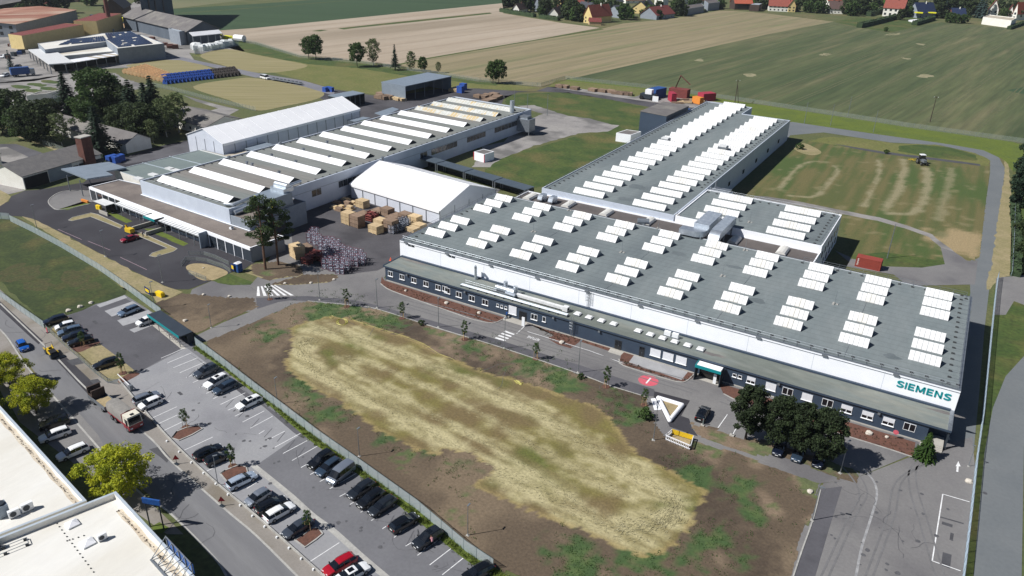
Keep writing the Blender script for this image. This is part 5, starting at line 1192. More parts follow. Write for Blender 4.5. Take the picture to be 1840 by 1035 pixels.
b.build('block','weight',o);b=MB();b.box(.6,-1.5,0,2.4,-.8,1.0);b.build('casing','charcoal',o)
for i in range(18):
    pass
b=MB()
for s,(A,B_)in enumerate((((390,638),(690,1035)),((480,785),(640,735)))):
    p0,p1=G(*t(0,775,A)[0],6.9),G(*t(0,775,B_)[0],6.9);k=16 if s==0 else 4
    for i in range(k):q=p0.lerp(p1,i/k);b.box(q.x-.07,q.y-.07,6.9,q.x+.07,q.y+.07,7.0)
tag(b.build('conductor_block','weight',None,(Q[0].x,Q[0].y,6.9)),'dotted line of small dark wire blocks across the nearer warehouse roof','wire blocks')
# sign frame being built at its front edge
fr=wthing('sign_frame','steel sign frame with blue and white panel at the front edge of the warehouse roof','sign frame',(B1.x,B1.y,6.9));b=MB()
s0=B0+e1*((G(295,985,7.9)-B0).dot(e1));
for i in range(5):
    p=s0+e1*(i*1.6);nr=e2w*1
    b.bar((p.x,p.y,7.75),(p.x,p.y,9.6),.1,.1);k=p+nr*2.2;b.bar((p.x,p.y,9.5),(k.x,k.y,7.0),.08,.08);b.bar((p.x,p.y,7.9),(k.x,k.y,7.0),.08,.08)
p,k=s0+e2w*2.2,s0+e1*6.4+e2w*2.2;b.bar((p.x,p.y,7.05),(k.x,k.y,7.05),.25,.15);p,k=s0,s0+e1*6.4;b.bar((p.x,p.y,9.5),(k.x,k.y,9.5),.1,.1);b.build('frame','steel',fr)
b=MB();p,k=s0-e2w*.12,s0+e1*6.6-e2w*.12;b.bar((p.x,p.y,8.6),(k.x,k.y,8.6),.08,1.5);b.build('panel','pvc_blue',fr)

# == far industrial yard at the left
mat('drum_wood',(232,196,150),(204,160,116),.8,.9,objvar=.1);mat('bag_pale',(206,208,208),None,rough=.9);mat('cont_blue_far',(52,84,140),None,rough=.6)
Z8=230/1831
def far(name,label,cat,A,B_,depth,ze,zr,wall,roof,along=True,wins=3,**k):
    a,c=G(*A),G(*B_);return gable_house(name,label,cat,a,c,depth,ze,zr,wall,roof,along,wins=wins,**k)
def farflat(name,label,cat,pts,z,wall,roof,par=.4):
    return hall(name,label,cat,GP(pts,0),z,wall,roof,par=par)
def tz(ox,*p):return t(ox,0,*p,s=Z8)
gable_house('warehouse','long rust red and pale roofed warehouse with a glazed white front at the upper left','warehouse',Vector((-614,267,0)),Vector((-569.7,297.6,0)),93,8.6,10.8,'render_grey','rust_roof',False,wins=8,over=.6)
hall('factory_building','long yellow walled factory building with a low red roof at the upper left','factory building',[(-526.5,269.4),(-513.5,270.5),(-538,326),(-552,322)],8.5,'render_yellow','maroon_roof',par=.1,coping='maroon_roof')
hall('factory_building','yellow walled red roofed annex between the yellow factory and the brick chimney','factory building',[(-545,324),(-533,333),(-562,372),(-575,363)],10.5,'render_yellow','maroon_roof',par=.1,coping='maroon_roof')
farflat('shed','dark flat roofed shed against the yellow factory building','shed',tz(0,(690,600),(1010,570),(960,520),(700,540)),6.5,'timber_dark','dark_felt')
q=G(*tz(0,(1590,455))[0]);o=wthing('brick_chimney','tall brick chimney standing beside the solar roofed works','chimney',(q.x,q.y,0));b=MB();b.tube([q,q+Vector((0,0,52))],[1.7,1.0],12);b.build('stack','brick',o,smooth=40);b=MB();b.tube([q,q+Vector((0,0,2.0))],2.2,12);b.build('base','render_grey',o)
# solar roofed works
fw=hall('solar_works','white flat works with blue solar panels over its main roof','works building',GP(tz(0,(600,690),(845,815),(1700,735),(1690,705),(1530,650)),4.6),4.6,'render_white','membrane',par=.4)
def solar(par,pts,z,rows,cols,skip=()):
    P=GP(pts,z);rr=random.Random(4)
    for i in range(rows):
        b=MB()
        for j in range(cols):
            if(i,j)in skip:continue
            def at(u,v):return P[0].lerp(P[1],u).lerp(P[3].lerp(P[2],u),v)
            u0,u1,v0,v1=(j+.06)/cols,(j+.94)/cols,(i+.1)/rows,(i+.9)/rows
            vs=[at(u0,v0),at(u1,v0),at(u1,v1),at(u0,v1)]
            b.add([(p.x,p.y,z+.25)for p in vs[:2]]+[(p.x,p.y,z+.6)for p in vs[2:]]+[(p.x,p.y,z+.1)for p in vs],[(0,1,2,3),(4,0,3,7),(5,4,0,1)[::-1],(2,6,5,1),(3,2,6,7)])
        b.build('solar_panel','solar',par)
bk_=hall('solar_works','long rear block of the solar roofed works carrying rows of blue panels','works building',GP(tz(0,(540,625),(640,715),(1530,600),(2000,520),(1880,450),(1450,480),(1000,562)),7.2),7.2,'render_grey','membrane',par=.25)  # wall grey instead of white: shade on the front put into the colour
up=hall('solar_works','raised right hand block of the solar roofed works with a band of dark windows','works building',GP(tz(200,(85,700),(755,628),(430,500),(-80,575)),8.4),8.4,'render_grey','membrane',par=.3)  # same grey here, the shaded front is painted into the wall colour
solar(up,tz(200,(100,680),(600,628),(395,505),(-60,570)),8.4,7,13,{(2,3),(2,4),(1,2),(0,5),(3,8),(4,4),(5,9),(5,10)})
qa,qb=GP(tz(200,(100,712),(745,640)),7.2)
for i in range(24):
    if i%4==3:continue
    p0,p1=qa.lerp(qb,(i+.08)/24),qa.lerp(qb,(i+.92)/24);nv=Vector((p1.y-p0.y,p0.x-p1.x,0)).normalized()*.7;b=MB();b.prism([p0+nv,p1+nv,p1-nv,p0-nv],5.0,7.0);b.build('window','glass',up)
solar(bk_,tz(0,(830,650),(1530,592),(1480,525),(1020,570)),7.2,4,16,{(1,6),(2,11),(0,3)})
solar(bk_,tz(0,(1560,585),(1980,515),(1870,455),(1500,490)),7.2,4,11,{(1,2),(2,5),(3,8)})
for i in range(6):
    q0,q1=G(*tz(200,(115+i*107,745-i*14))[0]),G(*tz(200,(190+i*107,735-i*14))[0])
fc=wthing('loading_canopy','striped white loading canopy along the front of the solar roofed works','canopy',G(*tz(0,(840,880))[0]))
A,B_=G(*tz(0,(925,918))[0],4.7),G(*tz(200,(560,722))[0],4.7);A.z=B_.z=0;d=(B_-A);n=Vector((-d.y,d.x,0)).normalized()
b=MB()
for i in range(19):
    p,q=A+d*(i/19),A+d*((i+.93)/19);b.prism([p,q,q+n*9,p+n*9],4.6,4.9,1 if(i%2 and i>5)else 0)
b.build('roof',['film_white','beige_felt'],fc)
for i in range(10):p=A+d*(i/9);b=MB();b.box(p.x-.15,p.y+.2,0,p.x+.15,p.y+.5,4.6);b.build('post','steel',fc)
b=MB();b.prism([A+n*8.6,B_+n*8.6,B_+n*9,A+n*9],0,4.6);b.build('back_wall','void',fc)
fc2=wthing('loading_canopy','plain white truck dock canopy at the left end of the solar roofed works','canopy',G(*tz(0,(700,990))[0]));A,B_=G(*tz(0,(700,925))[0],5),G(*tz(0,(405,715))[0],5);A.z=B_.z=0;d=B_-A;n=Vector((d.y,-d.x,0)).normalized();b=MB();b.prism([A,B_,B_+n*12,A+n*12],4.8,5.3);b.build('roof','grp',fc2)
for i in range(7):p=A+d*(i/6)+n*.3;b=MB();b.box(p.x-.2,p.y-.2,0,p.x+.2,p.y+.2,4.8);b.build('post','steel',fc2)
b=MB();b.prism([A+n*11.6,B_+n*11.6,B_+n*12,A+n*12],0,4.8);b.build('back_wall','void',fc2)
# concrete works: tower silo, grey roofed hall
sq=[G(*p)for p in tz(200,(510,400),(900,240))]
tw=wthing('silo_tower','tall windowless grey concrete silo tower cut by the top of the picture','silo tower',(sq[0].x,sq[0].y,0))
a=G(*tz(200,(480,420))[0]);c=G(*tz(200,(520,405))[0]);L=(G(*tz(200,(900,215))[0])-c)
P=[a,c,c+L*1.0,a+L*1.0+Vector((-6,4,0))]
b=MB();b.prism([(p.x,p.y)for p in P],0,56);b.build('wall','silo_grey',tw)
b=MB();e=L.normalized();nn=Vector((e.y,-e.x,0))
for u in(12,30,55):p=c+e*u+nn*.15;b.prism([p,p+e*3,p+e*3+nn*.5,p+nn*.5],0,56)
b.build('rib','dark_felt',tw)
far('works_hall','big grey corrugated roofed hall of the concrete works beside the silo tower','works hall',tz(200,(1110,640))[0],tz(200,(1565,600))[0],105,9,14.5,'silo_grey','old_roof',False,wins=0,over=1.2)
o=farflat('works_hall','pale blue flat roofed store in front of the concrete works','store building',tz(200,(845,600),(1000,650),(1110,630),(1000,560)),8.5,'render_grey','coping')
fcn=wthing('awning','white awning over the open front of the concrete works','awning',G(*tz(200,(1130,640))[0]));A,B_=G(*tz(200,(1140,660))[0]),G(*tz(200,(1560,615))[0]);d=B_-A;n=Vector((-d.y,d.x,0)).normalized()
b=MB();vs=[A-n*4,B_-n*4,B_,A];b.add([(p.x,p.y,z)for p,z in zip(vs,(6.8,6.8,8.8,8.8))]+[(p.x,p.y,z)for p,z in zip(vs,(6.5,6.5,8.5,8.5))],[(0,1,2,3),(7,6,5,4),(0,4,5,1),(1,5,6,2),(2,6,7,3),(3,7,4,0)]);b.build('sheet','film_white',fcn)
for i in range(5):b=MB();p=A+d*(i/4)-n*3.7;b.box(p.x-.2,p.y-.2,0,p.x+.2,p.y+.2,6.6);b.build('post','steel',fcn)
far('barn','dark timber barn with a grey roof behind the brick chimney','barn',tz(0,(1500,270))[0],tz(0,(1780,270))[0],32,9,16,'timber_dark','dark_roof',False,wins=0,over=1.0)
far('shed','small grey roofed shed between the barn and the silo tower','shed',tz(200,(330,240))[0],tz(200,(450,250))[0],26,6,8.5,'render_grey','old_roof',True,wins=0)
far('warehouse','long grey roofed brown walled shed at the very top left corner','warehouse',tz(0,(-300,330))[0],tz(0,(400,180))[0],60,10,13,'timber_dark','old_roof',True,wins=0,over=1)
far('warehouse','low maroon walled shed behind the dark trees at the upper left','warehouse',tz(0,(700,60))[0],tz(0,(1150,0))[0],40,9,11,'maroon_roof','dark_felt',True,wins=0)
for p,lb in((tz(0,(1740,345))[0],'nearer the chimney'),(tz(200,(210,340))[0],'farther from the chimney')):
    q=G(*p);o=wthing('concrete_mixer_drum','yellow machine standing behind the brick chimney, the one '+lb,'machine',(q.x,q.y,0));b=MB();b.tube([(q.x,q.y,2),(q.x+5,q.y+1,6)],[2.2,1.4],8);b.build('drum','safety_yellow',o);b=MB();b.box(q.x-2.5,q.y-1.5,0,q.x+5,q.y+1.5,1.9);b.build('chassis','charcoal',o)
q=G(*tz(200,(1700,590))[0]);o=wthing('excavator','yellow machine with a white tank by the concrete works','machine',(q.x,q.y,0));b=MB();b.box(q.x-6,q.y-2,1,q.x+2,q.y+2,3.4);b.bar((q.x-5,q.y,2),(q.x-12,q.y,4.5),1,1);b.build('body','safety_yellow',o);b=MB();b.tube([(q.x+3,q.y+2,2.4),(q.x+11,q.y+3,2.4)],2.3,10);b.build('tank','film_white',o)
for pts,lb,rf in((((420,-10),(1050,-60)),'long brown shed roof at the top edge left of the brick chimney','brown_roof'),(((-200,120),(330,40)),'long grey shed roof at the top left corner behind the rust roofed warehouse','old_roof'),(((1120,30),(1420,-20)),'small pale shed at the top edge beside the brick chimney','coping')):
    far('shed',lb,'shed',tz(0,pts[0])[0],tz(0,pts[1])[0],45,7,9.5,'timber_dark',rf,True,wins=0,over=1)
rc=random.Random(14);ck=None
for i in range(46):
    a0,b0=[((150,660),(400,700)),((1700,400),(1900,380)),((2000,520),(2500,700)),((2300,330),(2150,250)),((60,850),(300,760)),((1240,280),(1480,240))][i%6];u=rc.random();q=G(*tz(0,(a0[0]+(b0[0]-a0[0])*u+rc.uniform(-60,60),a0[1]+(b0[1]-a0[1])*u+rc.uniform(-18,18)))[0]);s=rc.uniform(.8,2.0);b=MB();b.box(-s,-s*.7,.2,s,s*.7,rc.uniform(1,2.6));b.box(-s*1.04,-s*.74,0,s*1.04,s*.74,.2);o=b.build('goods_stack',('bag_pale','drum_wood','brick','steel','charcoal','cont_blue_far')[i%6 if rc.random()<.7 else rc.randrange(6)]);o.location=q;o.rotation_euler=(0,0,rc.random());tag(o,'small stack of goods standing about the works yards at the upper left','goods stack','goods stacks in the works yards')
# piles along the works yard and left stores: individual bags and drums
mat('bag_white',(214,216,216),(190,196,196),.5,.9,objvar=.12)
rb=random.Random(8);bag=None
for i in range(26):
    u=i/25;p=tz(200,(1175+480*u,700-60*u+40*math.sin(u*3)))[0];q=G(*p)+Vector((rb.uniform(-2,2),rb.uniform(-3,3),0))
    if bag is None:
        bb=MB();bb.box(-1.3,-1.2,0,1.3,1.2,1.9);bb.add([(-.8,-.7,2.5),(.8,-.7,2.5),(.8,.7,2.5),(-.8,.7,2.5),(-1.3,-1.2,1.9),(1.3,-1.2,1.9),(1.3,1.2,1.9),(-1.3,1.2,1.9)],[(0,1,2,3),(4,5,1,0),(5,6,2,1),(6,7,3,2),(7,4,0,3)]);bag=bb.build('bulk_bag','bag_white')
        tag(bag,'white bulk bag in the long row beside the concrete works','bulk bag','bulk bags by the concrete works');bag.location=q;bag.scale=(1.5,1.5,1.5)
    else:c=bag.copy();C.objects.link(c);c.location=q;c.rotation_euler=(0,0,rb.random()*3)
# cable drums in rows: pale ones and blue-framed ones
mat('drum_dark',(92,84,80),(70,66,66),.8,.9,objvar=.1);mat('frame_blue',(36,76,160),(48,92,176),1,.6)
def drum(m1,name):
    b=MB()
    for y0 in(-.75,.65):b.tube([(0,y0,1.2),(0,y0+.1,1.2)],1.2,14)
    b.tube([(0,-.7,1.2),(0,.7,1.2)],.75,12);return b.build(name,m1)
A,B_,Cc,D_=GP(tz(0,(1790,1050),(2330,1170),(2400,1090),(2080,975)))
dr=drum('drum_wood','cable_drum');first=True
for i in range(11):
    for j in range(6):
        u,v=i/10,j/5;q=A.lerp(B_,u).lerp(D_.lerp(Cc,u),v)
        if first:o=dr;first=False
        else:o=dr.copy();C.objects.link(o)
        o.location=q;o.rotation_euler=(0,0,.5);o.scale=(1.0,)*3;tag(o,'pale wooden cable drum standing in close rows beside the blue framed drums','cable drum','pale cable drums in rows')
dd=None
A,B_,Cc,D_=GP(t(0,0,(1190,600),(1700,540),(1670,508),(1170,565)))
for i in range(20):
    for j in range(3):
        u,v=i/19,j/2;q=A.lerp(B_,u).lerp(D_.lerp(Cc,u),v)
        if dd is None:
            dd=thing('cable_drum','blue framed cable drum standing in the long rows by the mown meadow','cable drum',group='blue framed cable drums');k=drum('frame_blue','reel');k.parent=dd;kd=drum('drum_dark','reel');rdark=kd.data;bpy.data.objects.remove(kd);bb=MB();bb.box(-1.25,-.95,0,1.25,-.82,1.1);bb.box(-1.25,.82,0,1.25,.95,1.1);bb.box(-.15,-1.0,1.1,.15,-.85,2.2);kk=bb.build('cradle','frame_blue',dd)
            k2=bb.build('cradle','drum_dark',None);alt=k2.data;bpy.data.objects.remove(k2)
        o=place(dd,q,.3)
        o.scale=(1.1,)*3
        if i>12:
            for ch in o.children:
                if ch.name.startswith('cradle'):ch.data=alt
                else:ch.data=rdark
            o['label']='grey cradled cable drum at the road end of the long drum rows';o['group']='grey cradled cable drums'
# == bungalow with brick stack, left
A,B_=G(*t(0,240,(365,805),s=Z8)[0]),G(*t(0,240,(1470,470),s=Z8)[0])
lw=gable_house('workshop','long white gabled workshop with grey corrugated roof and a brick stack at the left','workshop',A,B_,15.5,4.6,7.3,'render_white','corrugated',True,over=.5,wins=0)
d=(B_-A).normalized();n=Vector((-d.y,d.x,0));L=(B_-A).length
def lbox(u0,u1,o0,o1,z0,z1,m,nm,par):
    b=MB();b.prism([A+d*u0+n*o0,A+d*u1+n*o0,A+d*u1+n*o1,A+d*u0+n*o1],z0,z1);return b.build(nm,m,par)
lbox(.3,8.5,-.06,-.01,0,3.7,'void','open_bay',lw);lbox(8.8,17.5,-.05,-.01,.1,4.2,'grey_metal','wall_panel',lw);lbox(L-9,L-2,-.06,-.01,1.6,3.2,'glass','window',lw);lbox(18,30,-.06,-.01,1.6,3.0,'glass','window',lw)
cpx=G(*t(0,240,(1165,460),s=Z8)[0]);u=(G(*t(0,240,(1160,500),s=Z8)[0])-A).dot(d)
lbox(u-1.9,u+1.9,-1.3,1.6,0,11.5,'brick','chimney',lw);lbox(u-2.1,u+2.1,-1.5,1.8,11.5,11.8,'concrete','chimney_cap',lw)
A,B_=G(-30,312),G(6,296)
gable_house('workshop','pale walled shed at the left picture edge beside the long white workshop','shed',G(-60,318),G(5,297),20,4.4,7.0,'render_white','old_roof',True,wins=4)
# barracks with grey roofs among the trees
for a,c,dp,lb in(((118,262),(262,300),14,'grey roofed barrack half hidden by the dark trees'),((282,262),(345,283),14,'low pale barrack at the foot of the big tent'),((352,214),(424,214),20,'grey roofed barrack between the trees and the big tent')):
    pass
def roofhouse(name,label,e0,e1,r0,r1,ze,zr,wall='render_white',roof='old_roof'): # eave and ridge traced
    a,c=G(*e0,ze),G(*e1,ze);m0,m1=G(*r0,zr),G(*r1,zr);dpt=2*abs((m0-a).dot(Vector((-(c-a).y,(c-a).x,0)).normalized()))
    return gable_house(name,label,'barrack',a,c,dpt,ze,zr,wall,roof,True,over=.6,wins=6)
roofhouse('barrack','long grey roofed barrack half hidden by the dark trees',t(0,130,(640,700),s=Z8)[0],t(0,130,(1790,1010),s=Z8)[0],t(0,130,(900,600),s=Z8)[0],t(0,130,(1831,905),s=Z8)[0],4,6.6)
roofhouse('barrack','grey roofed barrack between the trees and the tall long tent',t(0,0,(1200,830))[0],t(0,0,(1470,905))[0],t(0,0,(1380,770))[0],t(0,0,(1590,830))[0],4,6.8)
hall('barrack','white flat roofed building with a pale roof edge behind the dark trees','barrack',GP(t(0,130,(420,500),(700,470),(880,420),(600,440),s=Z8)),5,'render_white','old_roof')
# == village along the fields
V9,V8=200/1840,220/1840
def house(label,A,B_,depth,ze,zr,wall,roof,along=True,wins=3,chim=.6,over=.7):
    return gable_house('house',label,'house',G(*A),G(*B_),depth,ze,zr,wall,roof,along,over=over,wins=wins,chim=chim,group='village houses beyond the fields',thick=.3)
def v9(x,y):return(900+x*V9,y*V9)
def v8(o,x,y):return(o+x*V8,y*V8)
def v15(x,y):return(1500+x*V9,y*V9)
def v16(x,y):return(1680+x*160/1840,y*160/1840)
house('small white house with a brown half-hipped roof behind the left end of the hedge',v9(190,215),v9(300,225),17,4.5,9,'render_white','brown_roof',False,2)
house('blue and white house with a big brown roof, leftmost tall house of the village',v9(540,180),v9(640,190),22,6.5,14,'render_grey','brown_roof',False,2)
house('house with bright red roof behind the brown roofed blue house',v9(890,90),v9(990,100),20,6,13,'render_yellow','red_roof',False,2)
house('low brown roofed house with a round bay behind the hedge',v9(780,300),v9(940,310),24,4.5,9.5,'render_white','brown_roof',False,2)
house('white house with a dark navy roof left of the yellow gable house',v9(1240,190),v9(1420,215),16,5,9.5,'render_white','dark_roof',True,3)
house('small red roofed house above the navy roofed one',v9(1190,110),v9(1370,110),14,5,11,'render_yellow','red_roof',True,3)
house('yellow gable house with a big red roof nearest the fields',v9(1365,375),v9(1500,395),26,7.0,15.5,'render_yellow','red_roof',False,2)
house('timber porch with a dark red roof in front of the yellow gable house',v9(1460,415),v9(1655,420),7,3.2,6.0,'wood','maroon_roof',True,0,None,.4)
house('grey and white house with two grey roofs right of the yellow gable house',v8(1080,270,275),v8(1080,480,265),18,6,11,'render_grey','dark_roof',True,3)
house('white house with a tower bay and navy roof behind the grey house',v8(1080,140,130),v8(1080,330,120),18,7,13,'render_white','dark_roof',True,3)
house('wide pale yellow gable house with dark roof in the village middle',v8(1080,460,195),v8(1080,700,215),24,5.5,12,'render_yellow','dark_roof',False,2)
house('red roofed bungalow with a white porch gable beside the field corner',v8(1080,830,300),v8(1080,1100,265),18,4.5,11,'render_grey','maroon_roof',True,3)
house('long orange roofed building at the back of the village',v8(1080,370,50),v8(1080,690,45),14,4,9,'render_white','orange_roof',True,4)
hall('house','white cube house with a flat roof above the red roofed bungalow','house',GP([v8(1080,795,105),v8(1080,920,120),v8(1080,1005,95),v8(1080,880,80)]),8.5,'render_white','dark_felt')
hall('house','long flat roofed grey building beside the tan field corner','house',GP([v8(1080,1270,235),v8(1080,1540,185),v8(1080,1500,140),v8(1080,1230,180)]),6,'render_grey','dark_felt')
hall('house','pale flat roofed building with a white roof edge at the field corner','house',GP([v8(1080,1600,165),v8(1080,1770,145),v8(1080,1720,100),v8(1080,1540,115)]),7.5,'render_grey','dark_felt')
house('white house with a blue shutter at the top behind the flat roofed building',v8(1080,1210,65),v8(1080,1420,60),16,8,13,'render_white','brown_roof',True,4)
house('red roofed white house at the top edge behind the flat roofed building',v8(1080,1440,60),v8(1080,1700,50),16,4.5,10,'render_white','red_roof',True,4)
house('open barn with a vivid orange roof right of the tan field',v8(1280,330,145),v8(1280,590,150),16,7,13.5,'timber_dark','orange_roof',True,2)
hall('shed','dark carport with a pale flat roof beside the orange roofed barn','shed',GP([v8(1280,550,165),v8(1280,690,175),v8(1280,740,145),v8(1280,600,140)]),6.5,'timber_dark','coping')
house('long white house with a faded red roof and a pale gable wing',v8(1280,840,165),v8(1280,1140,180),18,6,13.5,'render_white','red_roof',True,5)
house('pale yellow gable wing of the faded red roofed house',v8(1280,1130,180),v8(1280,1240,185),16,7,13,'render_yellow','red_roof',False,2)
house('brown roofed house with solar panels among garden trees',v15(-90,225),v15(150,235),20,5.5,12.5,'render_white','brown_roof',True,4)
house('orange roofed house at the top behind the brown roofed solar house',v15(-120,80),v15(100,70),14,5,10,'render_white','orange_roof',True,3)
house('white two storey house with a red hipped roof above the mown gardens',v15(780,265),v15(1110,290),20,9,17,'render_white','red_roof',True,4)
house('house with a solar covered dark roof and yellow awnings by a pool',v15(1360,300),v15(1650,300),16,6,15,'render_grey','solar',True,3)
house('small solar roofed house with a brick chimney behind bushes',v16(350,400),v16(620,410),14,5,11,'brick','solar',True,2)
house('tall white gable house with brown roof and balcony at the upper right',v16(1060,370),v16(1270,385),18,9,19,'render_white','red_roof',False,2)
house('small white gable house with a dark red roof at the upper right',v16(1450,390),v16(1590,400),14,6,14,'render_white','maroon_roof',False,1)
house('white gable house with an orange roof at the right picture edge',v16(1580,410),v16(1660,420),26,9,18,'render_white','orange_roof',False,1)
hall('house','long white flat roofed bungalow at the edge of the green field','house',GP([v16(955,500),v16(1540,580),v16(1650,520),v16(1080,450)]),6.5,'render_white','beige_felt',par=.5)
b=MB();p=GP([v15(1215,350),v15(1300,375),v15(1430,350),v15(1340,335)]);b.prism([(q.x,q.y)for q in p],0,1.2);tag(b.build('swimming_pool','film_white',None,p[0]),'white rimmed raised pool in the garden of the solar roofed house','pool')
for x in(1370,1590):q=G(*v15(x,300));b=MB();b.prism([(q.x-4,q.y-4),(q.x+4,q.y-4),(q.x+4,q.y),(q.x-4,q.y)],5.2,6.2);tag(b.build('awning','safety_yellow',None,(q.x,q.y,5)),'yellow awning on the solar roofed house by the pool, '+('left one' if x<1500 else 'right one'),'awning')
# hedges
mat('hedge',(48,66,40),(60,80,46),.25,.95,fine=.3,fscale=1.2,bump=.8)
def hedge(label,px,w,h):
    P=GP(px);rr=random.Random(len(label));b=MB()
    L=sum((P[i+1]-P[i]).length for i in range(len(P)-1));b2=ribbon(P,w,0,h*.9)
    for i in range(len(P)-1):
        d=P[i+1]-P[i]
        for k in range(int(d.length*5)):
            p=P[i]+d*rr.random();s=.55;n=Vector((-d.y,d.x,0)).normalized()
            p=p+n*rr.uniform(-w/2,w/2)*1.08;z=rr.uniform(.1,1)*h if abs((p-P[i]).dot(n))>w*.4 else h*rr.uniform(.85,1.05)
            a=Vector((rr.gauss(0,1),rr.gauss(0,1),rr.gauss(0,1))).normalized()*s;c=a.cross(Vector((rr.gauss(0,1),rr.gauss(0,1),rr.gauss(0,1)))).normalized()*s
            o3=Vector((p.x,p.y,z));b2.add([o3-a,o3+c,o3+a,o3-c],[(0,1,2,3)])
    return tag(b2.build('hedge','hedge',None,P[0]),label,'hedge')
hedge('clipped hedge along the left edge of the village facing the tan field',[v9(0,195),v9(200,230),v9(560,285)],4,3.5)
hedge('clipped hedge in front of the low brown roofed house',[v9(650,300),v9(960,345)],4,3.5)
hedge('long dark clipped hedge between the two mown gardens',[v15(400,460),v15(700,390),v15(1000,310)],5,4.5)
hedge('dark clipped hedge on the field side of the pool garden',[v15(1310,420),v15(1620,330)],5,4)
hedge('dark hedge left of the white red hipped house',[v15(550,270),v15(790,200)],5,5)
hedge('dark hedge at the right end of the long white bungalow',[v16(1520,610),v16(1840,500)],3.5,3)
hedge('clipped green hedge along the fence at the right picture edge',[(1821,372),(1826,430),(1824,497)],2.2,1.6)

# == vegetation
def leafmat(n,a,b_,sc=.5,st=.25,ov=.10):return mat(n,a,b_,sc,.75,fine=.42,fscale=3.5,objvar=ov,sun_through=st,spec=.25)
leafmat('leaf_dark',(52,66,42),(78,92,52));leafmat('leaf_mid',(62,86,44),(82,104,52));leafmat('leaf_yellow',(200,198,52),(150,164,52),.45,.4);leafmat('leaf_fresh',(84,120,44),(102,136,54))
leafmat('leaf_birch',(96,112,70),(118,128,84));leafmat('leaf_pine',(58,76,46),(82,100,56));leafmat('leaf_spruce',(40,58,44),(52,70,50));leafmat('leaf_bluish',(64,84,82),(78,98,92));leafmat('leaf_conifer',(50,74,30),(66,92,36))
leafmat('leaf_brownish',(42,54,34),(60,74,44));mat('bark',(92,80,70),(70,62,56),1.5,.95,fine=.15);mat('bark_pine',(120,86,66),(92,74,62),1.5,.95);mat('bark_birch',(200,198,192),(150,146,140),2,.9);mat('stake_wood',(190,160,116),None,rough=.9)
def leaves(b,c,r,n,s,rr,up=0.0,flat=1.0,mi=0):
    for i in range(n):
        while True:
            p=Vector((rr.uniform(-1,1),rr.uniform(-1,1),rr.uniform(-1,1)))
            if .25<p.length<1:break
        p=Vector((p.x*r,p.y*r,p.z*r*flat))+c
        nrm=(Vector((rr.gauss(0,.8),rr.gauss(0,.8),rr.gauss(0,.8)+up))+(p-c).normalized()*.6).normalized()
        a=nrm.cross(Vector((rr.gauss(0,1),rr.gauss(0,1),rr.gauss(0,1)))).normalized();d=nrm.cross(a);ss_=s*rr.uniform(.6,1.3)
        b.add([p-a*ss_,p+d*ss_*.6,p+a*ss_,p-d*ss_*.6],[(0,1,2,3)],mi)
def broad(name,label,lm,h,cw,base,seed,nclump=40,leaf=.3,per=90,bark='bark',trunk_r=.22,shape=1.0,irregular=.3,cat='tree',flat=.8,group=None,forks=6,spread=1.0):
    rr=random.Random(seed);o=thing(name,label,cat,group=group);b=MB();ch=h-base
    tr=MB();top=Vector((rr.gauss(0,.3),rr.gauss(0,.3),h*.72));tr.tube([(0,0,0),(top.x*.3,top.y*.3,base*.8),tuple(top*.7),tuple(top)],[trunk_r,trunk_r*.8,trunk_r*.5,trunk_r*.15],7)
    for i in range(forks):
        a=i*2.4+rr.random();z0=base*.7+ch*.08*i*.8;L=cw*.42*rr.uniform(.7,1);tr.tube([(0,0,z0),(math.cos(a)*L*.5,math.sin(a)*L*.5,z0+ch*.16),(math.cos(a)*L,math.sin(a)*L,z0+ch*.36)],[trunk_r*.5,trunk_r*.3,trunk_r*.1],5)
    tr.build('trunk',bark,o)
    for i in range(nclump):
        u=(i+.5)/nclump;z=base+ch*(u**.85)*.96;prof=math.sin(math.pi*(.12+.80*u))**shape
        a=i*2.39996+rr.random()*.6;q=math.sqrt(rr.uniform(.25,1))*prof*cw/2*(1+rr.uniform(-irregular,irregular))
        cr_=cw*.16*rr.uniform(.7,1.35)*spread;leaves(b,Vector((math.cos(a)*q,math.sin(a)*q,z)),cr_,int(per*rr.uniform(.6,1.3)),leaf,rr,.4,flat)
    b.build('crown',lm,o);return o
def spruce(name,label,lm,h,w,seed,base=1.0,rows=16,per=16,leaf=.45,bark='bark',dens=1.0,group=None):
    rr=random.Random(seed);o=thing(name,label,'tree',group=group);tr=MB();tr.tube([(0,0,0),(0,0,h*.95)],[w*.045+.06,.03],6);tr.build('trunk',bark,o);b=MB()
    for i in range(rows):
        u=i/(rows-1);z=base+(h-base)*u;r=w/2*(1-u)**.85*rr.uniform(.82,1.12)+.15;k=max(5,int(per*(1-u*.65)))
        for j in range(k):
            a=j*6.283/k+rr.random()*.5;L=r*rr.uniform(.75,1.1);m=max(3,int(L/leaf*2.2*dens))
            for q in range(m):
                t_=(q+rr.random())/m;p=Vector((math.cos(a)*L*t_,math.sin(a)*L*t_,z-L*t_*.34+rr.gauss(0,.12)));s=leaf*(1.15-.5*t_)*rr.uniform(.7,1.2)
                d=Vector((math.cos(a),math.sin(a),-.35));sd=Vector((-math.sin(a),math.cos(a),rr.gauss(0,.35))).normalized();b.add([p-sd*s*.7,p+d*s,p+sd*s*.7,p-d*s*.5+Vector((0,0,.15*s))],[(0,1,2,3)])
    b.build('crown',lm,o);return o
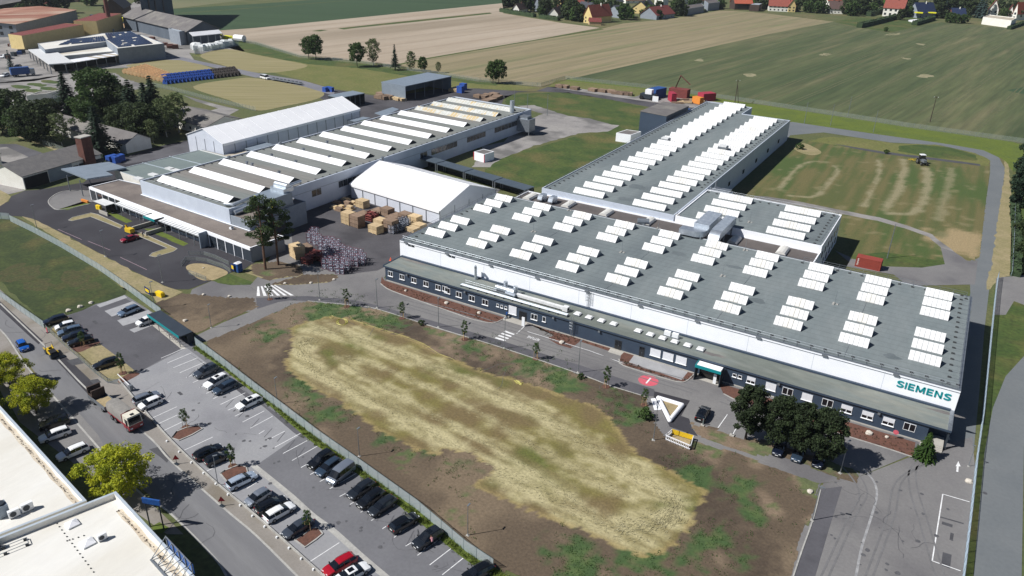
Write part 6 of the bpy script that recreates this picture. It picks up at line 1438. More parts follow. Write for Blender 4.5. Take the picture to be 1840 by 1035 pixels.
def pine(name,label,h,seed):
    rr=random.Random(seed);o=thing(name,label,'tree');tr=MB();tr.tube([(0,0,0),(.15,0,h*.4),(.0,.2,h*.75),(.1,.1,h*.97)],[.34,.27,.18,.05],8);b=MB()
    for i in range(26):
        u=i/25;z=h*(.36+.62*u);a=i*2.4+rr.random();L=4.3*math.sin(math.pi*(.2+.72*u))*rr.uniform(.5,1.1);p=Vector((math.cos(a)*L,math.sin(a)*L,z+.5))
        tr.tube([(0,.1,z-.6),p*.6+Vector((0,0,z*.4-.3)),p],[.09,.06,.03],4);leaves(b,p,1.3*rr.uniform(.6,1.3),170,.24,rr,.6,.5)
    tr.build('trunk','bark_pine',o);b.build('crown','leaf_pine',o);return o
def H(b_,t_): # height of an upright thing from its foot and top
    P=G(*b_);lo,hi=0,80;
    for _ in range(40):
        m=(lo+hi)/2;v=Vector((P.x,P.y,m-CAM_H));yy=517.5-v.dot(UP)/v.dot(FW)*F
        if yy>t_[1]:lo=m
        else:hi=m
    return lo
# yellow-green street trees
yt=broad('street_tree','','leaf_yellow',8.6,8.6,1.7,21,90,.17,190,trunk_r=.2,shape=.8,irregular=.45,spread=.72,flat=.6)
q=G(218,893);place(yt,(q.x,q.y,0),.4,'big yellow green street tree beside the warehouse, nearest the billboard')
q=G(66,742);place(yt,(q.x,q.y,0),2.1,'yellow green street tree across from the roller, middle of the three',.78)
q=G(18,692);place(yt,(q.x,q.y,0),3.7,'yellow green street tree at the left picture edge',.72)
# dark trees by the visitor parking
dk=[broad('parkland_tree','','leaf_brownish',11.2,6.0,2.4,s,66,.2,190,trunk_r=.24,shape=.75,irregular=.3,spread=.9)for s in(31,32)]
for(x,y),pi,rz,sc,lb in(((1339,789),0,.3,.95,'dark broadleaf tree by the visitor parking, leftmost of its group'),((1392,806),1,1.3,.93,'dark broadleaf tree by the visitor parking, second from the left of its group'),((1431,822),0,2.6,.92,'dark broadleaf tree by the visitor parking, third from the left of its group'),((1474,836),1,4.0,.95,'dark broadleaf tree by the visitor parking, rightmost of its group next to the lamp')):
    q=G(x,y);place(dk[pi],(q.x,q.y,0),rz,lb,sc,'dark trees by the visitor parking')
cf=spruce('cypress','dense green conifer bush at the corner of the long office range','leaf_conifer',5.2,4.2,5,.2,17,22,.34,dens=1.3);q=G(1659,824);place(cf,(q.x,q.y,0))
pn=[pine('pine_tree','',H((477,484),(458,356)),3),pine('pine_tree','',H((500,476),(492,362)),9)]
for(x,y),i,rz,lb in(((477,484),0,0,'tall pine with a bare trunk in front of the boiler house, left one'),((500,476),1,1.2,'tall pine with a bare trunk beside the crate yard, right one')):q=G(x,y);place(pn[i],(q.x,q.y,0),rz,lb)
# young staked trees
def sapling(seed,h=4.6):
    o=broad('young_tree','','leaf_mid',h,1.45,1.3,seed,22,.085,70,trunk_r=.045,shape=.8,forks=3,spread=1.1)
    b=MB()
    for a in(0.5,2.6,4.7):b.bar((.5*math.cos(a),.5*math.sin(a),0),(.42*math.cos(a),.42*math.sin(a),1.9),.07,.07)
    for a in(0.5,2.6,4.7):b.bar((.42*math.cos(a),.42*math.sin(a),1.75),(.42*math.cos(a+2.1),.42*math.sin(a+2.1),1.75),.05,.07)
    b.build('stake_frame','stake_wood',o)
    b=MB();b.tube([(0,0,0.02),(0,0,.05)],.75,10);b.build('mulch','soil_bed',o);return o
sp_=[sapling(41),sapling(42,4.0)]
for i,((x,y),s,lb)in enumerate((((623,551),1,'young staked tree on the verge by the front road, nearest the zebra crossing'),((723,572),1,'young staked tree on the verge by the front road, second from the zebra crossing'),((835,610),1,'young staked tree on the verge opposite the side door crossing'),((963,645),.95,'young staked tree on the verge opposite the marked bay'),((1089,695),1,'young staked tree on the verge left of the red road disc'),((1157,728),.9,'young staked tree on the verge left of the triangular bed'),((485,538),.9,'young staked tree on the island beside the zebra crossing'),
     ((150,622),.85,'young tree in the planting bed behind the black parked estates'),((221,671),1,'young staked tree at the end of the gravel bays'),((334,768),.95,'young staked tree in the planter beside the boundary wall'),((418,838),.95,'young staked tree in the planter beside the pale blue estate'),((554,952),.9,'young staked tree in the planter beside the grey saloon'))):
    q=G(x,y);place(sp_[i%2],(q.x,q.y,.03),i*1.1,lb,s,'young staked trees')
# low bushes on the verge
bs=broad('bush','','leaf_mid',1.5,2.2,.1,47,14,.16,40,trunk_r=.05,cat='bush',forks=2)
for(x,y),s,lb in(((1160,752),1.3,'green bush beside the footpath left of the triangular bed'),((1043,680),.7,'small bush at the foot of the lamp left of the red road disc'),((757,584),.7,'small bush on the verge between the second and third young trees'),((1437,268),1.5,'dark bush beside the gravel track behind the rear hall'),((1592,276),1.0,'small bush on the ditch edge of the mown plot')):q=G(x,y);place(bs,(q.x,q.y,.02),x,lb,s)
# right edge evergreens
ev=[broad('evergreen_tree','','leaf_spruce',17,9,.4,51,70,.42,150,shape=.45,irregular=.2,trunk_r=.3),broad('garden_bush','','leaf_dark',4,5,.2,52,24,.28,90,shape=.6,trunk_r=.1,cat='bush')]
for(x,y),s,lb in(((1838,372),1.0,'tall dark evergreen at the right picture edge, nearest one'),((1846,338),1.0,'tall dark evergreen at the right picture edge, middle one'),((1852,300),.9,'tall dark evergreen at the right picture edge, farthest one')):q=G(x,y);place(ev[0],(q.x,q.y,0),x,lb,s)
for(x,y),s,lb in(((1838,420),1,'dark garden bush below the evergreens at the right picture edge'),((1840,462),1.1,'dark garden bush at the right edge nearest the driveway'),((1848,440),1.0,'dark garden bush at the right edge between two others')):q=G(x,y);place(ev[1],(q.x,q.y,0),y,lb,s)
# row of trees at the field fence
bl=broad('field_tree','','leaf_mid',12,7.5,3,61,40,.42,60,shape=.6,irregular=.4,trunk_r=.2);bi=broad('birch_tree','','leaf_birch',14,7,2.5,62,46,.36,46,bark='bark_birch',trunk_r=.16,shape=.7,irregular=.35);sf=spruce('spruce_tree','','leaf_spruce',13,6.0,63,2.2,18,14,.5)
for pr,(bx,by),ty,lb in((bl,(555,106),66,'broadleaf tree by the field fence, leftmost of the row'),(bl,(568,107),63,'broadleaf tree by the field fence, second of the leftmost pair'),(bl,(642,120),77,'dark leaning broadleaf tree by the field fence left of the birch'),(bi,(671,118),69,'tall pale birch by the field fence'),(sf,(710,126),80,'dark spruce by the field fence'),(bi,(739,127),92,'thin pale tree by the field fence right of the spruce'),(bl,(760,130),102,'small dark tree by the field fence right of the thin pale tree'),(bi,(788,131),111,'smallest pale tree by the field fence'),(bl,(886,150),110,'broad tree by the field fence, left of the rightmost pair'),(bl,(896,150),108,'broad tree by the field fence, rightmost of the row')):
    q=G(bx,by);h=H((bx,by),(bx,ty));base={bl:12,bi:14,sf:13}[pr];place(pr,(q.x,q.y,0),bx,lb,h/base,'trees by the field fence')
# wood at the left
wd=[broad('deciduous_tree','','leaf_mid',16,10,2.5,71,56,.42,110,trunk_r=.28,shape=.6),broad('deciduous_tree','','leaf_dark',15,11,2,72,56,.42,110,trunk_r=.28,shape=.55),spruce('spruce_tree','','leaf_spruce',20,9.5,73,1.5,24,18,.62),broad('birch_tree','','leaf_birch',15,7,3,74,40,.34,60,bark='bark_birch',trunk_r=.16,irregular=.4)]
for pi,(bx,by),ty,lb in((2,(128,218),133,'big dark spruce left of centre in the left wood'),(0,(185,222),128,'tall leafy tree behind the middle of the left wood'),(1,(208,224),152,'dark leafy tree in the middle of the left wood'),(2,(243,232),147,'dark spruce in the right half of the left wood'),(2,(270,238),152,'dark spruce right of another in the left wood'),(3,(322,238),168,'pale birch at the right end of the left wood'),(2,(282,226),140,'narrow spruce behind the right end of the left wood'),(1,(20,232),165,'dark leafy tree at the left picture edge'),(0,(45,250),195,'lighter green tree near the sand path'),(1,(68,256),185,'dark bushy tree beside the sand path'),(3,(112,262),205,'thin birch in front of the barrack'),(2,(182,278),195,'dark spruce in front of the barrack roof'),(0,(5,240),178,'leafy tree cut by the left picture edge'),(1,(230,246),190,'dark leafy tree at the foot of the spruces'),(1,(262,250),190,'dark leafy tree beside the grey barrack roof'),(3,(300,246),178,'birch leaning over the grey barrack roof'),(0,(160,240),185,'leafy tree filling the gap behind the barrack'),(3,(276,258),215,'slender birch nearest the big tent'),(1,(90,225),180,'dark tree behind the first spruce')):
    q=G(bx,by);h=H((bx,by),(bx,ty));s=h/(16,15,20,15)[pi];w=1.95 if pi==2 else 1.3;place(wd[pi],(q.x,q.y,0),bx,lb,(s*w,s*w,s*1.03),'trees of the left wood')
# far trees round the village and the works
fr_=[broad('village_tree','','leaf_dark',12,10,.6,81,26,.75,60,trunk_r=.3,shape=.6),broad('village_tree','','leaf_mid',11,10,.6,82,26,.75,60,trunk_r=.3,shape=.6),broad('village_tree','','leaf_fresh',10,7,.6,84,22,.7,60,trunk_r=.3,shape=.7),spruce('village_spruce','','leaf_bluish',17,9,83,.8,14,12,.95)]
vt=[(v9(520,190),2,.8),(v9(440,150),2,1.2),(v9(740,250),0,1.2),(v9(660,255),1,.7),(v9(1150,330),0,1.5),(v9(1240,350),1,1.2),(v9(1300,360),0,1.1),(v9(1180,250),1,1.3),(v9(1130,70),1,1.2),(v9(1600,80),1,1.3),(v9(1700,70),2,1.2),(v9(1450,80),0,1),(v9(1790,330),3,.9),(v9(1330,240),0,.8),
      (v8(1080,130,240),0,1.2),(v8(1080,90,200),3,.8),(v8(1080,1160,240),0,1.3),(v8(1080,1220,240),1,1.0),(v8(1080,700,250),1,.7),(v8(1080,870,290),0,.7),(v8(1080,620,250),1,.6),(v8(1080,1110,70),0,.7),(v8(1080,1800,130),1,.8),(v8(1080,20,90),1,1.4),
      (v8(1280,110,130),1,.9),(v8(1280,720,130),0,1.5),(v8(1280,790,140),0,1.7),(v8(1280,680,80),0,1.4),(v8(1280,1270,170),0,.9),(v8(1280,1430,190),1,1.1),(v8(1280,1570,200),1,1.1),(v8(1280,1530,130),0,1.4),(v8(1280,1390,100),0,1.5),(v8(1280,1690,200),1,.8),(v8(1280,1300,60),1,1.3),
      (v15(260,260),1,1.3),(v15(330,220),0,1.5),(v15(420,240),0,1.3),(v15(470,240),1,1.1),(v15(640,110),3,.8),(v15(1080,330),0,.9),(v15(1250,250),0,1.3),(v15(1200,280),1,1.0),(v15(840,520),1,.35),(v15(1720,300),0,1.3),(v15(1790,300),3,1.0),(v15(1700,250),0,1.6),(v15(1230,160),0,1.7),(v15(480,100),0,1.6),(v15(380,90),0,1.5),(v15(740,90),0,1.2),
      (v16(300,470),1,.9),(v16(420,480),1,.8),(v16(580,480),1,.8),(v16(880,370),3,1.5),(v16(970,380),3,1.6),(v16(1400,390),1,1.0),(v16(1740,400),1,1.2),(v16(1680,410),0,.9),(v16(700,350),0,1.4),(v16(620,240),0,1.8),(v16(250,300),0,1.7),(v16(120,280),0,1.6)]
ix=0
for(x,y),k,s in vt:
    q=G(x,y);kind=('dark leafy','green leafy','light green','blue green conifer')[k]
    place(fr_[k],(q.x,q.y,0),ix,kind+' tree among the village houses',s,('dark','green','light','conifer')[k]+' trees among the village houses');ix+=1
for(x,y),k,s,lb in((tz(0,(530,230))[0],0,1.7,'left one of the dark round trees behind the rust roofed warehouse'),(tz(0,(660,230))[0],0,1.8,'middle one of the dark round trees behind the rust roofed warehouse'),(tz(0,(860,185))[0],0,1.4,'right one of the dark round trees behind the rust roofed warehouse'),(tz(0,(330,235))[0],1,.9,'small tree left of the dark round trees at the upper left'),(tz(0,(1300,80))[0],1,1.4,'leafy tree left of the top of the brick chimney'),(tz(0,(165,1000))[0],3,.6,'slim conifer in the works yard at the left edge'),(tz(0,(60,300))[0],1,.8,'low tree at the upper left picture edge'),(tz(200,(400,50))[0],1,.9,'tree at the top beside the silo tower')):
    q=G(x,y);place(fr_[k],(q.x,q.y,0),x,lb,s)
EDG=[(900,24),(1008,41),(1078,50),(1186,36),(1292,19),(1380,24),(1498,38),(1600,38),(1690,38),(1840,52)];rv=random.Random(77)
for i in range(64):
    x=905+i*14.6+rv.uniform(-5,5)
    for j in range(len(EDG)-1):
        if EDG[j][0]<=x<EDG[j+1][0]:y=EDG[j][1]+(EDG[j+1][1]-EDG[j][1])*(x-EDG[j][0])/(EDG[j+1][0]-EDG[j][0])
    k=rv.choice((0,0,0,1,1,2));q=G(x,y-rv.uniform(9,34));place(fr_[k],(q.x,q.y,0),i,('dark leafy','green leafy','light green')[k]+' tree among the village houses',rv.uniform(.6,1.3),('dark','green','light')[k]+' trees among the village houses')
# the dark wood behind the village: one mass
b=MB();rr=random.Random(99)
for i in range(240):
    x=rr.uniform(1480,1990);y=rr.uniform(-38,24 if x>1700 else 8);q=G(x,y);h=rr.uniform(14,24);
    leaves(b,Vector((q.x,q.y,h*.55)),h*.42,34,2.0,rr,.4,1.15)
tag(b.build('woodland','leaf_dark'),'dark dense wood behind the houses at the upper right','wood',kind='stuff')
b=MB()
for i in range(120):
    x=rr.uniform(900,1480);y=rr.uniform(-40,-8);q=G(x,y);h=rr.uniform(10,16);leaves(b,Vector((q.x,q.y,h*.55)),h*.45,26,1.9,rr,.4,1.1)
tag(b.build('woodland','leaf_mid'),'distant trees behind the village at the top','wood',kind='stuff')
# ---- tall grass strip along the car park fence, weeds on the bare earth, shrubs in the beds
def tufts(name,label,cat,m,pts,s,n,rr,hgt=.5):
    b=MB()
    for p in pts:
        for k in range(n):
            a=rr.random()*6.28;d=Vector((math.cos(a),math.sin(a),0));o3=p+Vector((rr.gauss(0,s),rr.gauss(0,s),0));w=Vector((-d.y,d.x,0))*.05;hh=hgt*rr.uniform(.5,1.3)
            b.add([o3-w,o3+w,o3+d*hh*.5+Vector((0,0,hh))],[(0,1,2)])
    return tag(b.build(name,m),label,cat,kind='stuff')
mat('tall_grass',(112,124,52),(92,112,44),.3,.9,fine=.25,fscale=1.5,sun_through=.3);mat('weed',(58,92,40),(76,104,48),.4,.9,fine=.25,sun_through=.3)
rr=random.Random(17)
LOTF=cr(GP([(352,623),(400,656),(460,702),(500,734),(566,790),(642,843),(738,916),(830,991),(882,1026),(1000,1106)]),6)
tag(ribbon(LOTF,1.5,.036).build('verge','verge_grass'),kind='structure')
P=[]
for i in range(len(LOTF)-1):
    d=LOTF[i+1]-LOTF[i]
    for k in range(int(d.length*9)):P.append(LOTF[i]+d*rr.random()+Vector((rr.gauss(0,.3),rr.gauss(0,.45),0)))
tufts('tall_grass','strip of tall rough grass between the car park and its fence','grass','tall_grass',P,.15,9,rr,.5)
P=[];
for p,r in WEEDS:
    for k in range(int(r*r*1.3)):
        a=rr.random()*6.28;q=p+Vector((math.cos(a),math.sin(a),0))*r*rr.random()**.7
        if not inside(q.x,q.y,MEAD):P.append(Vector((q.x,q.y,.03)))
for k in range(900):
    q=Vector((rr.uniform(-130,-5),rr.uniform(62,132),.03))
    if inside(q.x,q.y,SITE)and not inside(q.x,q.y,MEAD)and nz(q.x,q.y,.22,7)*.8+nz(q.x,q.y,.03,17)>.05:P.append(q)
tufts('weeds','scattered green weeds on the bare earth','weeds','weed',P,.3,10,rr,.22)
mat('straw',(178,170,134),(154,146,106),.5,.95,fine=.15);b=MB()
for L,wd,n in((HAYU,1.5,2200),(HAYL,1.7,2200),(HAYV,.7,500),(HAYM,.8,500)):
    for k in range(n):
        i=rr.randrange(len(L)-1);d=L[i+1]-L[i];p=L[i]+d*rr.random();n_=Vector((-d.y,d.x,0)).normalized();p=p+n_*rr.gauss(0,wd*.6)
        if not inside(p.x,p.y,MEAD):continue
        a=math.atan2(d.y,d.x)+rr.gauss(0,.5);e=Vector((math.cos(a),math.sin(a),0))*rr.uniform(.2,.5);w=Vector((-e.y,e.x,0)).normalized()*rr.uniform(.02,.06);z=.03+abs(rr.gauss(0,.06))
        b.add([(p.x-e.x-w.x,p.y-e.y-w.y,z),(p.x+e.x,p.y+e.y,z+rr.uniform(0,.14)),(p.x+w.x,p.y+w.y,z+.03)],[(0,1,2)])
tag(b.build('cut_hay','straw'),'raked cut hay lying in long swaths on the meadow','hay',kind='stuff')
mat('bed_plant',(80,56,44),(66,64,42),.6,.9,fine=.2);P=[]
for poly,n in((GP([(690,508),(800,540),(905,572),(880,579),(800,555),(690,515)]),110),(GP(t(920,520,(110,246),(480,352),(690,430),(480,365),(420,415),(270,345))),90),(GP(t(920,520,(780,500),(1200,660),(1300,608),(1280,640),(1200,664),(800,545))),70),(GP([(1400,725),(1640,800),(1638,818),(1500,776),(1410,745)]),90)):
    x0,x1,y0,y1=min(p.x for p in poly),max(p.x for p in poly),min(p.y for p in poly),max(p.y for p in poly);c=0
    while c<n:
        q=Vector((rr.uniform(x0,x1),rr.uniform(y0,y1),.03))
        if inside(q.x,q.y,poly):P.append(q);c+=1
tufts('ground_cover','small low shrubs planted in the reddish soil beds before the office range','ground cover','bed_plant',P,.1,7,rr,.22)

# == fences
mesh_wire('wire_mesh',(196,210,214),.46);mesh_wire('wire_mesh_blue',(186,202,214),.8);mesh_wire('wire_far',(150,158,150),.35)
mat('post_green',(120,134,134),None,rough=.5,metal=.3)
def bar_fence(label,P,h,name='mesh_fence'): # real upright wires every 5 cm: dense when seen along, open when seen across
    o=fence(label,P,h,None,2.5,None,name);o3=Vector(o['_o']);b=MB();P=[Vector((p.x,p.y,0))for p in P]
    for i in range(len(P)-1):
        d=P[i+1]-P[i];k=int(d.length/.05);u=d.normalized()*.005;v=Vector((-u.y,u.x,0))*.9
        for j in range(k):
            p=P[i]+d*(j/k);q=[p-u-v,p+u-v,p+u+v,p-u+v];b.add([(c.x,c.y,.06)for c in q]+[(c.x,c.y,h)for c in q],[(0,1,5,4),(1,2,6,5),(2,3,7,6),(3,0,4,7)])
        for z in range(1,10):b.bar(P[i]+Vector((0,0,z*h/10)),P[i+1]+Vector((0,0,z*h/10)),.012,.012)
    b.build('mesh_panel','fence_steel',o);return o
mat('fence_steel',(176,194,208),None,rough=.5)
def fence(label,P,h,wm='wire_mesh',step=2.5,group=None,name='mesh_fence',top=True):
    P=[Vector((p.x,p.y,0))for p in P];o=wthing(name,label,'fence',P[0],group);b=MB();up=Vector((0,0,1))
    for i in range(len(P)-1):
        d=P[i+1]-P[i];n=Vector((-d.y,d.x,0)).normalized()*.015
        b.add([P[i]-n+up*.05,P[i+1]-n+up*.05,P[i+1]-n+up*h,P[i]-n+up*h],[(0,1,2,3)])
    if wm:b.build('mesh_panel',wm,o)
    if top:
        b=MB()
        for i in range(len(P)-1):b.bar(P[i]+up*h,P[i+1]+up*h,.05,.05);b.bar(P[i]+up*.1,P[i+1]+up*.1,.05,.05)
        b.build('rail','post_green' if wm=='wire_mesh' else 'galv',o)
    L=sum((P[i+1]-P[i]).length for i in range(len(P)-1));step=max(step,L/98);me=None;pos=0.0;nxt=0.0
    for i in range(len(P)-1):
        d=P[i+1]-P[i];l=d.length
        while nxt<=pos+l:
            p=P[i]+d*((nxt-pos)/l)
            if me is None:
                b=MB();b.box(-.035,-.035,0,.035,.035,h+.06);q=b.build('post','post_green' if wm=='wire_mesh' else 'galv');me=q.data;q.parent=o
            else:q=bpy.data.objects.new('post',me);C.objects.link(q);q.parent=o
            q.location=p-P[0];nxt+=step
        pos+=l
    return o
fence('grey wire mesh fence between car park and bare earth, from bike shelter to bottom edge',GP([(352,621),(400,657),(460,704),(500,734),(573,790),(648,843),(749,916),(837,991),(886,1024)]),2.0)
fence('grey wire mesh fence between the left meadow and the black forecourt',GP([(19,398),(60,418),(110,445),(180,487),(230,522),(276,557),(291,568)]),2.0)
fence('wire mesh fence along the street side of the left meadow',GP([(-40,510),(0,533),(40,562),(80,590)]),1.8)
fence('short wire mesh fence at the plaza end by the left picture edge',GP([(-40,390),(19,395)]),2.0)
bar_fence('pale blue grey fence along the service road at the right',GP([(1792,500),(1787,535),(1779,610),(1764,755),(1752,838),(1742,930),(1730,1030),(1722,1090)]),2.0)
bar_fence('pale fence beside the ring road below the evergreens',GP([(1822,372),(1820,430),(1816,497)]),1.8)
fence('thin tall perimeter fence between the works and the brown fields',GP([(418,72),(460,80),(540,104),(650,114),(760,131),(860,147),(972,156),(1015,143)]),2.2,'wire_far',top=False)
fence('thin tall perimeter fence along the big green field',GP([(1015,143),(1200,163),(1380,190),(1531,213),(1631,229),(1820,255),(1900,267)]),2.2,'wire_far',top=False)
fence('wire fence along the path by the mown meadow behind the trees',GP(t(0,0,(1060,610),(1240,650),(1500,720),(1831,795))),2.0,'wire_far',top=False)
fence('wire fence beside the sand path at the left',GP(t(0,240,(620,160),(800,220),(980,290),s=Z8)),2.0,'wire_far',top=False)
fence('low green screened fence round the bag store by the concrete works',GP(tz(200,(1180,720),(1200,780),(1350,740),(1640,690),(1830,650))),3.2,'wire_mesh',top=False)
# low white boundary wall of the car park
bw=wthing('boundary_wall','low white boundary wall between pavement and car park','low wall',G(214,684));b=MB();ribbon(cr(GP([(214,684),(296,780),(380,861),(460,928),(578,1033),(640,1090)])),.2,0,.35,b=b);b.build('wall','kerb_stone',bw)
for i in range(14):
    q=GP([(300,786)])[0].lerp(GP([(585,1040)])[0],i/13);q=G(*[(300+285*i/13),(790+250*i/13)+4]);b=MB();b.box(q.x-.12,q.y-.12,0,q.x+.12,q.y+.12,.3);b.build('light_block','white_pvc',bw)
g=wthing('sliding_gate','white sliding gate beam and motor post at the car park entrance','gate',G(214,684));a,c=G(213,680),G(236,702);b=MB();b.bar(a+Vector((0,0,.95)),c+Vector((0,0,.95)),.1,.14);b.build('beam','white_pvc',g);b=MB();b.box(c.x-.3,c.y-.3,0,c.x+.3,c.y+.3,1.2);b.build('motor_post','steel',g)
fence('low metal fence between the pavement and the gravel bays',GP(t(0,520,(330,285),(440,385),(560,490),(680,600),(770,668),(850,680))),1.0,'wire_far')
# kerbed planters in the car park
for px,lb in(([(309,788),(318,776),(335,769),(356,765),(364,771),(345,782),(322,792)],'beside the boundary wall'),([(396,852),(405,846),(430,836),(443,840),(445,850),(410,868)],'beside the pale blue estate'),([(530,971),(545,962),(560,950),(572,949),(580,960),(568,970),(548,984)],'beside the grey saloon')):
    P=GP(px);o=wthing('planter','kerbed planter with reddish soil in the car park '+lb,'planter',P[0]);b=MB();ribbon(P+[P[0],P[1]],.22,0,.16,b=b);b.build('kerb','kerb_stone',o);b=MB();b.prism(P,0,.10);b.build('soil','soil_bed',o)
kerbP=[(455,836),(520,889),(560,925),(600,955),(650,1000),(690,1034),(740,1075)]
tag(ribbon(cr(GP(kerbP)),.9,.032).build('kerb','kerb_stone'),kind='structure')
# == lamps
lamp=thing('street_lamp','','street lamp');b=MB();b.tube([(0,0,0),(0,0,1.2),(0,0,7.0)],[.09,.085,.05],8);b.build('pole','galv',lamp);b=MB();b.box(-.12,-.12,0,.12,.12,.25);b.box(-.3,-.3,0,.3,.3,.06);b.build('base','kerb_stone',lamp);b=MB();b.box(-.12,-.15,6.95,.75,.15,7.07);b.build('head','steel',lamp)
for(x,y),rz,s,lb in(((575,539),1.7,1,'lamp post on the pavement edge by the first young tree'),((678,553),1.7,1,'lamp post on the pavement edge between the first and second young trees'),((788,588),1.7,1,'lamp post on the pavement edge before the zebra crossing'),((906.5,626),1.7,1,'lamp post on the pavement edge just below the side door crossing'),((1039,669.5),1.7,1,'lamp post on the pavement edge left of the red road disc'),((1174,791),1.9,.95,'lamp post beside the triangular bed'),((1509.4,850.4),1.2,.9,'lamp post in front of the dark trees'),((1459,935),.2,.9,'lamp post at the kerb of the right hand plaza'),((840.6,962),1.6,.78,'lamp post on the bare earth behind the parked cars'),((645.9,820),1.6,.78,'lamp post on the bare earth above the row of dark cars'),((499,726),1.6,.78,'lamp post at the left end of the bare earth near the fence'),((380,589),1.6,.78,'lamp post on the small bare earth patch behind the bike shelter'),((189.7,461),1.6,1,'lamp post at the edge of the black forecourt, nearest the red car'),((292.6,507.4),1.6,1,'lamp post at the right end of the black forecourt'),((278,553),1.6,.9,'lamp post by the yellow and blue banner'),((67,412),1.6,1,'lamp post at the left end of the black forecourt'),((1740,838),3.1,.6,'short lamp on the right hand fence'),((392,872),1.0,.8,'lamp post at the boundary wall beside the pale blue estate')):
    q=G(x,y);place(lamp,(q.x,q.y,.02),rz,lb,(s,s,s))
pole=thing('yard_mast','','mast');b=MB();b.tube([(0,0,0),(0,0,11)],[.16,.09],7);b.build('pole','galv',pole)
for(x,y),s,lb in(((924,205),1.0,'thin mast on the lawn left of the silver filter plant'),((947,213),1,'thin mast on the lawn right of the silver filter plant'),((983,208),.9,'thin mast beside the concrete track'),((1445,222),.9,'thin mast on the bright verge, leftmost'),((1492,226),.9,'thin mast on the bright verge, second from the left'),((1523,210),.9,'thin mast on the bright verge, third from the left'),((1569,238),.9,'thin mast on the bright verge, rightmost'),((1594,464),.9,'thin mast behind the red container'),((227,110),.9,'thin mast in front of the solar roofed works')):q=G(x,y);place(pole,(q.x,q.y,0),0,lb,s)
pw=thing('power_pole','','power pole');b=MB();b.tube([(0,0,0),(0,0,12)],[.2,.13],7);b.bar((-1.0,0,11.4),(1.0,0,11.4),.12,.12);b.build('pole','timber_dark',pw);b=MB();
for x in(-.9,0,.9):b.tube([(x,0,11.4),(x,0,11.8)],.08,6)
b.build('insulator','white_pvc',pw)
q=G(1671,219);place(pw,(q.x,q.y,0),.3,'leaning brown power pole at the edge of the green field')
q=G(1320,187);o=place(pw,(q.x,q.y,0),.3,'dark A-frame power pole behind the far end of the rear hall');b=MB();b.tube([(1.8,0,0),(.1,0,9.5)],.16,6);b.build('strut','timber_dark',o)
# == vehicles
mat('tyre',(26,26,28),None,rough=.9);mat('rim',(170,172,176),None,rough=.35,metal=.8);mat('car_glass',(18,22,28),None,rough=.06,spec=.8,fine=0);mat('lamp_clear',(226,230,234),None,rough=.15);mat('lamp_red',(150,18,22),None,rough=.25);mat('car_trim',(24,24,26),None,rough=.6);mat('plate',(230,230,226),None,rough=.5)
def paint(n,c,metal=.0):return mat(n,c,None,rough=.28,metal=metal,coat=.8,fine=.0,spec=.5)
paint('paint_black',(14,16,20));paint('paint_dark',(44,50,58),.4);paint('paint_navy',(24,32,52),.2);paint('paint_grey',(84,92,104),.5);paint('paint_silver',(160,168,180),.6);paint('paint_white',(234,235,236));paint('paint_bluesilver',(120,142,168),.5);paint('paint_paleblue',(188,202,218),.4);paint('paint_red',(168,14,34));paint('paint_carmine',(150,20,44));paint('paint_blue',(22,92,184));paint('paint_steelblue',(62,80,100),.4)
SH={ # stations: x, shoulder z, top z, shoulder half width, top half width ; cabin marks: (tail base, tail top, roof..., front top, screen base)
 'estate':([(-2.38,.62,.64,.74,.66),(-2.33,.93,.95,.84,.74),(-2.25,.97,.99,.86,.72),(-1.92,.98,1.42,.89,.60),(-1.1,.97,1.47,.90,.63),(-.1,.95,1.47,.90,.64),(.42,.94,1.40,.90,.61),(1.22,.92,.96,.88,.72),(1.75,.86,.89,.87,.70),(2.2,.74,.77,.82,.66),(2.38,.56,.58,.70,.58)],2,7,1.40),
 'hatch':([(-1.98,.62,.64,.72,.62),(-1.93,.95,.97,.82,.70),(-1.86,1.0,1.02,.84,.70),(-1.52,.99,1.45,.86,.58),(-.8,.97,1.50,.87,.62),(0.0,.95,1.50,.87,.62),(.42,.94,1.42,.87,.60),(1.12,.94,.98,.85,.70),(1.5,.88,.91,.84,.67),(1.85,.74,.77,.79,.62),(2.0,.54,.56,.66,.54)],2,7,1.22),
 'suv':([(-2.3,.72,.74,.78,.70),(-2.26,1.05,1.07,.88,.78),(-2.2,1.1,1.12,.9,.78),(-1.92,1.1,1.62,.92,.66),(-1.1,1.09,1.68,.93,.69),(-.1,1.07,1.68,.93,.69),(.45,1.06,1.6,.93,.66),(1.18,1.04,1.08,.92,.78),(1.75,.99,1.02,.91,.76),(2.18,.88,.91,.87,.72),(2.34,.66,.68,.76,.64)],2,7,1.38),
 'saloon':([(-2.36,.60,.62,.74,.64),(-2.3,.92,.94,.83,.72),(-1.75,.98,1.0,.87,.72),(-1.0,.97,1.38,.89,.58),(-.6,.96,1.42,.89,.61),(0.0,.94,1.42,.89,.62),(.42,.93,1.36,.89,.59),(1.25,.91,.95,.87,.72),(1.75,.84,.87,.86,.69),(2.2,.72,.75,.8,.64),(2.36,.54,.56,.68,.56)],2,7,1.38),
 'van':([(-2.55,.66,.68,.82,.78),(-2.53,1.05,1.07,.93,.88),(-2.5,1.12,1.14,.95,.86),(-2.38,1.12,1.88,.96,.78),(-1.4,1.1,1.96,.97,.80),(.2,1.08,1.96,.97,.80),(1.0,1.06,1.86,.96,.76),(1.85,1.04,1.10,.93,.80),(2.2,.98,1.0,.91,.78),(2.45,.82,.84,.86,.74),(2.55,.58,.6,.78,.68)],2,7,1.55)}
CARS={}
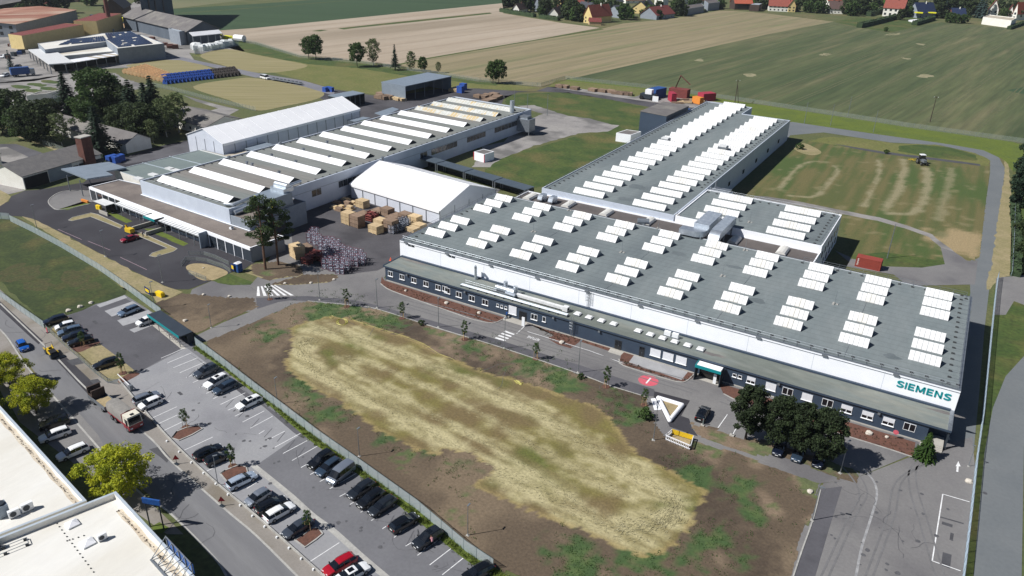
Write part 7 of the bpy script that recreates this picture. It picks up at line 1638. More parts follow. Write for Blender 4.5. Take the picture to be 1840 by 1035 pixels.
def car_proto(kind):
    st,i0,i1,wb=SH[kind];o=thing('parked_car','','car');body=MB();gl={'rear_window':MB(),'windscreen':MB(),'side_window':MB(),'side_window.001':MB()}
    rows=[]
    for x,zs,zt,ws,wt in st:
        rows.append([(x,-ws*.90,.22),(x,-ws,.38),(x,-ws*1.0,zs*.72),(x,-ws*.985,zs),(x,-wt*1.02,max(zs+.015,zt-.05)),(x,-wt*.86,zt),(x,0,zt+.025),(x,wt*.86,zt),(x,wt*1.02,max(zs+.015,zt-.05)),(x,ws*.985,zs),(x,ws,zs*.72),(x,ws,.38),(x,ws*.9,.22)])
    n=len(rows[0])
    for i in range(len(rows)-1):
        for j in range(n-1):
            q=[rows[i][j],rows[i+1][j],rows[i+1][j+1],rows[i][j+1]];tgt=body
            if i0<=i<i1:
                if j in(3,8):tgt=gl['side_window' if j==3 else 'side_window.001']
                elif j in(4,5,6,7)and i==i0:tgt=gl['rear_window']
                elif j in(4,5,6,7)and i==i1-1:tgt=gl['windscreen']
            tgt.add(q,[(0,1,2,3)])
    for r,fl in((rows[0],True),(rows[-1],False)):body.add(r,[tuple(range(n))if fl else tuple(range(n-1,-1,-1))])
    # window pillars
    for x0 in(-.28,-1.18):
        for s in(-1,1):
            zs,zt,ws,wt=st[4][1],st[4][2],st[4][3],st[4][4];body.bar((x0,s*(ws*.985+.004),zs-.02),(x0,s*(wt*1.02+.006),zt-.07),.02,.09)
    body.build('body','paint_white',o,smooth=38)
    for nm,m in gl.items():m.build(nm.split('.')[0],'car_glass',o,smooth=30)
    wm=None;hw=st[5][3]
    for sx in(-1,1):
        for sy in(-1,1):
            x=sx*wb+(-.02 if sx<0 else .02)
            if wm is None:
                b=MB();b.tube([(0,-.11,0),(0,.11,0)],.33,14);w=b.build('wheel','tyre',o,org=(0,0,0));wm=w.data
                b=MB();b.tube([(0,-.118,0),(0,.118,0)],.21,10);rm_=b.build('rim','rim',w,org=(0,0,0));rmd=rm_.data
            else:
                w=bpy.data.objects.new('wheel',wm);C.objects.link(w);w.parent=o;r=bpy.data.objects.new('rim',rmd);C.objects.link(r);r.parent=w
            w.location=(x,sy*(hw-.07),.33)
    L0,L1=st[0][0],st[-1][0]
    for s in(-1,1):
        b=MB();x,zz,w_=L1-.12,st[-2][1]-.06,st[-2][3];b.box(x-.16,s*w_*.58-.15,zz-.10,x+.06,s*w_*.58+.15,zz+.04);b.build('headlight','lamp_clear',o)
        b=MB();x,zz,w_=L0+.02,st[1][1]-.08,st[1][3];b.box(x-.03,s*w_*.80-.12,zz-.12,x+.12,s*w_*.80+.12,zz+.08);b.build('tail_light','lamp_red',o)
        b=MB();x=st[i1][0]-.22;w_=st[i1][3];b.box(x-.08,s*(w_+.10)-.10,st[i1][1],x+.06,s*(w_+.10)+.10,st[i1][1]+.14);b.build('wing_mirror','car_trim',o)
    b=MB();b.box(L1-.02,-.26,.40,L1+.02,.26,.51);b.build('number_plate','plate',o);b=MB();b.box(L0-.02,-.26,.62,L0+.02+.02,.26,.73);b.build('number_plate','plate',o)
    b=MB();b.box(L0+.05,-st[1][3]*.92,.18,L1-.05,st[1][3]*.92,.26);b.box(L1-.1,-.55,.30,L1+.01,.55,.56);b.build('trim','car_trim',o)
    if kind in('estate','suv'):
        b=MB()
        for s in(-1,1):b.tube([(-1.8,s*.58,st[4][2]-.02),(-1.6,s*.6,st[4][2]+.05),(.1,s*.6,st[4][2]+.05),(.3,s*.58,st[4][2]-.0)],.022,5)
        b.build('roof_rail','car_trim',o)
    return o
BODY={}
def car(kind,color,front,rear,label,group=None,sunroof=False,z=.7):
    if kind not in CARS:CARS[kind]=car_proto(kind)
    a,c=G(*front,z),G(*rear,z);d=a-c;m=(a+c)/2
    o=place(CARS[kind],(m.x,m.y,.03),math.atan2(d.y,d.x),label,None,group)
    for ch in o.children:
        if ch.name.split('.')[0]=='body':
            if(kind,color)not in BODY:
                me=ch.data.copy();me.materials.clear();me.materials.append(MATS['paint_'+color]);BODY[(kind,color)]=me
            ch.data=BODY[(kind,color)]
    if sunroof:b=MB();zt=SH[kind][0][4][2];b.box(-.75,-.36,zt+.0,.05,.36,zt+.035);q=b.build('sunroof','car_glass',o,org=(0,0,0))
    return o
def T(ox,oy,*p):return t(ox,oy,*p)
GP1='cars parked in the car park'
def pc(kind,col,ox,oy,f,r,label,**k):return car(kind,col,t(ox,oy,f)[0],t(ox,oy,r)[0],label,GP1,**k)
pc('estate','navy',0,520,(312,238),(475,195),'dark navy estate at the meadow end of the gravel bays')
pc('hatch','white',0,520,(388,278),(545,240),'white hatchback in the gravel bays beside the dark navy estate')
pc('estate','bluesilver',0,520,(412,315),(588,272),'pale silver estate squeezed between a white hatchback and a black estate')
pc('estate','navy',0,520,(436,352),(628,312),'dark estate in the gravel bays between a silver estate and a black one')
pc('estate','black',0,520,(488,388),(660,346),'black estate next to the young tree in the gravel bays')
pc('estate','black',0,520,(665,555),(848,500),'lone black estate in the middle of the gravel bays')
pc('estate','bluesilver',0,520,(845,180),(992,122),'blue silver estate on the paved bays near the meadow')
pc('hatch','white',0,520,(972,250),(1110,198),'white car half under the teal edged bike shelter')
pc('suv','grey',0,520,(1385,622),(1555,545),'grey estate with dark roof window nearest the bike shelter',sunroof=True)
pc('suv','white',0,520,(1462,700),(1625,618),'white off-roader with a black sunroof beside a slate blue estate',sunroof=True)
pc('estate','steelblue',0,520,(1523,738),(1692,655),'slate blue estate beside the white off-roader')
pc('estate','white',0,520,(1685,850),(1870,765),'white estate with a sunroof standing alone among empty bays by the fence',sunroof=True)
pc('estate','silver',0,520,(1135,738),(958,805),'silver estate near the gate at the boundary wall')
pc('hatch','white',0,520,(985,848),(1160,775),'white hatchback beside the silver estate at the boundary wall')
pc('estate','black',0,775,(1590,98),(1388,190),'black estate at the boundary wall, farther of the two black cars')
pc('hatch','black',0,775,(1650,148),(1452,235),'black car beside the planter, nearer of the two black cars at the boundary wall')
pc('estate','paleblue',0,775,(1825,300),(1630,395),'pale blue estate beside a planter at the boundary wall')
pc('hatch','silver',460,775,(-88,530),(110,410),'silver hatchback between the pale blue and black cars at the boundary wall')
pc('estate','black',460,775,(222,470),(-5,575),'black estate between silver hatchback and white estate')
pc('estate','white',460,775,(272,515),(62,632),'white estate with dark windows beside the grey saloon')
pc('saloon','grey',460,775,(195,748),(400,622),'grey saloon beside a planter with a young tree')
pc('estate','red',460,775,(488,1015),(705,890),'bright red estate at the bottom edge')
pc('saloon','white',460,775,(800,952),(590,1070),'white car with a black glass roof beside the red estate, cut by the bottom edge',sunroof=True)
pc('suv','black',460,775,(385,255),(540,152),'black off-roader at the far end of the dark row by the fence')
pc('estate','steelblue',460,775,(442,305),(595,200),'dark slate blue car between the black off-roader and the silver van')
pc('van','silver',460,775,(510,368),(695,225),'tall silver van in the row by the fence',z=.9)
pc('estate','dark',460,775,(655,475),(845,350),'dark grey estate, first of three right of the silver van')
pc('estate','black',460,775,(722,543),(915,412),'black estate, middle of three right of the silver van')
pc('estate','dark',460,775,(805,595),(1000,468),'dark grey estate, last of three right of the silver van')
pc('estate','black',460,775,(1160,590),(958,708),'lone black estate with roof rails and its tail to the lane, by the fence')
ps=pc('suv','dark',460,775,(1122,832),(1330,698),'dark grey off-roader with an open door and a person leaning in')
pc('estate','black',460,775,(1490,1055),(1682,955),'black car at the bottom edge by the fence corner')
car('suv','black',t(920,520,(1398,832))[0],t(920,520,(1332,945))[0],'black off-roader standing in front of the office porch')
car('saloon','carmine',t(0,260,(866,692))[0],t(0,260,(988,655))[0],'dark red saloon on the black forecourt',z=.5)
car('hatch','blue',t(0,520,(190,440))[0],t(0,520,(132,362))[0],'bright blue hatchback driving along the street')
car('suv','black',t(0,520,(308,975))[0],t(0,520,(468,930))[0],'black car in the shade beside the warehouse')
car('estate','white',t(0,775,(300,52))[0],t(0,775,(478,-10))[0],'white hatchback parked by the warehouse, farther of the two white cars')
car('estate','white',t(0,775,(405,192))[0],t(0,775,(628,98))[0],'white estate parked by the warehouse, next to the yellow green tree')
for(f,r_,col,lb)in(((1396,815),(1406,791),'navy','left'),((1430,826),(1441,801),'steelblue','middle'),((1468,836),(1477,811),'navy','right')):car('estate',col,f,r_,lb+' one of three dark blue cars hidden in the shade under the dark trees','cars under the dark trees')
for(f,r_,col,lb)in((tz(0,(10,820))[0],tz(0,(90,795))[0],'white','white car in the works yard at the left edge'),(tz(0,(215,965))[0],tz(0,(280,945))[0],'navy','dark car beside the slim conifer in the works yard'),(tz(0,(20,1090))[0],tz(0,(120,1060))[0],'white','white car behind the blue truck at the left edge')):
    car('estate',col,f,r_,lb).scale=(1.2,)*3
car('van','white',t(460,0,(98,560))[0],t(460,0,(34,545))[0],'white delivery van on the access road by the mown meadow',z=1.0).scale=(1.25,1.25,1.25)
tr_=thing('car_trailer','empty grey trailer behind the white delivery van','trailer');a,c=G(*t(460,0,(110,572))[0]),G(*t(460,0,(330,610))[0]);d=c-a;b=MB();b.bar(a+Vector((0,0,.9)),c+Vector((0,0,.9)),2.2,.25);bb=MB()
b.build('deck','steel',tr_)
for i in range(8):p=a+d*((i+.5)/8);bb.bar(p+Vector((-.9,.5,1.2)),p+Vector((.9,.5,1.2)),.1,.5)
bb.build('side_rail','charcoal',tr_)
for u in(.55,.7):p=a+d*u;b=MB();n=Vector((-d.y,d.x,0)).normalized();b.tube([p-n*1.1+Vector((0,0,.4)),p+n*1.1+Vector((0,0,.4))],.4,10);b.build('axle','tyre',tr_)
# open door and person at the dark grey off-roader
b=MB();b.box(0,-.03,.35,1.0,.03,1.15);b.build;M=Matrix.Translation((.75,-.93,0))@Matrix.Rotation(R(-115),4,'Z');b=MB();b.box(-.02,-.03,.35,.95,.03,1.08,0,M);b.box(.05,-.025,1.08,.85,.025,1.5,1,M);b.build('open_door',['paint_dark','car_glass'],ps,org=(0,0,0))
mat('skin',(214,160,138),None,rough=.6);mat('cloth_pink',(196,140,148),None,rough=.9);mat('cloth_dark',(34,36,46),None,rough=.9);mat('hair',(72,48,36),None,rough=.8);mat('cloth_blue',(40,60,110),None,rough=.9);mat('hivis',(214,132,50),None,rough=.8);mat('cloth_grey',(110,112,118),None,rough=.9)
def person(label,loc,rz,lean=0.0,shirt='cloth_pink',legs='cloth_dark',hairm='hair',arm=0.6):
    o=thing('person',label,'person',loc,rz);c=math.cos(lean);s=math.sin(lean)
    def L(z,x=0.0,y=0.0): # above the hip the body leans forward
        return(x,y,z)if z<.95 else(x+(z-.95)*s,y,.95+(z-.95)*c)
    V=[];E=[];Rr=[]
    def node(p,r,par=None):
        V.append(p);Rr.append(r)
        if par is not None:E.append((par,len(V)-1))
        return len(V)-1
    pel=node(L(.95),.15);wst=node(L(1.12),.13,pel);ch=node(L(1.34),.16,wst);nk=node(L(1.50),.06,ch);hd=node(L(1.60,.02),.085,nk);node(L(1.70,.02),.095,hd);node(L(1.77,.01),.06,hd+1)
    for sd in(-1,1):
        h=node((0,sd*.10,.88),.10,pel);k=node((.03+.06*(sd>0),sd*.11,.50),.065,h);an=node((-.02+.10*(sd>0),sd*.12,.09),.045,k);node((.13+.10*(sd>0),sd*.13,.04),.04,an)
        sh=node(L(1.42,0,sd*.19),.065,ch);x0,y0,z0=L(1.42,0,sd*.21);el=node((x0+.12*arm,sd*.25,z0-.27),.048,sh);node((x0+.32*arm,sd*.23,z0-.42+.25*arm),.036,el);
    me=bpy.data.meshes.new('body');me.from_pydata(V,E,[]);b=bpy.data.objects.new('body',me);C.objects.link(b);b.parent=o
    sk=b.modifiers.new('skin','SKIN');b.modifiers.new('sub','SUBSURF').levels=1;b.modifiers['sub'].render_levels=1
    for i,v in enumerate(me.skin_vertices[0].data):v.radius=(Rr[i],Rr[i]);v.use_root=(i==0)
    dg=bpy.context.evaluated_depsgraph_get();m2=bpy.data.meshes.new_from_object(b.evaluated_get(dg));b.modifiers.clear();b.data=m2;m2.materials.clear()
    for q in('skin',shirt,legs):m2.materials.append(MATS[q])
    for p in m2.polygons:cz=p.center.z;ly=abs(p.center.y);p.material_index=2 if cz<.97 and ly<.24 and p.center.x<.26 and cz<.96 else(0 if cz>.95+.54*c and ly<.12 else 1);p.use_smooth=True
    for v in m2.polygons:
        if v.center.x>.24*arm+(.30*s)and abs(v.center.y)>.17 and v.center.z>.9:v.material_index=0
    hx,_,hz=L(1.72,0.0);b=MB();bm=bmesh.new();bmesh.ops.create_icosphere(bm,subdivisions=2,radius=.105);bm.verts.ensure_lookup_table()
    b.add([(v.co.x-.015+hx,v.co.y,v.co.z*.95+hz+.01)for v in bm.verts if True],[[v.index for v in f.verts]for f in bm.faces if f.calc_center_median().x<.03 or f.calc_center_median().z>.05]);bm.free();b.build('hair',hairm,o,smooth=60)
    return o
q=G(460+1262*S4,775+822*S4);person('person in a pink top leaning into the open door of the dark grey off-roader',(q.x,q.y,.03),R(150),.55)
# ---- truck
wheelmesh=None
def wheels(o,pts,r,w):
    for(x,y)in pts:b=MB();b.tube([(x,y-w/2,r),(x,y+w/2,r)],r,14);wo=b.build('wheel','tyre',o,org=(0,0,0));b=MB();b.tube([(x,y-w/2-.01,r),(x,y+w/2+.01,r)],r*.55,10);b.build('rim','rim',wo,org=(0,0,0))
mat('truck_cream',(224,218,200),None,rough=.35,coat=.5);mat('truck_red',(150,24,40),None,rough=.4,coat=.4);mat('tarp',(152,148,142),(134,131,127),.6,.8,fine=.1,bump=.3)
f,r_=G(*t(0,520,(970,960))[0],1.5),G(*t(0,520,(690,760))[0],1.0);d=f-r_
tk=thing('tipper_truck','cream and red lorry with a rounded grey tarpaulin body towing a low sand trailer','lorry',(f.x,f.y,.02),math.atan2(d.y,d.x));
b=MB();b.box(-1.9,-1.22,.55,.1,1.22,1.5,1);b.add([(-1.9,-1.2,1.5),(.1,-1.2,1.5),(.1,1.2,1.5),(-1.9,1.2,1.5),(-1.9,-1.15,3.05),(-.25,-1.12,3.0),(-.25,1.12,3.0),(-1.9,1.15,3.05)],[(4,5,6,7),(0,1,5,4),(2,3,7,6),(3,0,4,7),(1,2,6,5)],0);b.build('cab',['truck_cream','truck_red'],tk)
b=MB();b.add([(.125,-1.05,1.6),(.125,1.05,1.6),(-.14,1.0,2.75),(-.14,-1.0,2.75)],[(0,1,2,3)]);b.build('windscreen','car_glass',tk,org=(0,0,0));
for s in(-1,1):b=MB();b.box(-1.2,s*1.19-.02,1.65,-.25,s*1.19+.02,2.5);b.build('side_window','car_glass',tk,org=(0,0,0));b=MB();b.box(.02,s*.85-.2,.8,.14,s*.85+.2,1.0);b.build('headlight','lamp_clear',tk,org=(0,0,0));b=MB();b.box(-.1,s*1.42-.1,1.7,.1,s*1.42+.1,2.4);b.build('wing_mirror','car_trim',tk,org=(0,0,0))
b=MB();b.box(-1.0,-.3,3.03,-.5,.3,3.1);b.build('roof_hatch','car_glass',tk,org=(0,0,0))
b=MB();L0,L1=-7.6,-2.2;pr=[(-1.2,1.3),(-1.22,2.5),(-.95,2.95),(0,3.2),(.95,2.95),(1.22,2.5),(1.2,1.3)];b.add([(L0,y,z)for y,z in pr]+[(L1,y,z)for y,z in pr],[(i,i+1,8+i,7+i)for i in range(6)]+[tuple(range(6,-1,-1)),tuple(range(7,14))]);b.build('load_body','tarp',tk,org=(0,0,0),smooth=35)
b=MB();b.box(-7.7,-1.1,.75,-1.9,1.1,1.3);b.box(-2.2,-1.23,1.3,-2.1,1.23,3.0);b.build('chassis','truck_red',tk,org=(0,0,0))
wheels(tk,[(x,s*1.05)for x in(-.75,-4.9,-6.2)for s in(-1,1)],.5,.34)
f2=f-d.normalized()*8.6
b=MB();b.box(-6.2,-1.2,.8,0,1.2,1.05);
for(x0,y0,x1,y1)in((-6.2,-1.2,0,-1.1),(-6.2,1.1,0,1.2),(-.1,-1.1,0,1.1)):b.box(x0,y0,1.05,x1,y1,1.5)
tl=thing('truck_trailer','low grey trailer with a bed of sand and a dark upright hopper behind the lorry','trailer',(f2.x,f2.y,.02),math.atan2(d.y,d.x));b.build('bed','steel',tl,org=(0,0,0));b=MB();b.box(-3.6,-1.1,1.05,-.1,1.1,1.3);b.build('sand_load','sand',tl,org=(0,0,0));b=MB();b.box(-6.1,-1.15,1.05,-5.8,1.15,3.1);b.box(-4.6,-1.15,1.05,-4.3,1.15,2.9);b.box(-6.1,1.0,1.05,-4.3,1.15,1.9);b.box(-6.1,-1.15,1.05,-4.3,-1.0,1.9);b.build('hopper','timber_dark',tl,org=(0,0,0));wheels(tl,[(x,s*1.0)for x in(-1.2,-4.6)for s in(-1,1)],.42,.3)
b=MB();b.bar((0,0,.8),(1.2,0,.8),.15,.15);b.build('tow_bar','charcoal',tl,org=(0,0,0))
# ---- road roller
mat('machine_yellow',(214,178,36),None,rough=.5)
f,r_=G(*t(0,520,(410,490))[0],.8),G(*t(0,520,(325,405))[0],.8);d=f-r_;m=(f+r_)/2
ro=thing('road_roller','small yellow and black tandem road roller on the fresh pavement strip','road roller',(m.x,m.y,.03),math.atan2(d.y,d.x));b=MB()
for x in(-1.35,1.35):b.tube([(x,-.75,.6),(x,.75,.6)],.6,16)
b.build('drum','charcoal',ro,org=(0,0,0));b=MB();b.box(-1.0,-.6,.55,.15,.6,1.45);b.box(.25,-.6,.6,1.0,.6,1.2);b.box(-2.0,-.8,1.15,-.9,-.68,1.3);b.box(-2.0,.68,1.15,-.9,.8,1.3);b.box(.9,-.8,1.1,1.9,-.68,1.3);b.box(.9,.68,1.1,1.9,.8,1.3);b.build('body','machine_yellow',ro,org=(0,0,0));b=MB();b.box(-.1,-.3,1.2,.35,.3,1.35);b.box(-.15,-.3,1.3,-.05,.3,1.8);b.box(.4,-.55,1.2,1.9,.55,1.5);b.build('seat','car_trim',ro,org=(0,0,0));b=MB();b.tube([(-.5,-.62,1.4),(-.55,-.62,2.6),(-.55,.62,2.6),(-.5,.62,1.4)],.05,6);b.build('roll_bar','car_trim',ro,org=(0,0,0))
# ---- tractor with rake
q=G(*t(1380,260,(1098,140))[0]);tc=thing('tractor','white cabbed tractor with a hay rake at the top of the mown plot','tractor',(q.x,q.y,.02),R(-60));tc.scale=(1.25,)*3;b=MB();b.box(-.2,-.45,.9,1.9,.45,1.7);b.box(-1.3,-.8,.9,.1,.8,1.5);b.build('body','steel',tc,org=(0,0,0));b=MB();b.box(-1.3,-.75,2.75,.15,.75,2.95);b.build('cab_roof','film_white',tc,org=(0,0,0));b=MB();b.box(-1.2,-.7,1.5,.05,.7,2.75);b.build('cab','car_glass',tc,org=(0,0,0));wheels(tc,[(-.7,1.0),(-.7,-1.0)],.85,.5);wheels(tc,[(1.5,.85),(1.5,-.85)],.55,.4)
b=MB();b.bar((-1.3,0,.7),(-3.6,0,.8),.12,.12)
for s in(-1,1):
    for k in range(8):a=k*.785;b.bar((-3.4,s*1.5,.6),(-3.4+1.2*math.cos(a),s*1.5+1.2*math.sin(a),.35),.06,.06)
b.bar((-3.4,-1.5,.65),(-3.4,1.5,.65),.12,.12);b.build('rake','machine_yellow',tc,org=(0,0,0))
# ---- containers
def container(label,a,c,w,h,m,group=None,wob=.0):
    d=c-a;L=d.length;o=thing('container',label,'container',(a.x,a.y,.03),math.atan2(d.y,d.x),group);b=MB();b.box(0,0,.15,L,w,h-.02);k=int(L/.4)
    for i in range(k):x=(i+.25)*L/k;b.box(x,-.04,.2,x+L/k*.5,0,h-.15);b.box(x,w,.2,x+L/k*.5,w+.04,h-.15)
    b.build('shell',m,o,org=(0,0,0));b=MB()
    for x in(0,L-.12):
        for y in(-.06,w-.06):b.box(x,y,0,x+.12,y+.12,h)
    for y in(-.06,w-.06):b.box(.12,y,h-.14,L-.12,y+.12,h);b.box(.12,y,.0,L-.12,y+.12,.15)
    b.build('frame',m,o,org=(0,0,0));b=MB();b.box(L,.1,.2,L+.05,w/2-.02,h-.15);b.box(L,w/2+.02,.2,L+.05,w-.1,h-.15)
    for y in(.4,.8,w-.8,w-.4):b.bar((L+.08,y,.25),(L+.08,y,h-.2),.04,.04)
    b.build('door',m,o,org=(0,0,0));return o
mat('cont_red',(158,70,58),(148,64,54),.6,.65,fine=.05);mat('cont_crimson',(172,54,74),None,rough=.6);mat('cont_blue',(44,84,146),None,rough=.6);mat('letter_white',(226,220,214),None,rough=.6)
a,c=G(*t(1380,260,(618,868))[0]),G(*t(1380,260,(800,908))[0]);d=(c-a).normalized()
cr_=container('rust red shipping container standing behind the white hall',a,a+d*6.2,2.6,2.7,'cont_red')
lo_=words('hanse',.9,'letter_white','lettering',.004,.01);lo_.parent=cr_;lo_.location=(.75,-.05,.55);lo_.rotation_euler=(R(90),R(-90),0);lo_.scale=(.9,.8,1)
S92=200/1840
for A_,B_,w,h,m,lb in(((435,255),(610,215),5,4.6,'cont_blue','blue container block with a dark front behind the rear yard'),((700,315),(780,315),6,4.4,'cont_crimson','bright red container end standing by the rear yard'),((1225,300),(1430,285),5,3.8,'cont_crimson','long bright red skip at the far end of the rear hall'),((1165,355),(1230,345),5,3.4,'hivis','orange skip at the far end of the rear hall')):
    a,c=G(1130+A_[0]*S92,150+A_[1]*S92),G(1130+B_[0]*S92,150+B_[1]*S92);container(lb,a,c,w,h,m)
q=G(1130+320*S92,150+260*S92);o=wthing('forklift','dark forklift beside the blue container block','forklift',(q.x,q.y,0));b=MB();b.box(q.x-4,q.y-2,.6,q.x+4,q.y+2,2.8);b.build('body','charcoal',o);b=MB();b.box(q.x-1.5,q.y-1.5,2.8,q.x+2,q.y+1.5,5);b.build('cab','film_white',o);b=MB()
for x in(-3,3):
    for y in(-2.2,2.2):b.tube([(q.x+x,q.y+y-.4,1),(q.x+x,q.y+y+.4,1)],1,10)
b.build('wheel_set','tyre',o)
q=G(1130+850*S92,150+230*S92);o=wthing('grab_crane','red jointed grab crane on the scrap place by the rear hall','crane',(q.x,q.y,0));b=MB();b.tube([(q.x-4,q.y,2),(q.x-1,q.y,11),(q.x+4.5,q.y,7)],[.6,.5,.3],6);b.build('boom','brick',o);b=MB();b.box(q.x-6,q.y-2,0,q.x+4,q.y+3,4.4);b.build('body','maroon_roof',o)
rr=random.Random(3)
for i in range(9):
    p=(1130+(790+i*45)*S92,150+(330-(i%3)*22)*S92);q=G(*p);b=MB();b.bar((q.x-rr.uniform(2,4),q.y-1,.3),(q.x+rr.uniform(2,4),q.y+rr.uniform(0,3),.6),rr.uniform(.8,1.6),.7);tag(b.build('timber_pile','wood' if i%2 else 'wood_old',None,(q.x,q.y,0)),'loose pile of timber on the scrap place beside the red container end','timber','timber piles on the scrap place')
q=G(1130+750*S92,150+500*S92);o=wthing('waste_skip','blue waste skip behind the tall dark metal building','skip',(q.x,q.y,0));b=MB();b.add([(q.x-6,q.y-1,0),(q.x+5,q.y-1,0),(q.x+5,q.y+3,0),(q.x-6,q.y+3,0),(q.x-7,q.y-2,2.6),(q.x+6.5,q.y-2,2.6),(q.x+6.5,q.y+4,2.6),(q.x-7,q.y+4,2.6)],[(0,1,5,4),(1,2,6,5),(2,3,7,6),(3,0,4,7),(4,5,6,7)]);b.build('tub','cont_blue',o)
q=G(1130+420*S92,150+395*S92);sg=wthing('road_sign','small white sign board on a post by the far yard','sign',(q.x,q.y,0));b=MB();b.box(q.x-1.4,q.y,2.8,q.x+1.6,q.y+.1,5.4);b.build('board','film_white',sg);b=MB();b.bar((q.x,q.y+.15,0),(q.x,q.y+.15,3),.15,.15);b.build('post','galv',sg)
# blue truck in the left yard
a,c=G(*tz(0,(190,1150))[0])if False else G(*tz(0,(175,1108))[0]),G(*tz(0,(440,1085))[0]);d=(c-a);o=thing('box_truck','blue curtain sided lorry in the works yard at the left edge','lorry',(a.x,a.y,0),math.atan2(d.y,d.x));L=d.length;b=MB();b.box(0,0,1.1,L,3,4.6);b.build('load_body','cont_blue',o,org=(0,0,0));b=MB();b.box(L+.2,.1,.6,L+2.4,2.9,3.6);b.build('cab','paint_silver',o,org=(0,0,0));wheels(o,[(x,y)for x in(1.2,2.6,L-1,L+1.5)for y in(.2,2.8)],.6,.4)
# ---- bike shelter at the car park
A_,B_,C2,D2=GP([(265,565),(322,605),(346,596),(288,557)],2.5)
bsn=wthing('bike_shelter','dark flat roofed bike shelter with a teal front edge between car park and bare earth','bike shelter',A_*1);b=MB();b.prism([A_,B_,C2,D2],2.25,2.5);b.build('roof','dark_panel',bsn)
e=(B_-A_).normalized();nn_=(A_-D2).normalized();b=MB();b.bar(A_+nn_*.1+Vector((0,0,-.14)),B_+nn_*.1+Vector((0,0,-.14)),.1,.55);b.build('fascia','teal',bsn);b=MB();b.bar(D2+Vector((0,0,-1.4)),C2+Vector((0,0,-1.4)),.1,2.1);p0,p1=B_+(C2-B_)*.55,C2;b.bar((p0.x,p0.y,1.1),(p1.x,p1.y,1.1),.1,2.2);b.build('back_wall','dark_panel',bsn)
for u in(.02,.33,.66,.98):p=A_.lerp(B_,u);b=MB();b.bar((p.x,p.y,0),(p.x,p.y,2.25),.1,.1);b.build('post','steel',bsn)
bk=thing('bicycle','','bicycle');b=MB()
for x in(-.52,.52):
    pts=[(x+.33*math.cos(a),0,.34+.33*math.sin(a))for a in[i*math.pi/7 for i in range(15)]];b.tube(pts,.025,5)
b.build('wheel_pair','tyre',bk);b=MB();b.tube([(-.52,0,.34),(-.1,0,.32),(.38,0,.82),(-.18,0,.85),(-.1,0,.32)],.022,5);b.tube([(-.52,0,.34),(-.18,0,.85)],.018,5);b.tube([(.52,0,.34),(.38,0,.95)],.02,5);b.tube([(.36,-.25,.98),(.36,.25,.98)],.018,5);b.box(-.3,-.07,.93,-.05,.07,.98);b.build('frame','charcoal',bk)
for i in range(5):p=A_.lerp(B_,.52+i*.1)+(D2-A_)*.35;place(bk,(p.x,p.y,.03),math.atan2(nn_.y,nn_.x),'dark bicycle parked under the teal edged bike shelter',group='bicycles under the shelter')
# ---- triangular bed, barriers, toilet, banner etc.
tri=wthing('triangular_planter','triangular bed with thick rounded white rims and dry earth inside','planter',G(1185,720));P=GP(t(1160,680,(160,240),(455,330),(300,520),s=200/1380),.3);b=MB()
for i in range(3):
    p,q=P[i],P[(i+1)%3];b.tube([p,q],.42,10)
for p in P:
    bm=bmesh.new();bmesh.ops.create_uvsphere(bm,u_segments=10,v_segments=6,radius=.42);bm.verts.ensure_lookup_table();b.add([v.co+p for v in bm.verts],[[v.index for v in f.verts]for f in bm.faces]);bm.free()
b.build('rim','film_white',tri,smooth=50);b=MB();b.prism([(p.x,p.y)for p in P],0,.2);b.build('soil','sand',tri)
P=GP(t(1160,680,(65,255),(120,250),(195,390),(110,398),s=200/1380));b=MB();b.prism(P,.03,.10);tag(b.build('white_sheet','film_white',None,P[0]),'crumpled white sheet lying beside the triangular bed','sheet')
P=GP(t(1160,680,(240,760),(550,890),(585,770),(320,690),s=200/1380));br=wthing('barrier','white slotted site barrier with a yellow panel round a small pit beside the footpath','barrier',P[0])
b=MB()
for i in((0,1),(1,2),(3,0)):
    p,q=P[i[0]],P[i[1]]
    for z in(.25,.95):b.bar(p+Vector((0,0,z)),q+Vector((0,0,z)),.08,.16)
    k=int((q-p).length/.3)
    for j in range(k+1):c=p.lerp(q,j/k);b.bar(c+Vector((0,0,.05)),c+Vector((0,0,1.0)),.06,.16)
b.build('white_panel','film_white',br);b=MB();b.bar(P[3]+Vector((0,0,.6)),P[2]+Vector((0,0,.6)),.06,.95);b.build('yellow_panel','machine_yellow',br);b=MB();c=(P[0]+P[1]+P[2]+P[3])/4;b.prism([p.lerp(c,.15)for p in P],.03,.15);b.build('earth_heap','sand',br)
q=G(1262.5,764.5);o=wthing('charging_post','slim green and white post on a concrete foot behind the black off-roader','post',(q.x,q.y,0));b=MB();b.bar((q.x,q.y,.2),(q.x,q.y,1.5),.16,.12);b.build('post','post_green',o);b=MB();b.box(q.x-.3,q.y-.3,0,q.x+.3,q.y+.3,.2);b.build('base','concrete',o)
q=G(1315,783);o=wthing('concrete_block','pale concrete foot with a short post by the visitor bays','block',(q.x,q.y,0));b=MB();b.box(q.x-.4,q.y-.3,0,q.x+.4,q.y+.3,.25);b.build('base','concrete',o);b=MB();b.bar((q.x,q.y,.25),(q.x,q.y,.8),.1,.1);b.build('post','galv',o)
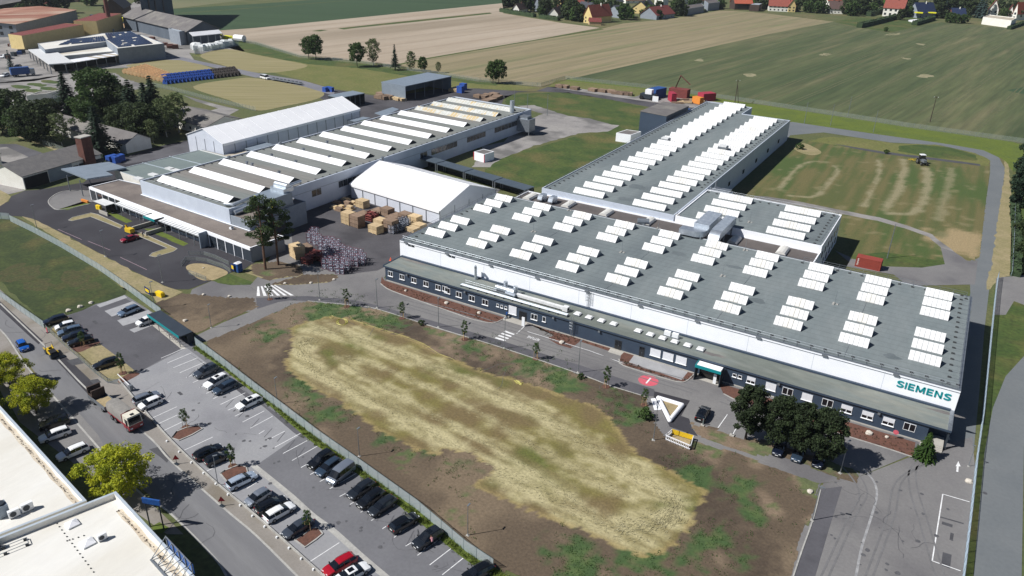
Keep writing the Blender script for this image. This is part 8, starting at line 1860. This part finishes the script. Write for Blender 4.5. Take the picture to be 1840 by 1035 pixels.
q=G(429,488);o=wthing('portable_toilet','blue portable toilet with a white roof near the pines','portable toilet',(q.x,q.y,0));b=MB();b.box(q.x-.7,q.y-.7,.1,q.x+.7,q.y+.7,2.35);b.build('cabin','pvc_blue',o);b=MB();b.add([(q.x-.75,q.y-.75,2.35),(q.x+.75,q.y-.75,2.35),(q.x+.75,q.y+.75,2.35),(q.x-.75,q.y+.75,2.35),(q.x,q.y-.6,2.65),(q.x,q.y+.6,2.65)],[(0,1,4),(1,2,5,4),(2,3,5),(3,0,4,5)]);b.build('roof','film_white',o);b=MB();b.box(q.x-.5,q.y-.74,.2,q.x+.5,q.y-.7,2.1);b.build('door','cont_blue',o)
mat('banner_blue',(26,52,110),None,rough=.6);mat('banner_yellow',(236,200,30),None,rough=.6)
def banner(label,px,w,h,rz,body):
    q=G(*px);o=thing('site_banner',label,'banner',(q.x,q.y,0),rz);b=MB();b.box(-w/2,-.03,.4,w/2,.03,.4+h);b.build('board','banner_blue',o,org=(0,0,0));b=MB();b.box(-w*.36,-.045,.4+h*.25,w*.36,-.03,.4+h*.75);b.build('panel','banner_yellow',o,org=(0,0,0));b=MB()
    for x in(-w/2+.1,w/2-.1):b.bar((x,.06,0),(x,.06,.4+h),.07,.07)
    b.build('frame','galv',o,org=(0,0,0))
banner('blue site banner with a yellow panel standing on the verge by the left fence',(266,530),2.4,1.5,R(-10),'');banner('narrow blue board with a yellow panel beside the blue portable toilet',(419,489),1.2,1.9,R(-10),'')
q=G(288,532);b=MB();b.box(q.x-1.1,q.y-.5,0,q.x+1.1,q.y+.5,1.0);b.box(q.x-.9,q.y-.4,1.0,q.x+.9,q.y+.4,1.15);tag(b.build('grit_bin','banner_yellow',None,(q.x,q.y,0)),'yellow grit bin on the verge beside the blue banner','grit bin')
q=G(180,373);q=G(178,376);b=MB();b.box(q.x-1.0,q.y-.4,0,q.x+1.0,q.y+.4,1.2);tag(b.build('yellow_box','banner_yellow',None,(q.x,q.y,0)),'yellow box by the arched shelter of the reception range','box')
q=G(153,363);b=MB();b.box(q.x-1.6,q.y-.25,0,q.x+1.6,q.y+.25,.7);tag(b.build('yellow_beam','hivis',None,(q.x,q.y,0)),'orange yellow beam lying at the end of the reception range','beam')
q=G(234,419);o=wthing('small_excavator','small yellow machine beside the red saloon','machine',(q.x,q.y,0));b=MB();b.box(q.x-1.2,q.y-.7,.4,q.x+1.2,q.y+.7,1.5);b.bar((q.x-1,q.y,1.4),(q.x-1.4,q.y,2.2),.4,.4);b.build('body','machine_yellow',o);b=MB();b.box(q.x-1.2,q.y-.8,0,q.x+1.2,q.y+.8,.4);b.build('track','charcoal',o)
q=G(258,427);person('person in grey work clothes standing beside the red saloon on the black forecourt',(q.x,q.y,.03),R(200),.15,'cloth_grey','cloth_grey','hair',.8)
# round manhole covers, boulders, hoses
stone=None
for(x,y),s,lb in(((1010,544),1,''),((729,524),1,''),):pass
bm=bmesh.new();bmesh.ops.create_icosphere(bm,subdivisions=2,radius=.5)
for v in bm.verts:v.co*=1+.25*noise.noise(v.co*3);v.co.z*=.7
me=bpy.data.meshes.new('boulder');bm.to_mesh(me);bm.free();mat('boulder',(210,202,190),(180,172,160),2,.9,fine=.1);me.materials.append(MATS['boulder'])
for(x,y),s,lb in(((802,545),1.1,'pale boulder in the soil bed before the leftmost windows'),((861,563),1.0,'pale boulder in the soil bed left of the side door'),((729,523),.7,'small pale boulder at the left of the soil bed'),((1009,616),1.2,'tan boulder in the soil bed by the marked bay'),((1561,779),1.3,'white boulder in the soil bed near the conifer'),((1593,786),.7,'white stone beside the conifer bush'),((1701,680+108),.9,'white stone at the foot of the right fence'),((1741,866),1.2,'pale stone on the plaza edge by the right fence'),((1455,884),1.0,'pale stone lying on the bare earth corner'),((144,552),1.2,'grey boulder at the meadow edge, middle one'),((123,559),1.2,'grey boulder at the meadow edge nearest the estate'),((164,545),1.1,'grey boulder at the meadow edge nearest the paved bays'),((512,510),.8,'stone on the kerb of the crate yard island, left'),((559,509),.8,'stone on the kerb of the crate yard island, middle'),((600,503),.8,'stone on the kerb of the crate yard island, right'),((333,577),1.0,'white stone in the small bare earth patch'),((366,530),.8,'white stone on the verge edge of the ring road, left'),((412,533),.8,'white stone on the verge edge of the ring road, right'),((366,482),.5,'dark stone in the oval sand bed')):
    q=G(x,y);o=bpy.data.objects.new('boulder',me);C.objects.link(o);o.location=(q.x,q.y,.12);o.scale=(s,)*3;o.rotation_euler=(0,0,x);tag(o,lb,'boulder')
mat('hose_yellow',(184,178,92),None,rough=.5);b=MB();pts=cr(GP(t(460,520,(670,190),(700,220),(760,240),(900,285),(1060,335),(1200,390),(1300,455),(1390,490),(1420,505)),.06),4);b.tube(pts,.03,5);rr=random.Random(2);pts=[]
for k in range(70):a=k*.55;pts.append(G(*t(460,520,(615+34*math.cos(a)*(1+.3*math.sin(k)),232+24*math.sin(a)))[0],.06))
b.tube(pts,.035,4);pts=[G(*t(460,520,(540+14*math.cos(k*.5),196+10*math.sin(k*.5)))[0],.06)for k in range(16)];b.tube(pts,.04,4);tag(b.build('hose','hose_yellow',None,G(600,575)),'yellow garden hose coiled and trailing along the meadow edge','hose')
b=MB();rr=random.Random(6);c=G(932,688,.05);pts=[c+Vector((rr.uniform(-1.2,1.2),rr.uniform(-1,1),0))for k in range(14)];b.tube(pts,.06,4);tag(b.build('hose','hose_yellow',None,c),'small tangle of yellow hose at the meadow edge below the office range','hose')
b=MB()
for(x,y)in((680,233),(972,472),(1287,742)):P=GP(t(0,520,(x-22,y-4),(x,y-12),(x+24,y+8),(x+4,y+16)),.034);b.add(P,[(0,1,2,3)])
for(x,y)in((285,840),(1770,886)):c=G(x,y,.034);b.add([(c.x+.35*math.cos(a),c.y+.35*math.sin(a),.034)for a in[i*.63 for i in range(10)]],[tuple(range(10))])
tag(b.build('manhole_cover','tar'),kind='structure')
# billboard on two posts
A_,B_=G(261,944),G(294.5,950.3);A_=G(270,946);o=wthing('billboard','blue billboard on two dark posts at the warehouse corner','billboard',A_);d=B_-A_;zt=H((294.5,950.3),(282.6,899.8))
b=MB()
for p in(A_,B_):b.bar(p,p+Vector((0,0,zt)),.14,.14)
b.build('post','charcoal',o);b=MB();ex=d.normalized()*.3;b.bar(A_-ex+Vector((0,0,zt-.35)),B_+ex+Vector((0,0,zt-.35)),.25,.9);b.build('board','pvc_blue',o)
for p_,lb in((t(0,775,(1265,235))[0],'farther'),(t(0,775,(1590,535))[0],'nearer')):
    q=G(*p_);o=wthing('warning_sign','portable triangular road works sign on the pavement, the '+lb+' one','road sign',(q.x,q.y,0));b=MB();b.bar((q.x,q.y,.1),(q.x,q.y,1.0),.06,.06);b.box(q.x-.4,q.y-.25,0,q.x+.4,q.y+.25,.1);b.build('stand','charcoal',o);b=MB();e=Vector((.75,.65,0)).normalized();P=[q+e*-.5+Vector((0,0,.95)),q+e*.5+Vector((0,0,.95)),q+Vector((0,0,1.85))];nv=Vector((e.y,-e.x,0))*.04;b.add([p+nv for p in P]+[p-nv for p in P],[(0,1,2),(5,4,3),(0,3,4,1),(1,4,5,2),(2,5,3,0)]);b.build('triangle','lamp_red',o)
q=G(85.5,598);o=wthing('site_cone','red and white marker board at the fence end beside the street','marker',(q.x,q.y,0));b=MB();b.box(q.x-.15,q.y-.05,.1,q.x+.15,q.y+.05,1.2);b.build('board','red_paint',o);b=MB();b.box(q.x-.3,q.y-.25,0,q.x+.3,q.y+.25,.1);b.build('base','charcoal',o)
mat('cone_orange',(226,100,70),None,rough=.6)
q=G(702,468);o=wthing('traffic_cone','orange and white traffic cone at the corner of the office range','traffic cone',(q.x,q.y,0));b=MB();b.tube([(q.x,q.y,.04),(q.x,q.y,.9)],[.3,.06],10);b.build('cone','cone_orange',o);b=MB();b.box(q.x-.35,q.y-.35,0,q.x+.35,q.y+.35,.05);b.build('base','cone_orange',o)
q=G(1548.5+58,788.5);sg=wthing('door_sign','small round red and white sign in the soil bed near the conifer','sign',(q.x,q.y,0));b=MB();b.tube([(q.x,q.y-.04,1.4),(q.x,q.y,1.4)],.45,14);b.build('disc','red_paint',sg);b=MB();b.bar((q.x,q.y+.05,0),(q.x,q.y+.05,1.6),.06,.06);b.build('post','galv',sg)
# temporary fence panels round the oval sand bed
tf=None
for i,(A_,B_)in enumerate(zip(t(0,260,(1300,870),(1330,830),(1400,830),(1480,840),(1540,862),(1600,880),(1350,790),(1460,790),(1540,815),(1350,925),(1420,950)),t(0,260,(1330,830),(1400,830),(1480,840),(1540,862),(1600,880),(1650,915),(1460,790),(1540,815),(1640,862),(1420,950),(1480,975)))):
    a,c=G(*A_),G(*B_);fence('light wire site fence panel set round the oval sand bed',[a,c],1.1,'wire_far',3.0,'site fence panels round the sand bed','site_fence')
# == crates and reel racks in the yard
def crate_mesh(m):
    b=MB();L,Wd,Hh=3.3,2.7,1.15
    b.box(-L/2+.04,-Wd/2+.04,.12,L/2-.04,Wd/2-.04,Hh-.03)
    for k in range(3):
        z0=.14+k*.33;z1=z0+.29
        for s in(-1,1):b.box(-L/2,s*Wd/2-.02,z0,L/2,s*Wd/2+.02,z1);b.box(s*L/2-.02,-Wd/2,z0,s*L/2+.02,Wd/2,z1)
    for k in range(7):y=-Wd/2+(k+.04)*Wd/7;b.box(-L/2-.02,y,Hh-.03,L/2+.02,y+Wd/7*.92,Hh)
    for x in(-L/2+.1,0,L/2-.1):b.box(x-.1,-Wd/2,0,x+.1,Wd/2,.12)
    for x in(-L/2,L/2):
        for s in(-1,1):b.box(x-.06,s*Wd/2-.06,.1,x+.06,s*Wd/2+.06,Hh)
    o=b.build('crate',m);me=o.data;bpy.data.objects.remove(o);return me
cm={'n':crate_mesh('wood'),'o':crate_mesh('wood_old')}
def stack(px,n,kind,where,rz=-.11,s=1.0):
    q=G(*px)
    for k in range(n):
        o=bpy.data.objects.new('crate',cm[kind]);C.objects.link(o);o.location=(q.x,q.y,.02+1.17*k*s);o.rotation_euler=(0,0,rz+rr.uniform(-.03,.03));o.scale=(s,)*3
        lv='crate' if n==1 else('bottom crate' if k==0 else 'top crate' if k==n-1 else 'middle crate')
        tag(o,('pale ' if kind=='n' else 'grey ')+'wooden '+lv+' of the '+where,'crate','wooden crates in the yard')
Z16=.16304
ST=[((165,805),3,'n','stack at the left front of the crate yard'),((262,838),3,'o','stack right of the left front stack'),((465,905),2,'n','front single row stack before the tent'),((520,840),2,'n','stack behind the front single row stack'),((632,890),3,'o','tall stack nearest the silver reels'),((318,625),2,'n','stack against the tent wall, leftmost'),((500,690),1,'o','low stack behind the red frames'),((590,715),2,'o','stack by the tent wall left of the middle'),((690,740),1,'o','low stack in the middle of the crate yard'),((790,770),2,'o','stack by the tent wall right of the middle'),((895,800),2,'n','stack by the tent wall near the hall'),((940,850),1,'n','flat load closest to the white hall, rear one'),((870,890),1,'n','flat load closest to the white hall, front one'),((335,725),1,'o','low grey load left of the red frames'),((415,720),1,'o','low grey load behind the left front stacks'),((720,800),1,'o','low load among the silver reels'),((640,770),1,'o','low load behind the tall stack')]
for p,n,k,w in ST:stack(t(600,270,p,s=Z16)[0],n,k,w)
stack((535,462),3,'n','stack between the pines and reel racks',-.3);stack((550,456),2,'o','stack right of the one beside the pines',-.3)
for i,p in enumerate(((30,580),(10,640),(90,640),(150,600),(130,545),(220,590),(60,665),(180,650))):
    q=G(*t(600,270,p,s=Z16)[0]);b=MB();b.box(q.x-1.3,q.y-.9,0,q.x+1.3,q.y+.9,.3);b.box(q.x-1.0,q.y-.6,.3,q.x+1.1-.3*(i%3),q.y+.7,.65+.15*(i%4));tag(b.build('pallet','wood' if i%3 else 'wood_old',None,(q.x,q.y,0)),'loaded pallet standing loosely at the workshop end of the crate yard','pallet','loaded pallets')
mat('reel_grey',(166,172,186),(136,142,158),1.5,.5,metal=.3,fine=.1);mat('rack_pink',(150,112,124),(122,84,98),1,.6)
def reel_rack():
    o=thing('reel_rack','','reel rack');b=MB()
    for x in(-.5,.5):
        for z in(.5,1.25,2.0):
            for y in(-.55,.55):
                pts=[(x+.42*math.cos(a),y,z+.42*math.sin(a))for a in[i*math.pi/4 for i in range(9)]];b.tube(pts,.05,4,cap=False);b.tube([(x-.4,y,z),(x+.4,y,z)],.035,4);b.tube([(x,y,z-.4),(x,y,z+.4)],.035,4)
            b.tube([(x,-.55,z),(x,.55,z)],.13,6)
    b.build('reel','reel_grey',o);b=MB()
    for x in(-.95,0,.95):
        for y in(-.6,.6):b.bar((x,y,0),(x,y,2.7),.08,.08)
    for z in(.1,1.4,2.6):
        for y in(-.6,.6):b.bar((-.95,y,z),(.95,y,z),.07,.07)
    b.build('frame','rack_pink',o);return o
rk=reel_rack();A_,B_,C2,D2=GP([(583,470),(612,490),(654,470),(560,432)]);k=0
for(x,y)in((560,435),(570,440),(581,445),(566,428),(590,450),(601,455),(612,459),(623,463),(634,466),(645,468),(650,475),(638,477),(627,476),(616,472),(604,468),(592,463),(581,458),(590,472),(600,478),(611,482),(622,485),(600,486),(612,491),(588,482),(594,445),(605,449)):
    q=G(x,y);place(rk,(q.x,q.y,.02),.35+rr.uniform(-.1,.1),'steel reel rack in a pinkish frame, standing in the dense block beside the yard road',1.15,'pinkish reel racks by the yard road')
for(x,y)in((568,462),(560,468),(552,474),(575,468)):
    q=G(x,y);b=MB()
    for z in(.3,.9,1.5):b.box(q.x-1.3,q.y-.9,z,q.x+1.3,q.y+.9,z+.18)
    for dx in(-1.2,1.2):
        for dy in(-.8,.8):b.box(q.x+dx-.07,q.y+dy-.07,0,q.x+dx+.07,q.y+dy+.07,2.0)
    tag(b.build('steel_rack','maroon_roof',None,(q.x,q.y,0)),'dark red steel rack between the crates and the reel racks beside the pines','steel rack','dark red steel racks')
rk2=copy_tree(rk)
for ch in rk2.children:
    if ch.name.startswith('frame'):ch.data=ch.data.copy();ch.data.materials.clear();ch.data.materials.append(MATS['charcoal'])
rk2['_used']=0;first=True
for p in((690,860),(730,840),(770,825),(805,835),(690,900),(740,885),(780,868),(640,915)):
    q=G(*t(600,270,p,s=Z16)[0]);o=place(rk2,(q.x,q.y,.02),.2,'dark framed reel rack with grey reels at the hall end of the crate yard',1,'dark framed reel racks')
for p in((400,780),(440,775),(420,750)):
    q=G(*t(600,270,p,s=Z16)[0]);b=MB()
    for z in(.3,1.0,1.7):b.box(q.x-1.2,q.y-.8,z,q.x+1.2,q.y+.8,z+.25)
    for dx in(-1.1,1.1):b.box(q.x+dx-.08,q.y-.8,0,q.x+dx+.08,q.y+.8,2.2)
    tag(b.build('steel_rack','maroon_roof',None,(q.x,q.y,0)),'dark red steel frame standing among the crates of the yard','steel rack','red frames among the crates')
# stores by the grey sheds and along the far road
def lot(label,pts,s,m,group):
    for(x,y)in pts:
        q=G(x,y);o=bpy.data.objects.new('crate',cm[m]);C.objects.link(o);o.location=(q.x,q.y,0);o.scale=(s,)*3;o.rotation_euler=(0,0,rr.uniform(-.3,.3));tag(o,label,'crate',group)
lot('brown wooden crate in the heap at the left end of the grey open shed',t(640,120,(270,350),(310,355),(350,352),(290,320),(330,315),s=.16304),1.5,'o','brown crates by the grey shed');lot('pale timber pack at the front corner of the grey open shed',t(640,120,(410,358),(460,368),(505,372),s=.16304),1.1,'n','timber packs by the grey shed')
lot('wooden crate on the asphalt between the workshop and the lawn',t(640,120,(1350,340),(1400,345),(1440,395),(1490,380),(1530,360),(1450,330),(1520,320),(1560,345),s=.16304),1.3,'o','crates beyond the workshop');lot('pale crate beside the blue stillages right of the grey open shed',t(640,120,(1080,272),(1110,262),s=.16304),1.4,'n','pale crates by the blue stillages')
lot('wooden crate standing in the line beside the far road',t(920,0,(345,625),(375,628),(450,640),(580,652),(650,658),(705,662),(745,672),(775,675),(810,678),(830,680)),1.3,'o','crates along the far road')
for(x,y),lb in((t(640,120,(1150,285),s=.16304)[0],'left'),(t(640,120,(1180,255),s=.16304)[0],'right')):
    q=G(x,y);b=MB();b.box(q.x-1.6,q.y-1.3,.2,q.x+1.6,q.y+1.3,3.4);b.box(q.x-1.7,q.y-1.4,0,q.x+1.7,q.y+1.4,.2);tag(b.build('stillage','frame_blue',None,(q.x,q.y,0)),lb+' one of two tall blue stillages beyond the grey open shed','stillage')
for i,(x,y)in enumerate(t(460,0,(495,655),(520,650),(540,655))+t(140,280,(430,80),(490,65),(540,75),(580,60),(510,90),s=.1352)):
    q=G(x,y);b=MB();b.box(q.x-1.1,q.y-.9,.15,q.x+1.1,q.y+.9,2.2);b.box(q.x-1.2,q.y-1.0,0,q.x+1.2,q.y+1.0,.15);tag(b.build('stillage','frame_blue',None,(q.x,q.y,0)),'blue stillage beside the access road, near the small dark shed' if i<3 else 'blue stillage stored behind the grey delivery canopy','stillage','blue stillages by the access road' if i<3 else 'blue stillages behind the canopy')
gp=wthing('gas_bottle_rack','dark rack of stored frames at the foot of the big tent gable','rack',G(362,283));b=MB();a,c=G(353,279),G(378,288)
for i in range(9):p=a.lerp(c,i/8);b.bar((p.x,p.y,0),(p.x,p.y,3.2+.6*(i%2)),.2,.2);b.bar((p.x,p.y-1,1.5),(p.x,p.y+1,1.5),.12,.12)
b.build('frame','steel',gp)
# remove unused prototype

# == thin summer haze
def haze(d):
    b=MB();b.box(-1900,-150,-2,700,2400,96);o=b.build('haze',mat('haze_air',(200,214,232),None,fine=0));m=MATS['haze_air'];n=m.node_tree.nodes
    for q in list(n):
        if q.type!='OUTPUT_MATERIAL':n.remove(q)
    v=n.new('ShaderNodeVolumePrincipled');v.inputs['Color'].default_value=(.86,.92,1,1);v.inputs['Density'].default_value=d;v.inputs['Anisotropy'].default_value=.3
    m.node_tree.links.new(v.outputs[0],n['Material Output'].inputs['Volume']);tag(o,kind='stuff')
haze(0.00006)
